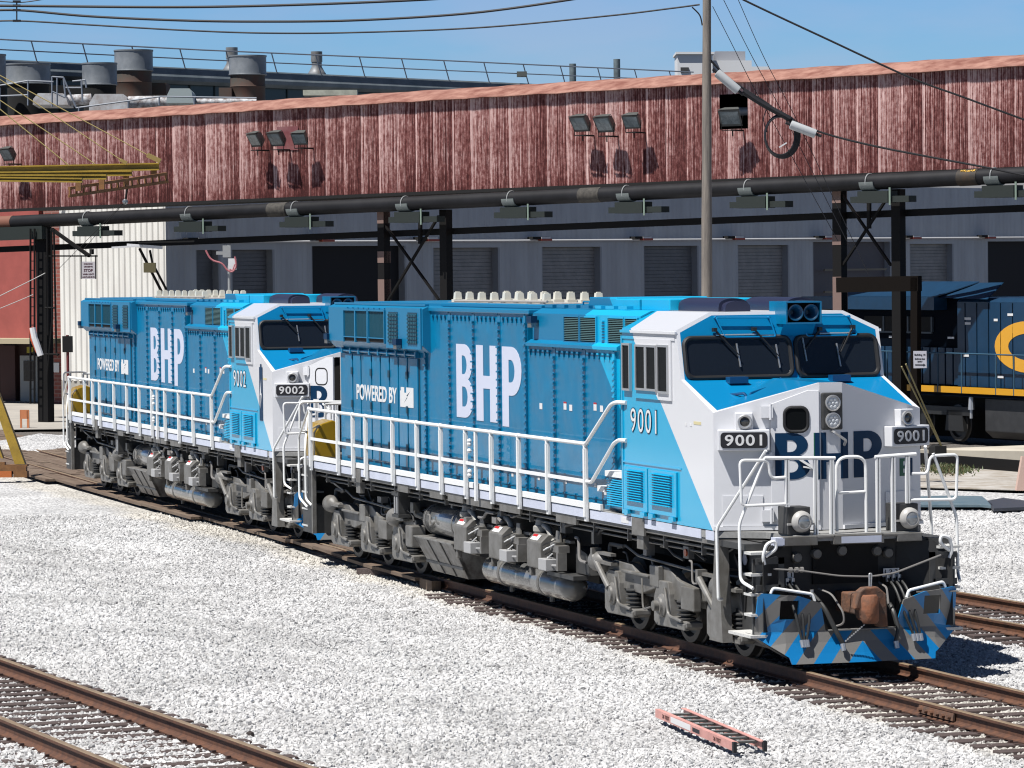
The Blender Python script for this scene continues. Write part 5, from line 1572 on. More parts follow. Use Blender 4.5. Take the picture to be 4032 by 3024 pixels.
# --- insulated pipe with clamps, on its steel rack
M_pipe = mat('black_insulated_pipe', (.012, .012, .014), rough=.6, spec=.25, var=.3, vscale=1.2)
M_bgr = mat('bracket_green', (.016, .022, .018), rough=.6)
M_stl = mat('black_steel', (.007, .0065, .0065), rough=.7, spec=.2)
pa, pb = pp(-150, 884), pp(4200, 681)
pip = empty('steam_pipe', (0, 0, 0), label='long black insulated pipe with metal hoops running below the red gallery', cat='pipe')
b = MB(); b.cyl(pa, pb, .222, None, 24); b.cyl(pa - N1 * .55 - Zv * .03, pb - N1 * .55 - Zv * .03, .16, None, 16)
b.build('pipe_body', M_pipe, pip, smooth=True)
pu = lambda u: pa + (pb - pa) * ((onplane(u, 800, PP, N1) - pa).dot(D1) / (pb - pa).dot(D1))
ax_ = (pb - pa).normalized()
for u in (345, 747, 1165, 1597, 2015, 2468, 2948, 3426, 3917):
    c = pu(u); b = MB()
    b.tube([c + N1 * (.245 * cos(a_)) + Zv * (.245 * sin(a_)) for a_ in [pi * k / 10 for k in range(-1, 12)]], .018, 6)
    b.build('hoop', mat('hoop_grey', (.33, .34, .34), rough=.45), pip, smooth=True)
    b = MB(); b.prism([c + N1 * (.26 * cos(a_)) + Zv * (.26 * sin(a_)) - ax_ * .22 for a_ in [pi + pi * k / 8 for k in range(9)]], ax_ * .48)
    b.build('saddle', mat('saddle_grey', (.22, .25, .24), rough=.5), pip, smooth=True)
    b = MB(); b.obox(c - Zv * .43 + D1 * .25, D1 * .52, N1 * .25, Zv * .17); b.obox(c - Zv * .50 + D1 * .45, D1 * 1.0, N1 * .2, Zv * .09); b.obox(c - Zv * .42 + D1 * .85 + N1 * .26, D1 * .03, N1 * .01, Zv * .25, 1)
    b.build('support_bracket', [M_bgr, mat('bracket_pale', (.20, .26, .21), rough=.5)], pip)
b = MB(); c = pu(3822); b.cyl(c - ax_ * .35, c + ax_ * .30, .235, None, 20)
b.build('worn_sleeve', mat('worn_sleeve', (.02, .018, .015), rough=.7, col2=(.05, .03, .015), vscale=5), pip, smooth=True)
b = MB()
for k in range(9): b.obox(c + ax_ * (-.2 + k * .055 + random.uniform(-.01, .01)) + N1 * .15 + Zv * (.19 + random.uniform(-.03, .0)), ax_ * random.uniform(.012, .03), N1 * .02 - Zv * .02, Zv * .012 + N1 * .012)
b.build('yellow_flake', mat('flake_yellow', (.55, .32, .03)), pip)
for u in (1100, 2330): c = pu(u); b = MB(); b.cyl(c - ax_ * .4, c + ax_ * .4, .232, None, 20); b.build('pipe_sleeve', mat('pipe_sleeve', (.05, .045, .038), rough=.8, var=.4, vscale=8), pip, smooth=True)
c = pu(30); b = MB(); b.cyl(c - ax_ * .4, c + ax_ * .3, .228, None, 18); b.build('bare_pipe', mat('bare_pipe', (.20, .08, .05), rough=.7), pip, smooth=True)

rk = empty('pipe_rack', (0, 0, 0), label='black steel rack of posts and beams carrying the pipe below the red gallery', cat='pipe rack')
b = MB()
for off, dz in ((-.9, -.80), (.35, -.72)):
    b.prism([pa + N1 * off + Zv * dz, pa + N1 * (off - .12) + Zv * dz, pa + N1 * (off - .12) + Zv * (dz - .20), pa + N1 * off + Zv * (dz - .20)], pb - pa) if off < 0 else None
b.build('beam', M_stl, rk)
M_ban = mat('post_brown', (.20, .13, .11), rough=.7)


def post(u0, u1, vtop, zb, name='post', bands=(), off=-.6):
    A = pp(u0, vtop, off); B = pp(u1, vtop, off); zt_ = A.z
    b = MB(); b.prism([Vector((A.x, A.y, zb)), Vector((B.x, B.y, zb)), Vector((B.x, B.y, zt_)), Vector((A.x, A.y, zt_))], -N1 * .3)
    o = b.build(name, M_stl, rk)
    for (v0, v1) in bands:
        z0, z1 = pp(u0, v1, off).z, pp(u0, v0, off).z
        k = MB(); k.prism([Vector((A.x, A.y, z0)) + N1 * .01, Vector((B.x, B.y, z0)) + N1 * .01, Vector((B.x, B.y, z1)) + N1 * .01, Vector((A.x, A.y, z1)) + N1 * .01], -N1 * .33)
        k.build('band', M_ban, o)
    return o


post(139, 178, 880, -.3, off=0)
post(1485, 1510, 832, -.3, bands=((832, 880), (990, 1035), (1100, 1300)))
post(1729, 1756, 825, -.3)
post(3276, 3310, 745, -.3, bands=((752, 800), (925, 965), (1090, 1400)))
post(3508, 3542, 745, -.3)
b = MB()
for u0, v0, u1, v1 in ((1512, 880, 1728, 1180), (1728, 850, 1512, 1210), (3312, 760, 3508, 1045), (3500, 770, 3312, 1055)): b.bar(pp(u0, v0, -.7), pp(u1, v1, -.7), .09, .06)
b.bar(pp(1655, 850, -.7), pp(1655, 960, -.7), .1, .1); b.bar(pp(3422, 790, -.7), pp(3422, 900, -.7), .1, .1)
b.build('cross_brace', M_stl, rk)
b = MB(); b.bar(pp(203, 902, .1), pp(352, 1008, .1), .12, .1); b.bar(pp(175, 1008, .1), pp(382, 1008, .1), .07, .05)
b.build('bracket_arm', M_stl, rk)
b = MB(); b.bar(pp(-100, 925, .1), pp(175, 915, .1), .25, .45)
b.build('side_beam', M_bgr, rk)
for (u0, u1) in ((194, 214), ):
    b = MB()
    for u in (120, 136): b.bar(pp(u, 900, .3), pp(u, 1590, .3), .05, .05)
    for k in range(18): b.bar(pp(120, 920 + k * 36, .3), pp(136, 920 + k * 36, .3), .03, .03)
    b.build('caged_ladder', M_stl, rk)
b = MB()
for q0, q1 in (((185, 900), (190, 1320)), ((203, 905), (206, 1250)), ((212, 905), (222, 1390)), ((206, 1250), (186, 1480)), ((222, 1390), (228, 1400)), ((178, 1212), (216, 1212)), ((178, 1395), (232, 1395))):
    b.tube([pp(*q0, .15), pp(*q1, .15)], .035, 6)
b.build('conduit', M_stl, rk)
# gantry frame in front of the dark blue engine
G = lambda u, v: onplane(u, v, onz(3600, 1760, 0), N1)
b = MB(); b.bar(G(3300, 1122), G(3622, 1116), .2, .42); b.bar(G(3606, 1092), G(3606, 1770), .2, .22)
go_ = b.build('pipe_portal', mat('portal_black', (.007, .005, .004), rough=.8, spec=.1), None, label='rusty black steel portal frame standing before the dark blue engine', cat='steel frame')
SG = onplane(3630, 1430, G(3630, 1430) + N1 * .22, N1)
b = MB(); q = [onplane(u, v, SG, N1) for u, v in ((3596, 1382), (3648, 1382), (3649, 1449), (3597, 1450))]
b.prism(q, -N1 * .02); sgn_ = b.build('building_sign', mat('sign_grey', (.42, .42, .47), rough=.5), None, label='small pale sign reading Building 10 with an arrow on the portal post', cat='sign')
sw = (q[1] - q[0]).length
for s_, zf, hf, wf in (('Building 10', .70, .14, .82), ('Southwest door', .50, .11, .78), ('ENTRY', .34, .09, .36)):
    text(s_, q[3] + D1 * sw * (1 - wf) / 2 + Zv * (q[0].z - q[3].z) * zf + N1 * .004, D1, Zv, sw * wf, (q[0].z - q[3].z) * hf, bold=.02, thick=.004).build('sign_text', M_ink, sgn_)
b = MB(); hh = (q[0].z - q[3].z); c = q[3] + D1 * sw * .5 + Zv * hh * .20 + N1 * .006
b.obox(c - D1 * .03, D1 * sw * .3, N1 * .002, Zv * hh * .03); b.prism([c + D1 * sw * .25 + Zv * hh * .08, c + D1 * sw * .25 - Zv * hh * .08, c + D1 * sw * .42], N1 * .003)
b.build('arrow', M_ink, sgn_)
# STOP sign hanging from the bracket arm
q = [pp(u, v, .12) for u, v in ((320, 1030), (377, 1030), (377, 1098), (320, 1098))]
b = MB(); b.prism(q, -N1 * .02); so_ = b.build('hanging_sign', mat('hang_sign', (.45, .43, .45), rough=.6), None, label='grey hanging sign reading STOP below the bracket arm of the left post', cat='sign')
b = MB(); b.bar(q[0] + Zv * .22, q[3], .03, .03); b.bar(q[1] + Zv * .22, q[2], .03, .03); b.build('sign_hanger', M_stl, so_)
sw = (q[1] - q[0]).length; hh = q[0].z - q[3].z
for s_, zf, hf, wf in (('RAILROAD', .82, .09, .6), ('CROSSING', .66, .09, .6), ('STOP', .40, .17, .62), ('WHEN LIGHTS', .22, .09, .8), ('ARE FLASHING', .06, .09, .85)):
    text(s_, q[3] + D1 * sw * (1 - wf) / 2 + Zv * hh * zf + N1 * .003, D1, Zv, sw * wf, hh * hf, bold=.025, thick=.003).build('sign_text', mat('maroon_ink', (.06, .008, .02)), so_)
b = MB(); b.obox(pp(361, 991, .1), D1 * .06, N1 * .05, Zv * .09); b.build('crossing_light', M_void, None, label='small dark lamp box standing on the bracket arm above the hanging sign', cat='lamp')

# --- buildings behind
M_brick = mat('brick_wall', (.24, .07, .05), rough=.85)
t = M_brick.node_tree; bk = t.nodes.new('ShaderNodeTexBrick'); tc = t.nodes.new('ShaderNodeTexCoord')
bk.inputs['Color1'].default_value = (.26, .075, .055, 1); bk.inputs['Color2'].default_value = (.17, .05, .04, 1); bk.inputs['Mortar'].default_value = (.24, .15, .13, 1); bk.inputs['Scale'].default_value = 1; bk.inputs['Brick Width'].default_value = .42; bk.inputs['Row Height'].default_value = .15; bk.inputs['Mortar Size'].default_value = .02
t.links.new(tc.outputs['UV'], bk.inputs['Vector']); t.links.new(bk.outputs[0], t.nodes['Principled BSDF'].inputs['Base Color'])


def ribs_mat(name, c1, c2, period, sharp=.5):
    m = mat(name, c1, rough=.6, spec=.3); t = m.node_tree; b_ = t.nodes['Principled BSDF']
    tc = t.nodes.new('ShaderNodeTexCoord'); nz = t.nodes.new('ShaderNodeTexNoise'); nz.inputs['Scale'].default_value = .9; nz.inputs['Detail'].default_value = 6
    mp = t.nodes.new('ShaderNodeMapping'); mp.inputs['Scale'].default_value = (1.5, .35, 1); t.links.new(tc.outputs['UV'], mp.inputs[0]); t.links.new(mp.outputs[0], nz.inputs['Vector'])
    r = t.nodes.new('ShaderNodeValToRGB'); r.color_ramp.elements[0].position = .35; r.color_ramp.elements[0].color = (*[x * KA for x in c2], 1); r.color_ramp.elements[1].position = .65; r.color_ramp.elements[1].color = (*[x * KA for x in c1], 1)
    t.links.new(nz.outputs['Fac'], r.inputs[0]); t.links.new(r.outputs[0], b_.inputs['Base Color'])
    return m


def ribbed(name, m, parent, P0, dirv, nrm, length, z0, z1, period, depth, **kw):
    """wall sheet with real trapezoidal ribs"""
    b = MB(); s = 0; prev = None; segs = []
    while s < length:
        segs += [(s, 0), (s + period * .25, 0), (s + period * .35, depth), (s + period * .75, depth), (s + period * .9, 0)]; s += period
    segs.append((length, 0))
    for s, d in segs:
        if s > length: continue
        q = P0 + dirv * s + nrm * d; k = len(b.V)
        b.V += [(q.x, q.y, z0), (q.x, q.y, z1)]
        if prev is not None: b.F.append((prev, k, k + 1, prev + 1)); b.M.append(0)
        prev = k
    o = b.build(name, m, parent, **kw)
    uv = o.data.uv_layers.new(name='UVMap')
    for lp in o.data.loops:
        p = o.data.vertices[lp.vertex_index].co
        uv.data[lp.index].uv = ((p - P0).dot(dirv), p.z)
    return o


PB = onz(199, 1589, -.1)                              # brick building base
wb = lambda u, v, off=0: onplane(u, v, PB + N1 * off, N1)
cw = wb(656, 1200, .5); cw0 = wb(238, 1200, .5)
whb = empty('white_warehouse', (0, 0, 0), label='white ribbed metal building with a grey shaded side wall of dock doors', cat='warehouse')
ribbed('front_wall', ribs_mat('white_rib', (.86, .85, .80), (.74, .72, .68), .3), whb, Vector((cw0.x, cw0.y, 0)), D1, N1, (cw - cw0).dot(D1), wb(300, 1500, .5).z, 9.5, .30, .05)
q0, q1 = Vector((cw0.x, cw0.y, -.3)), Vector((cw.x, cw.y, -.3))
b = MB(); b.prism([q0, q1, q1 + Zv * 1.15, q0 + Zv * 1.15], -N1 * .4); b.build('plinth', mat('concrete_plinth', (.38, .36, .32), rough=.9, var=.15), whb)
corner = Vector((cw.x, cw.y, 0))
gw = lambda u, v, off=0: onplane(u, v, corner + N2 * off, N2)
gl = (gw(4300, 900) - corner).dot(D2)
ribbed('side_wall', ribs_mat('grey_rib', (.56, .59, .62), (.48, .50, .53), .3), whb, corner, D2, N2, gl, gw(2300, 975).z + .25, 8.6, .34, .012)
b = MB(); b.prism([corner + Zv * 8.6 - N2 * 30, corner + Zv * 8.6, q0 + Zv * 9.8 - N2 * 0, q0 + Zv * 9.8 - N2 * 10], D2 * gl); b.build('roof', mat('grey_roof', (.2, .2, .2)), whb)
M_door = mat('roller_door', (.18, .185, .20), rough=.55, col2=(.14, .145, .155), vscale=1.5)
M_dd = mat('open_dock', (.010, .010, .014), rough=.8)
ztop = gw(2300, 975).z + .25
doors = [(770, 868, 985, 0), (911, 1081, 983, 0), (1226, 1600, 968, 1), (1704, 1968, 975, 2), (2133, 2370, 972, 2), (2534, 2752, 968, 0), (2904, 3108, 965, 2), (3200, 3510, 952, 3), (3582, 3755, 960, 2), (3888, 4120, 950, 4)]
M_dl = mat('roller_door_light', (.34, .33, .33), rough=.55, col2=(.25, .25, .25), vscale=1.5)
edges = [(gw(u0, 1000) - corner).dot(D2) for u0, u1, v, k in doors]; ends = [(gw(u1, 1000) - corner).dot(D2) for u0, u1, v, k in doors]
prev = 0
for i, (a_, z_) in enumerate(zip(edges, ends)):
    if a_ - prev > .1: ribbed('wall_pier', MATS['grey_rib'], whb, corner + D2 * prev, D2, N2, a_ - prev, -.3, ztop, .30, .012)
    u0, u1, v, k = doors[i]; zt_ = gw((u0 + u1) / 2, v).z
    b = MB(); b.prism([corner + D2 * a_ + Zv * zt_, corner + D2 * z_ + Zv * zt_, corner + D2 * z_ + Zv * (ztop + .0), corner + D2 * a_ + Zv * ztop], -N2 * .3); b.build('lintel', MATS['grey_rib'], whb)
    dm = [M_door, M_dd, M_dl, mat('blank_panel', (.13, .125, .14), rough=.7), M_dd][k]
    rec = .35
    d = MB(); o_ = corner - N2 * rec
    nsl = 40 if k in (0, 2) else 1
    d.prism([o_ - N2 * .05 + D2 * a_ - Zv * .3, o_ - N2 * .05 + D2 * z_ - Zv * .3, o_ - N2 * .05 + D2 * z_ + Zv * zt_, o_ - N2 * .05 + D2 * a_ + Zv * zt_], N2 * .04)
    zb = -.3
    for q in range(nsl):
        za, zc = zb + (zt_ - zb) * q / nsl, zb + (zt_ - zb) * (q + 1) / nsl
        d.prism([o_ + D2 * a_ + Zv * za, o_ + D2 * z_ + Zv * za, o_ + D2 * z_ + Zv * (zc - (.02 if nsl > 1 else 0)), o_ + D2 * a_ + Zv * (zc - (.02 if nsl > 1 else 0))], N2 * .03)
    do = d.build('dock_door', dm, whb)
    d = MB(); d.prism([corner + D2 * a_ + Zv * zb, corner + D2 * a_ - N2 * rec + Zv * zb, corner + D2 * a_ - N2 * rec + Zv * zt_, corner + D2 * a_ + Zv * zt_], D2 * .05); d.build('door_jamb', mat('jamb_grey', (.36, .38, .41), rough=.6), do); d = MB(); d.prism([corner + D2 * z_ + Zv * zb, corner + D2 * z_ - N2 * rec + Zv * zb, corner + D2 * z_ - N2 * rec + Zv * zt_, corner + D2 * z_ + Zv * zt_], -D2 * .12)
    d.build('door_jamb', mat('jamb_grey', (.36, .38, .41), rough=.6), do)
    prev = z_
b = MB(); p0 = gw(450, 953, .35); p1 = gw(4100, 933, .35); b.tube([gw(450, 953, .35), gw(2000, 947, .35), gw(4100, 934, .35)], .045, 6)
b.build('wall_conduit', mat('pale_conduit', (.75, .75, .75), rough=.5), whb, smooth=True)
for i, u in enumerate((770, 1258, 1673, 2120, 2520, 2885, 3240, 3585, 3880)):
    c = gw(u, 941 - i * 1.4, .4); b = MB(); b.obox(c, D2 * .55, N2 * .15, Zv * .05); b.obox(c - D2 * -.35 + N2 * .0 - Zv * .08, D2 * .35, N2 * .18, Zv * .045, 1); b.obox(c + D2 * .3 - Zv * .0 + N2 * .16, D2 * .3, N2 * .01, Zv * .04, 2)
    b.build('dock_light', [M_void, mat('dock_red', (.40, .08, .05)), M_lab], whb)
b = MB(); b.bar(gw(3245, 1063, .2), gw(3487, 1060, .2), .1, .09); b.bar(gw(3245, 1150, .2), gw(3300, 1150, .2), .1, .09); b.build('timber_rail', mat('tan_timber', (.22, .19, .14)), whb)
# electrical mast with boxes near the white corner
b = MB(); c = at(905, 1300, 118); b.cyl(Vector((c.x, c.y, -.2)), Vector((c.x, c.y, at(905, 965, 118).z)), .045, None, 8)
mo = b.build('service_mast', mat('mast_grey', (.33, .34, .34)), None, label='thin grey mast with a switch box and pink looped cables above the second locomotive', cat='mast', )
b = MB(); q = at(893, 990, 117.9); b.obox(q, RT * .12, FW * .08, Zv * .18); b.obox(q - RT * .22 - Zv * .05, RT * .1, FW * .06, Zv * .05); b.build('lamp_head', mat('mast_grey', (.3, .3, .3)), mo)
b = MB(); q = at(915, 1040, 117.9); b.obox(q, RT * .12, FW * .08, Zv * .17); b.build('switch_box', M_lab, mo)
b = MB(); b.tube(fillet([at(810, 985, 117.8), at(830, 1025, 117.8), at(875, 1035, 117.8), at(895, 1065, 117.8), at(915, 1072, 117.8), at(932, 1050, 117.8), at(925, 1010, 117.8)], .3), .03, 6); b.tube(fillet([at(905, 1060, 117.7), at(915, 1066, 117.7), at(925, 1040, 117.7)], .1), .02, 6)
b.build('cable', mat('pink_cable', (.45, .15, .17), rough=.6), mo, smooth=True)
# old lamp assembly on the white wall
b = MB()
b.bar(at(440, 975, 128), at(560, 968, 128), .15, .06, 1); b.bar(at(545, 955, 127.9), at(765, 950, 127.9), .2, .05, 0); b.bar(at(500, 965, 128), at(640, 975, 128), .1, .1, 1)
b.tube([at(550, 980, 128), at(640, 1155, 129.5)], .05, 6, 2); b.tube([at(590, 985, 128), at(600, 1035, 128), at(655, 1140, 130)], .04, 6, 2)
b.obox(at(590, 1054, 128), RT * .2, FW * .1, Zv * .16, 3)
b.build('wall_lamp_rig', [M_void, M_lab, M_stl, mat('olive_box', (.13, .11, .05), rough=.7)], None, label='weathered lamp rig with an olive box on the white ribbed wall', cat='lamp rig')
# brick building with red panel
brk = empty('brick_building', (0, 0, 0), label='brick building with a smooth red wall and a canopy over its grey door', cat='building')
def wallq(u0, u1, v0, v1, off, m, name, thick=.3, parent=None):
    A = wb(u0, v0, off); B = wb(u1, v0, off); z0 = wb(u0, v1, off).z if v1 else -.3
    b = MB(); b.prism([Vector((A.x, A.y, z0)), Vector((B.x, B.y, z0)), Vector((B.x, B.y, A.z)), Vector((A.x, A.y, A.z))], -N1 * thick)
    o = b.build(name, m, parent or brk)
    uv = o.data.uv_layers.new(name='UVMap')
    for lp in o.data.loops:
        p = o.data.vertices[lp.vertex_index].co; uv.data[lp.index].uv = (p.dot(D1), p.z)
    return o
wallq(150, 240, 700, None, 0, M_brick, 'brick_wall')
wallq(-200, 150, 700, 1331, .2, mat('red_render', (.36, .085, .07), rough=.7, var=.12, vscale=.8), 'red_wall')
wallq(-200, 150, 1331, None, -1.6, mat('recess_dark', (.05, .025, .02), rough=.9), 'recess')
wallq(-200, 136, 1333, 1352, 1.6, mat('canopy_tan', (.42, .36, .24), rough=.7), 'canopy', thick=1.8)
wallq(0, 58, 1360, 1600, -1.4, mat('dark_gate', (.07, .03, .025), rough=.8), 'gate')
do = wallq(78, 146, 1400, 1607, -1.2, mat('door_grey', (.33, .33, .31), rough=.5), 'door')
wallq(92, 130, 1420, 1500, -1.17, M_glass, 'door_glass', thick=.03, parent=do)
wallq(196, 232, 1428, 1466, .03, M_lab, 'notice', thick=.02)
wallq(178, 193, 1405, 1472, .03, mat('red_notice', (.5, .2, .18), col2=(.7, .65, .6), vscale=6), 'notice', thick=.02)
wallq(105, 130, 1366, 1390, -.9, mat('yellow_lamp', (.45, .38, .03)), 'wall_lamp', thick=.1)
wallq(181, 193, 1508, 1550, .12, M_red, 'fire_cabinet', thick=.1)
# things by the left post
def standing(name, m, pts_d, **kw): pass
b = MB()
for u0, u1, v0, v1 in ((79, 86, 1620, 1685), (106, 115, 1620, 1685)):
    A = onz(u0, v1, -.1); B = onz(u1, v1, -.1); b.prism([A, B, B + Zv * .58, A + Zv * .58], FW * .1)
A = onz(79, 1685, -.1); B = onz(114, 1685, -.1); b.prism([A + Zv * .3, B + Zv * .3, B + Zv * .6, A + Zv * .6], FW * .08)
b.build('barrier_stand', mat('orange_wood', (.55, .20, .08), rough=.7), None, label='small orange wooden barrier stand beside the black left post', cat='barrier')
b = MB(); c = onz(271, 1700, -.1); c.z = 0; b.cyl(c, c + Zv * at(268, 1330, 120).z, .05, None, 8)
sg_ = b.build('crossing_signal', mat('maroon_pole', (.16, .02, .02)), None, label='black signal box on a maroon pole before the white ribbed wall', cat='signal')
b = MB(); q = Vector((c.x, c.y, at(265, 1355, (c - CAM).dot(FW)).z)); b.obox(q, RT * .16, FW * .08, Zv * .26); b.build('signal_box', M_void, sg_)
b = MB(); q0 = at(130, 1290, 119); b.tube([at(128, 1290, 119), at(136, 1330, 119), at(160, 1400, 119)], .10, 8, 1); b.tube([at(124, 1290, 119.1), at(130, 1340, 119.1), at(150, 1385, 119.1)], .08, 8)
b.build('rolled_banner', [mat('orange_cloth', (.6, .10, .03)), M_lab], None, label='rolled orange and white banner leaning on the black left post', cat='banner')

# concrete apron and platform
M_conc = mat('apron_concrete', (.42, .39, .34), rough=.9, col2=(.33, .31, .28), vscale=.5)
b = MB(); q = [onz(-600, 1700, -.1), onz(240, 1688, -.1), onz(700, 1660, -.1), onz(700, 1480, -.1), onz(-600, 1480, -.1)]
b.prism([Vector((p.x, p.y, -.12)) for p in q], Vector((0, 0, .02))); b.build('apron', M_conc, None, kind='structure')

# ---------------------------------------------------------------- dark blue engine on the far track
HC = radians(8.0); dc = Vector((cos(HC), sin(HC), 0)); nc = Vector((sin(HC), -cos(HC), 0))
PC = onz(3900, 1742, -.1)
cs = lambda u, v: (lambda p: ((p - PC).dot(dc), p.z))(onplane(u, v, PC + nc * .35, nc))
eng = empty('freight_engine', PC + nc * .5, HC, label='dark blue freight engine with a yellow stripe and a big yellow letter C at right', cat='locomotive')
M_cb = mat('engine_blue', (.003, .035, .085), rough=.45, coat=.1, var=.1)
M_cd = mat('engine_navy', (.0015, .004, .009), rough=.7, spec=.04)
M_cy = mat('engine_yellow', (.70, .34, .01), rough=.45)
s_h, z_h = cs(3769, 1158); z_d = cs(3900, 1512)[1]; z_s = cs(3900, 1537)[1]; zc_ = cs(3600, 1156)[1]
sL = -22
b = MB(); yh = .15
b.px([(yh, z_d), (yh, z_h - .12), (yh + .12, z_h), (2.3, z_h), (2.42, z_h - .12), (2.42, z_d)], s_h, 9)
b.build('hood', M_cb, eng)
b = MB()
for k in range(16):
    x = s_h + .4 + k * .62
    if x < 9: b.box(x, x + .03, yh - .01, yh + .02, z_d, z_h - .15)
b.build('hood_seam', M_cd, eng)
s0 = cs(3320, 1200)[0]; s1 = cs(3712, 1200)[0]; zlo = cs(3600, 1349)[1]; zr0 = cs(3600, 1206)[1]
b = MB(); b.box(s0 - 2, s_h, yh + .1, 2.35, z_d, zlo); b.box(s0 - 2, s_h, .3, 2.35, zlo, zc_); b.build('engine_casing', M_cd, eng)
b = MB(); b.box(s0 - 2, s1, -.15, 2.5, zr0, zc_); b.prism([(cs(3640, 1150)[0], .0, zc_), (cs(3900, 1150)[0], .0, zc_ - .05), (cs(3860, 1130)[0], .9, zc_ + .42), (cs(3680, 1120)[0], .9, zc_ + .40)], (0, .05, 0)); b.prism([(s0, -.1, zc_), (s1, -.1, zc_), (s1 + .8, .9, zc_ + .42), (s0, .9, zc_ + .42)], (0, 0, .03))
b.build('radiator_wing', M_cb, eng)
b = MB()
for k in range(18):
    x = s0 - 1 + k * .42
    if x < s_h - .1: b.box(x, x + .34, yh + .05, yh + .09, z_d + .03, zlo - .03)
b.build('engine_door', M_cb, eng)
b = MB(); wz0, wz1 = cs(3560, 1292)[1], cs(3560, 1233)[1]
for u0, u1 in ((3390, 3466), (3470, 3562), (3566, 3655)):
    x0, x1 = cs(u0, 1250)[0], cs(u1, 1250)[0]; b.box(x0, x1, .27, .30, wz0, wz1, 0); b.box(x1 - .02, x1 + .05, .24, .30, wz0, wz1, 1)
b.box(cs(3390, 1250)[0], cs(3655, 1250)[0], .25, .30, wz0 - .05, wz0, 1)
b.build('grille', [M_void, mat('grille_frame', (.06, .08, .10))], eng)
b = MB(); b.box(s0 - 3, 9, -.18, -.14, z_s, z_d)
b.build('yellow_sill', M_cy, eng)
b = MB(); b.box(s0 - 3, 9, -.14, 2.6, z_s - .1, z_d - .02)
b.build('running_board', M_cd, eng)
zh = cs(3800, 1377)[1]
b = MB(); b.tube([(s0 - 3, -.16, zh), (9, -.16, zh)], .025, 6)
for u in (3420, 3530, 3628, 3730, 3824, 3959, 4030): x = cs(u, 1450)[0]; b.cyl((x, -.17, z_s), (x, -.17, zh), .025, None, 6)
b.build('handrail', mat('rail_steelblue', (.03, .09, .15)), eng)
b = MB(); b.box(s0 - 3, 9, .9, 2.0, .06, z_s - .1); x0 = cs(3867, 1600)[0]; b.px([(.05, z_s - .12), (.05, .35), (.3, .15), (2.2, .15), (2.4, .35), (2.4, z_s - .12)], x0 + .3, x0 + 7, 1)
b.build('underframe', [M_void, mat('fuel_tank', (.035, .035, .036), rough=.5, var=.2)], eng, bevel=.03)
for x in (x0 - 1.4, x0 - 3.4, x0 - 5.4, x0 - 10):
    b = MB()
    for y in (.35, 1.85): b.lathe((x, y, .53), (0, -1, 0), [(0, .56), (.03, .53), (.12, .53), (.13, .42), (.06, .38), (.05, .15), (.14, .0)], 24)
    b.build('wheelset', M_wheel, eng, smooth=True)
b = MB()
for k in range(3): b.py([(x0 - 1.9 - k * 2, .30), (x0 - .9 - k * 2, .30), (x0 - 1.0 - k * 2, .9), (x0 - 1.8 - k * 2, .9)], .1, .25)
b.box(x0 - 6.5, x0 - .6, .1, .3, .75, 1.0)
b.build('truck_frame', mat('truck_black', (.02, .02, .02), rough=.5), eng)
b = MB(); x = cs(3848, 1600)[0]; b.cyl((x, -.05, .95), (x, -.05, 1.35), .10, .07, 8); b.cyl((x, -.05, .7), (x, -.05, .95), .05, None, 8); b.build('valve', M_alu, eng)
b = MB()
for u, v, w_ in ((3812, 1241, .34), (3812, 1260, .30), (3922, 1246, .2), (3979, 1225, .28), (3728, 1317, .35), (3490, 1313, .16), (3806, 1386, .28), (3941, 1470, .3)):
    x, z = cs(u, v); b.box(x - w_ / 2, x + w_ / 2, yh - .014, yh - .010, z - .035, z + .035) if u > 3769 else b.box(x - w_ / 2, x + w_ / 2, .285, .29, z - .03, z + .03)
b.build('sticker', M_lab, eng)
xc0, zc0 = cs(3918, 1450); zc1 = cs(3918, 1248)[1]; hC = zc1 - zc0; wC = 3.0
cx, cz = xc0 + 1.75, zc0 + hC / 2
outer = [(cx + 1.75 * cos(a_), cz + hC / 2 * sin(a_)) for a_ in [radians(38) + (radians(322 - 38)) * k / 26 for k in range(27)]]
inner = [(cx + 1.05 * cos(a_), cz + hC * .26 * sin(a_)) for a_ in [radians(322) - (radians(322 - 38)) * k / 26 for k in range(27)]]
C_ = outer + inner
lp = [(x - xc0, z - zc0) for x, z in C_]
shape2d([lp], (xc0, yh - .006, zc0), (1, 0, 0), (0, 0, 1), thick=.004).build('side_lettering', mat('letter_yellow', (.75, .37, .03)), eng)
# yard bits at right
b = MB(); A = onz(3560, 1812, -.1); B = onz(4200, 1822, -.1)
b.prism([A, B, B + nc * -4.2, A + nc * -4.2], Zv * .28)
b.build('platform', mat('platform_concrete', (.50, .46, .38), rough=.9, var=.15, vscale=.6), None, kind='structure')
b = MB(); b.obox(onz(3850, 1838, -.1) + Zv * .10, dc * 12, nc * .08, Zv * .14); b.build('steel_channel', M_stl, None, label='long dark steel channel lying along the foot of the concrete platform', cat='steel beam')
M_plate = mat('steel_plate_blue', (.10, .16, .20), rough=.4, col2=(.16, .22, .25), vscale=2)
for q_, lb in (([(3560, 1998), (3862, 1998), (3912, 2003), (3868, 1966), (3740, 1963), (3560, 1968)], 'bluish steel plate lying on the stones beside the near handrail loop'), ([(3885, 1984), (3950, 1972), (4060, 1986), (4100, 2006), (3912, 2014)], 'dark steel plate at the right edge behind the handrail')):
    b = MB(); b.prism([onz(u, v, -.14) for u, v in q_], Zv * .07); b.build('steel_plate', M_plate if 'bluish' in lb else mat('plate_dark', (.05, .055, .07), rough=.5), None, label=lb, cat='steel plate', bevel=.01)
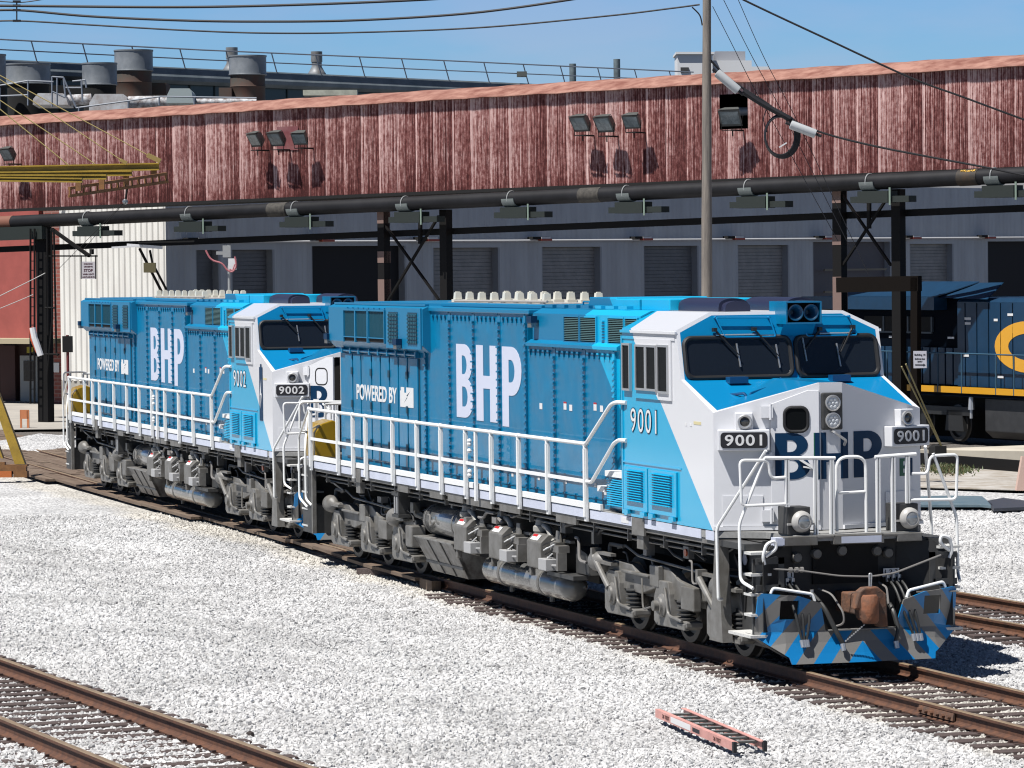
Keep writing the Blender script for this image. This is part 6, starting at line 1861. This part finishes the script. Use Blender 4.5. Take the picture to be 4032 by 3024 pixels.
b = MB(); b.bar(onz(3648, 1790, .0), onz(3705, 1775, .2), .3, .25); b.sphere(onz(3690, 1775, .1), .25, 8, sc=(1.6, 1, .7)); b.build('dark_sack', M_void, None, label='dark lumpy sack at the platform edge just right of the white nose', cat='sack')
M_rod = mat('rod_yellow', (.30, .26, .12), rough=.5)
for u0, v0, lb in ((3550, 1443, 'left of two thin yellow poles leaning behind the white nose'), (3567, 1433, 'right of two thin yellow poles leaning behind the white nose')):
    b = MB(); p1 = onz(3722, 1790, 0); T = at(u0, v0, (p1 - CAM).dot(FW) - 1.5); E_ = T.lerp(p1, .90); b.cyl(T, E_, .022, None, 8); b.cyl(E_, p1, .012, None, 6)
    b.build('track_flag_pole', M_rod, None, label=lb, cat='pole', group='yellow poles behind the nose')
b = MB(); A = onz(4030, 1932, -.1); b.prism([A - RT * .16, A + RT * .3, A + RT * .3 + Zv * .75, A - RT * .02 + Zv * .78], FW * .3); b.build('bollard', mat('pink_concrete', (.6, .42, .35), rough=.8), None, label='pale pink concrete bollard cut by the right edge', cat='bollard')
# weeds
b = MB()
for k in range(1500):
    u = random.gauss(3735, 42); v = 1850 + random.gauss(0, 9); p = onz(u, v, -.14); h = random.uniform(.04, .13); a_ = random.random() * 6.28
    d = Vector((cos(a_), sin(a_), 0)) * .02; t_ = Vector((random.uniform(-.08, .08), random.uniform(-.08, .08), h))
    b.add([p - d, p + d, p + t_], [(0, 1, 2)], k % 3 == 0)
b.build('weeds', [mat('weed_green', (.07, .10, .03)), mat('weed_dry', (.16, .13, .06))], None, label='low green weeds growing in stones beyond the nose handrail', cat='weeds', kind='stuff')
b = MB(); q = [onz(u, v, -.19) for u, v in ((3600, 1845), (4300, 1850), (4300, 1945), (3950, 1935), (3600, 1925))]
b.prism([Vector((p.x, p.y, -.16)) for p in q], Vector((0, 0, .02))); b.build('dirt_patch', mat('yard_dirt', (.30, .26, .21), rough=.95, col2=(.48, .46, .43), vscale=1.6, bump=.8, bscale=7), None, kind='structure')

# ---------------------------------------------------------------- factory roofs beyond the gallery
PF_ = at(2016, 600, 190)
ff = lambda u, v, off=0: onplane(u, v, PF_ + N2 * off, N2)
fac = empty('factory_hall', (0, 0, 0), label='long grey factory roof with a dark window band beyond the red gallery', cat='factory')
zr = (ff(0, 235).z + ff(1700, 307).z) / 2
a0, a1 = ff(-300, 230), ff(3000, 340); L_ = (a1 - a0).dot(D2); a0.z = 0
b = MB(); b.prism([a0 + Zv * zr - N2 * 14, a0 + Zv * (zr - .02), a0 + Zv * (zr - .45) + N2 * .25, a0 + Zv * (zr - .62) + N2 * .25, a0 + Zv * (zr - .75), a0 + Zv * (zr - .75) - N2 * 14], D2 * L_)
b.build('roof', mat('weathered_roof', (.12, .15, .17), rough=.7, col2=(.20, .23, .25), vscale=.8), fac)
b = MB(); b.prism([a0 + Zv * (zr - 4) - N2 * .3, a0 + Zv * (zr - .74) - N2 * .3, a0 + Zv * (zr - .74) - N2 * .6, a0 + Zv * (zr - 4) - N2 * .6], D2 * L_); b.build('window_band', mat('band_glass', (.012, .03, .038), rough=.3), fac)
b = MB()
for k in range(int(L_ / 1.6)): b.box(0, 0, 0, 0, 0, 0) if False else b.prism([a0 + D2 * k * 1.6 + Zv * (zr - 4) - N2 * .28, a0 + D2 * (k * 1.6 + .06) + Zv * (zr - 4) - N2 * .28, a0 + D2 * (k * 1.6 + .06) + Zv * (zr - .76) - N2 * .28, a0 + D2 * (k * 1.6) + Zv * (zr - .76) - N2 * .28], N2 * .03)
b.build('mullion', mat('mullion', (.02, .035, .04)), fac)
b = MB(); b.prism([a0 - N2 * .6, a0 - N2 * 14, a0 - N2 * 14 + Zv * (zr - .8), a0 - N2 * .6 + Zv * (zr - .8)], D2 * L_); b.build('wall', mat('hall_wall', (.10, .10, .10)), fac)
M_gal = mat('galvanised_rail', (.20, .23, .28), rough=.5)
b = MB()
top = [(0, 155), (800, 197), (1700, 236), (2100, 255), (2730, 284)]; low = [(0, 195), (800, 235), (1700, 275), (2100, 292), (2730, 318)]
b.tube([ff(-200, 145)] + [ff(*p) for p in top], .035, 6); b.tube([ff(-200, 186)] + [ff(*p) for p in low], .03, 6)
yv = lambda u, T: next(T[i][1] + (T[i + 1][1] - T[i][1]) * (u - T[i][0]) / (T[i + 1][0] - T[i][0]) for i in range(len(T) - 1) if T[i][0] <= u <= T[i + 1][0])
for u in (123, 325, 519, 708, 890, 1069, 1243, 1415, 1581, 1747, 1905, 2060, 2206, 2353, 2498, 2635): b.cyl(ff(u, yv(u, top)), ff(u + 22, yv(u, top) + 80), .03, None, 6)
b.build('roof_railing', M_gal, fac)

M_rst = mat('stack_galv', (.16, .18, .20), rough=.5, col2=(.26, .28, .30), vscale=1.1, metal=.2)
M_rs2 = mat('stack_rust', (.10, .05, .035), rough=.8, col2=(.07, .065, .055), vscale=1.3)


def stack(name, label, u0, u1, v0, v1, v2, d, m1, m2, f=.93, cat='chimney', grp=None):
    c = at((u0 + u1) / 2, v0, d); r = (u1 - u0) / 2 / FPX * d; z0 = c.z; z1 = at(0, v1, d).z + (at((u0 + u1) / 2, v1, d).z - at(0, v1, d).z); z2 = at((u0 + u1) / 2, v2, d).z
    zb = z2 - 3
    o = empty(name, (c.x, c.y, zb), 0, label=label, cat=cat, group=grp)
    H_ = lambda z: z - zb
    b = MB(); b.lathe((0, 0, 0), (0, 0, 1), [(H_(z1), r), (H_(z1) + .04, r * 1.03), (H_(z1) + .1, r), (H_(z0) - .08, r), (H_(z0) - .06, r * 1.03), (H_(z0), r * 1.03), (H_(z0) + .001, r * .96), (H_(z0) - .5, r * .95)], 28); b.build('cap', m1, o, smooth=True)
    b = MB(); b.lathe((0, 0, 0), (0, 0, 1), [(0, r * f), (H_(z2), r * f), (H_(z1) * .5 + H_(z2) * .5, r * f), (H_(z1) * .5 + H_(z2) * .5 + .03, r * f * 1.03), (H_(z1) * .5 + H_(z2) * .5 + .08, r * f), (H_(z1) + .01, r * f)], 28); b.build('shaft', m2, o, smooth=True)
    return o


G_ = 'roof stacks beyond the gallery'
stack('roof_stack', 'wide rust streaked roof stack rising left of the tall thin flue, leftmost rusty one', 450, 601, 197, 282, 372, 165, M_rst, M_rs2, cat='roof stack', grp=G_)
stack('roof_stack', 'wide roof stack on a brown rusty box, second from left', 901, 1048, 219, 298, 390, 165, M_rst, M_rs2, cat='roof stack', grp=G_)
stack('roof_stack', 'low wide grey drum near the left edge of the roofline', 22, 198, 251, 333, 345, 158, M_rst, M_void, cat='roof stack', grp=G_)
stack('roof_stack', 'pale grey drum directly left of the rust streaked stack', 323, 460, 248, 337, 352, 162, M_rst, M_void, cat='roof stack', grp=G_)
stack('roof_stack', 'grey drum cut by the left edge of the photo above the gallery', -100, 22, 214, 330, 345, 156, M_rst, M_void, cat='roof stack', grp=G_)
for (u0, u1, v0, v1, v2, lb) in ((890, 937, 187, 231, 276, 'thin capped flue behind the second wide stack'), (1225, 1270, 203, 245, 290, 'thin capped flue standing alone on the grey roof ridge')):
    d = 185; c = at((u0 + u1) / 2, v2, d); k = d / FPX; r = (u1 - u0) / 2 * k; H = (v2 - v0) * k; h1 = (v2 - v1) * k
    b = MB(); b.lathe(c, (0, 0, 1), [(-1, r * 1.6), (0, r * 1.6), (.12, r * 1.3), (h1 * .6, r * .9), (h1, r * .9), (h1 + .01, r), (H, r), (H + .001, r * .9), (H - .3, r * .9)], 20)
    b.build('flue', mat('flue_galv', (.24, .26, .28), rough=.5, col2=(.13, .12, .11), vscale=2), None, smooth=True, label=lb, cat='flue', group='thin flues on the far roof')
for (u0, u1, v0, v2, lb) in ((2242, 2269, 251, 330, 'plain grey vent pipe above the gallery roof, left of two'), (2416, 2443, 233, 330, 'plain dark vent pipe above the gallery roof, right of two')):
    d = 200; c = at((u0 + u1) / 2, v2, d); b = MB(); b.cyl(c - Zv * 2, c + Zv * (v2 - v0) * d / FPX, (u1 - u0) / 2 * d / FPX, None, 18); b.build('vent_pipe', mat('vent_grey', (.12, .15, .16), rough=.6, var=.3), None, smooth=True, label=lb, cat='vent pipe', group='vent pipes above the gallery')


def blk(name, u0, u1, v0, v1, d, m, depth=3, parent=None, **kw):
    A, B = at(u0, v1, d), at(u1, v1, d); h = at(u0, v0, d).z - A.z; f_ = Vector((FW.x, FW.y, 0)).normalized()
    b = MB(); b.prism([A, B, B + f_ * depth, A + f_ * depth], Zv * h); return b.build(name, m, parent, **kw)


M_wr = mat('white_render', (.78, .79, .80), rough=.6)
pen = empty('penthouse', (0, 0, 0), label='small white rooftop building far behind the utility pole', cat='building')
blk('wall', 2668, 2806, 212, 300, 230, M_wr, 4, pen); blk('parapet', 2662, 2812, 204, 213, 229.8, M_wr, 4.4, pen); blk('vent', 2680, 2712, 265, 285, 229.9, M_dgr, .1, pen)
blk('grey_unit', 2816, 2935, 202, 240, 232, mat('unit_grey', (.32, .33, .36)), 3, pen); blk('low_wing', 2806, 2960, 238, 300, 231, M_wr, 4, pen); blk('low_wing', 2960, 3030, 262, 300, 231, M_wr, 4, pen)
blk('fan_unit', 2035, 2075, 281, 300, 190, mat('fan_olive', (.10, .11, .10)), 1, label='small dark fan box on the roofline near the vent pipes', cat='fan unit'); 
M_duc = mat('white_duct', (.62, .64, .66), rough=.6, col2=(.42, .38, .36), vscale=2.5)
for u0, u1, v0, v1, lb, m in ((129, 268, 367, 412, 'white duct end leftmost behind the gallery roof', M_duc), (350, 510, 370, 440, 'large white slanted duct hood behind the gallery roof', M_duc), (655, 762, 348, 405, 'pale green grey hood right of the peeling white duct', mat('green_hood', (.36, .42, .42), rough=.6))):
    A = at(u0, v1, 152); k = 152 / FPX; w_ = (u1 - u0) * k; h = (v1 - v0) * k; b = MB(); b.prism([A, A + RT * w_, A + RT * (w_ * .93) + Zv * h * .8, A + RT * w_ * .85 + Zv * h, A + RT * w_ * .15 + Zv * h, A + RT * .02 + Zv * h * .5], FW * 2)
    b.build('duct_hood', m, None, label=lb, cat='duct', group='roof ducts behind the gallery')
b = MB(); b.cyl(at(268, 395, 153), at(360, 390, 153), .22, None, 14); b.cyl(at(505, 402, 153), at(700, 400, 153), .24, None, 14); b.cyl(at(745, 402, 153), at(1010, 402, 153), .14, None, 12)
b.build('roof_duct', mat('peeling_white', (.60, .62, .64), rough=.7, col2=(.16, .12, .11), vscale=5), None, smooth=True, label='peeling white round duct running between the roof hoods', cat='duct')
blk('rusty_plenum', 862, 912, 345, 395, 164, M_rs2, 2, label='brown rusty box at the foot of the second wide stack', cat='plenum')
blk('rusty_plenum', 596, 655, 326, 372, 166, M_rs2, 2, label='dark rusty box right of the leftmost rusty stack', cat='plenum')
blk('skylight_strip', 1193, 1406, 354, 375, 150, mat('cream_strip', (.45, .46, .38), var=.2), 1, label='cream skylight strip just above the gallery roof', cat='skylight')
blk('dark_plinth', -100, 460, 336, 420, 165, M_void, 2, label='dark machinery base below the grey roof drums', cat='machinery')
b = MB(); q = lambda u, v: at(u, v, 148)
for a_, c_ in (((-50, 345), (110, 318)), ((110, 318), (210, 322)), ((-50, 380), (110, 374)), ((205, 300), (205, 420)), ((225, 302), (225, 420)), ((205, 360), (258, 385)), ((205, 302), (250, 305)), ((250, 305), (258, 385)), ((250, 305), (300, 425)), ((285, 320), (335, 315)), ((320, 312), (325, 400)), ((335, 315), (340, 345)), ((110, 316), (110, 415)), ((258, 345), (320, 345)), ((300, 425), (630, 380)), ((630, 380), (1010, 386)), ((505, 397), (505, 425)), ((627, 382), (627, 415)), ((765, 382), (765, 412)), ((0, 345), (0, 430)), ((310, 420), (310, 440))):
    b.cyl(q(*a_), q(*c_), .035, None, 6)
b.build('roof_handrail', M_gal, None, label='grey pipe handrail around the roof machinery behind the gallery', cat='handrail')

# ---------------------------------------------------------------- yellow jib crane
M_ycr = mat('crane_yellow', (.42, .27, .03), rough=.5, var=.2, vscale=2)
M_ybr = mat('crane_brown', (.22, .10, .03), rough=.6, var=.3)
jb = empty('jib_hoist', (0, 0, 0), label='yellow jib arms with stay cables reaching in from the upper left', cat='crane')
JD = 99
j = lambda u, v, dd=0: at(u, v, JD + dd)
for k, (u1, v0, v1, th) in enumerate(((627, 672, 656, 30), (520, 688, 682, 20), (420, 697, 697, 18), (325, 704, 710, 16))):
    dd = -k * 2.2; b = MB(); A = j(-150, v0, dd); B = j(u1, v1, dd)
    h = th / FPX * (JD + dd); b.bar(A + Zv * h * .4, B + Zv * h * .4, .28, .035); b.bar(A - Zv * h * .4, B - Zv * h * .4, .28, .035); b.bar(A, B, .04, h * .8)
    b.build('jib_beam', M_ycr, jb)
for a_, c_, k in (((0, 297), (590, 615), 0), ((0, 313), (481, 633), 1), ((0, 395), (373, 645), 2), ((0, 430), (272, 652), 3)):
    s_ = ((a_[0] - c_[0]), (a_[1] - c_[1])); e_ = (a_[0] - 200, a_[1] - 200 * s_[1] / s_[0])
    b = MB(); b.cyl(j(*e_, -k * 2.2), j(*c_, -k * 2.2), .014, None, 6); b.build('stay_cable', mat('cable_tan', (.42, .33, .12)), jb)
b = MB(); b.bar(j(580, 610), j(632, 635), .15, .12); b.bar(j(470, 628, -2), j(500, 642, -2), .1, .08); b.build('cable_anchor', mat('anchor_tan', (.35, .25, .08)), jb)
b = MB()
b.bar(j(272, 742, -5), j(655, 684, -1), .07, .07); b.bar(j(272, 772, -5), j(660, 715, -1), .07, .07)
for k in range(15): f_ = k / 14; b.bar(j(275 + 378 * f_, 742 - 57 * f_, -5 + 4 * f_), j(275 + 380 * f_, 770 - 55 * f_, -5 + 4 * f_), .04, .05)
for u, v0, v1, dd in ((606, 668, 700, 0), (497, 685, 730, -2), (402, 702, 745, -4), (310, 712, 752, -5)): b.bar(j(u, v0, dd), j(u, v1, dd), .14, .06)
b.build('trolley_track', M_ybr, jb)
b = MB(); b.sphere(j(493, 794), .075, 12); b.build('hoist_ball', M_lens, jb, smooth=True)
b = MB(); b.cyl(j(503, 720), j(495, 785), .03, None, 6); b.cyl(j(485, 800), j(230, 1060), .006, None, 4); b.cyl(j(487, 800), j(330, 980), .006, None, 4); b.build('hoist_rope', M_stl, jb)
CB = onz(104, 1880, -.1)
cr = empty('crane_frame', CB, 0, label='yellow crane leg on an orange brown base beam at the left edge', cat='crane leg')
dC = (CB - CAM).dot(FW); jc = lambda u, v, dd=0: at(u, v, dC + dd) - CB
b = MB(); q = [jc(u, v) for u, v in ((-20, 1565), (8, 1650), (58, 1832), (98, 1832), (0, 1600), (-20, 1540))]
b.prism([jc(-60, 1480), jc(-60, 1400), jc(98, 1828), jc(58, 1828)], FW * .35); b.prism([jc(-60, 1600), jc(-60, 1650), jc(4, 1805), jc(12, 1805)], FW * .3)
b.build('leg', M_ycr, cr)
b = MB(); b.prism([jc(-60, 1830), jc(106, 1830), jc(106, 1836), jc(-60, 1836)], FW * .4); b.prism([jc(-60, 1855), jc(102, 1855), jc(102, 1836), jc(-60, 1836)], FW * .3); b.prism([jc(-60, 1880), jc(45, 1880), jc(45, 1855), jc(-60, 1855)], FW * .3, 1); b.prism([jc(52, 1880), jc(106, 1880), jc(106, 1855), jc(52, 1855)], FW * .4); b.prism([jc(-60, 1820), jc(18, 1820), jc(18, 1830), jc(-60, 1830)], FW * .3)
b.build('base_beam', [M_ybr, mat('orange_wheel', (.5, .14, .03))], cr)

# ---------------------------------------------------------------- utility pole and cables
PD = 90
pl_ = lambda u, v, dd=0: at(u, v, PD + dd)
M_wood = mat('pole_wood', (.27, .235, .20), rough=.85, col2=(.16, .14, .125), vscale=3, stretch=(5, 5, .35), bump=.4, bscale=10)
pt = pl_(2783, -60); pbz = Vector((pl_(2776, 1180).x, pl_(2776, 1180).y, -.2))
b = MB(); k = [(0, 0), (.3, .1), (.6, .0), (1, 0)]
n = 16; rings = 24
for i in range(rings + 1):
    s = i / rings; c = pbz.lerp(pt, s); r = .150 - .055 * s
    b.V += [tuple(c + Vector((r * cos(2 * pi * q / n), r * sin(2 * pi * q / n), 0)) * (1 + .03 * sin(q * 3 + i))) for q in range(n)]
for i in range(rings):
    for q in range(n): b.F.append((i * n + q, i * n + (q + 1) % n, (i + 1) * n + (q + 1) % n, (i + 1) * n + q)); b.M.append(0)
b.build('utility_pole', M_wood, None, smooth=True, label='weathered grey wooden utility pole standing behind the nearest locomotive', cat='utility pole')
M_cab = mat('black_cable', (.008, .008, .012), rough=.6)


def cable(pts, r, label, grp='overhead cables', m=M_cab, d=0, n=6):
    P_ = [pl_(u, v, d) for u, v in pts]; out = []
    for i in range(len(P_) - 1):
        p0 = P_[max(i - 1, 0)]; p1 = P_[i]; p2 = P_[i + 1]; p3 = P_[min(i + 2, len(P_) - 1)]
        for k in range(8):
            t = k / 8; out.append(.5 * ((2 * p1) + (p2 - p0) * t + (2 * p0 - 5 * p1 + 4 * p2 - p3) * t * t + (3 * p1 - p0 - 3 * p2 + p3) * t ** 3))
    out.append(P_[-1]); b = MB(); b.tube(out, r, n)
    return b.build('overhead_cable', m, None, smooth=True, label=label, cat='cable', group=grp)


cable([(-100, 22), (66, 23), (700, 28), (1200, 18), (1680, -2), (1900, -20)], .034, 'topmost heavy cable crossing the sky at upper left')
cable([(-100, 46), (66, 40), (350, 64), (700, 80), (1000, 85), (1400, 80), (1850, 52), (2237, 0), (2400, -30)], .032, 'second heavy cable from the top crossing the sky')
cable([(-100, 88), (66, 82), (350, 98), (700, 118), (1028, 130), (1400, 128), (1900, 108), (2400, 62), (2650, 32), (2755, 18)], .022, 'third cable sagging across the sky to the wooden pole')
cable([(-100, -2), (40, 8), (100, 8), (190, -6)], .014, 'thin cable in the upper left corner above the spacer')
cable([(2700, -120), (2929, 0), (3265, 158), (3581, 304), (3800, 385), (4032, 471), (4200, 530)], .026, 'thick cable falling from the top to the right edge')
cable([(2795, 235), (2860, 300), (2930, 350), (3010, 400), (3100, 463), (3230, 520), (3420, 570), (3640, 614), (3860, 655), (4032, 690), (4200, 720)], .028, 'twisted cable bundle sagging from the pole to the right edge')
cable([(2925, 360), (3000, 408), (3080, 452), (3110, 470)], .075, 'thick black splice section of the cable bundle right of the pole')
cable([(2806, 25), (2880, 170), (2960, 330), (3060, 510), (3300, 950)], .009, 'thin wire falling from the pole top, leftmost of three')
cable([(2847, -5), (2960, 220), (3100, 480), (3350, 980)], .009, 'thin wire falling across the red gallery, middle of three')
cable([(2905, -5), (3010, 230), (3150, 500), (3420, 1080)], .009, 'thin wire falling across the red gallery, rightmost of three')
cable([(-100, 1215), (120, 1105), (178, 1075)], .014, 'thin pale cable from the left edge to the black left post', m=mat('pale_wire', (.4, .4, .38)), d=25)
cable([(-100, 1255), (60, 1190), (130, 1160)], .012, 'lower thin pale cable with a clamp at the left edge', m=MATS['pale_wire'], d=25)
cable([(2725, 28), (2755, 60), (2765, 100)], .018, 'short drooping jumper cable at the top of the pole')
b = MB()
b.cyl(pl_(66, 5), pl_(66, 84), .018, None, 6)
for v in (6, 22, 40, 82): b.obox(pl_(66, v), RT * .09, FW * .03, Zv * .025)
b.build('cable_spacer', M_cab, None, label='black cable spacer tying the heavy cables at upper left', cat='cable spacer')
M_clo = mat('closure_grey', (.50, .52, .53), rough=.35)
for (a_, c_, lb) in (((2822, 285), (2908, 358), 'grey cylindrical splice case just right of the wooden pole'), ((3112, 490), (3212, 528), 'grey cylindrical splice case above the cable coil')):
    A, B = pl_(*a_, -.15), pl_(*c_, -.15); b = MB(); d_ = (B - A).normalized(); b.lathe(A, d_, [(0, .06), (.01, .10), (.05, .105), ((B - A).length - .05, .105), ((B - A).length - .01, .10), ((B - A).length, .06)], 16)
    o = b.build('splice_case', M_clo, None, smooth=True, label=lb, cat='splice case', group='splice cases on the cable bundle')
    b = MB(); b.cyl(A - d_ * .12, A, .035, None, 8); b.cyl(B, B + d_ * .14, .035, None, 8); b.build('end_seal', M_cab, o)
b = MB(); cc = pl_(3075, 535)
for k in range(7):
    rx, rz = .34 + .012 * k, .44 + .012 * k
    b.tube([cc + RT * (rx * cos(a_) + .01 * (k - 2)) + Zv * (rz * sin(a_)) + FW * (.02 * k) for a_ in [2 * pi * i / 36 for i in range(36)]], .019, 5, closed=True)
b.tube([pl_(3020, 420), pl_(3005, 470), pl_(3020, 520)], .012, 5)
b.build('cable_coil', M_cab, None, smooth=True, label='black coil of spare cable hanging before the red gallery', cat='cable coil')
b = MB(); b.bar(pl_(3068, 580, -.3), pl_(3098, 562, -.3), .02, .03); b.build('cable_tag', M_lab, None, label='small white tag inside the hanging cable coil', cat='tag')
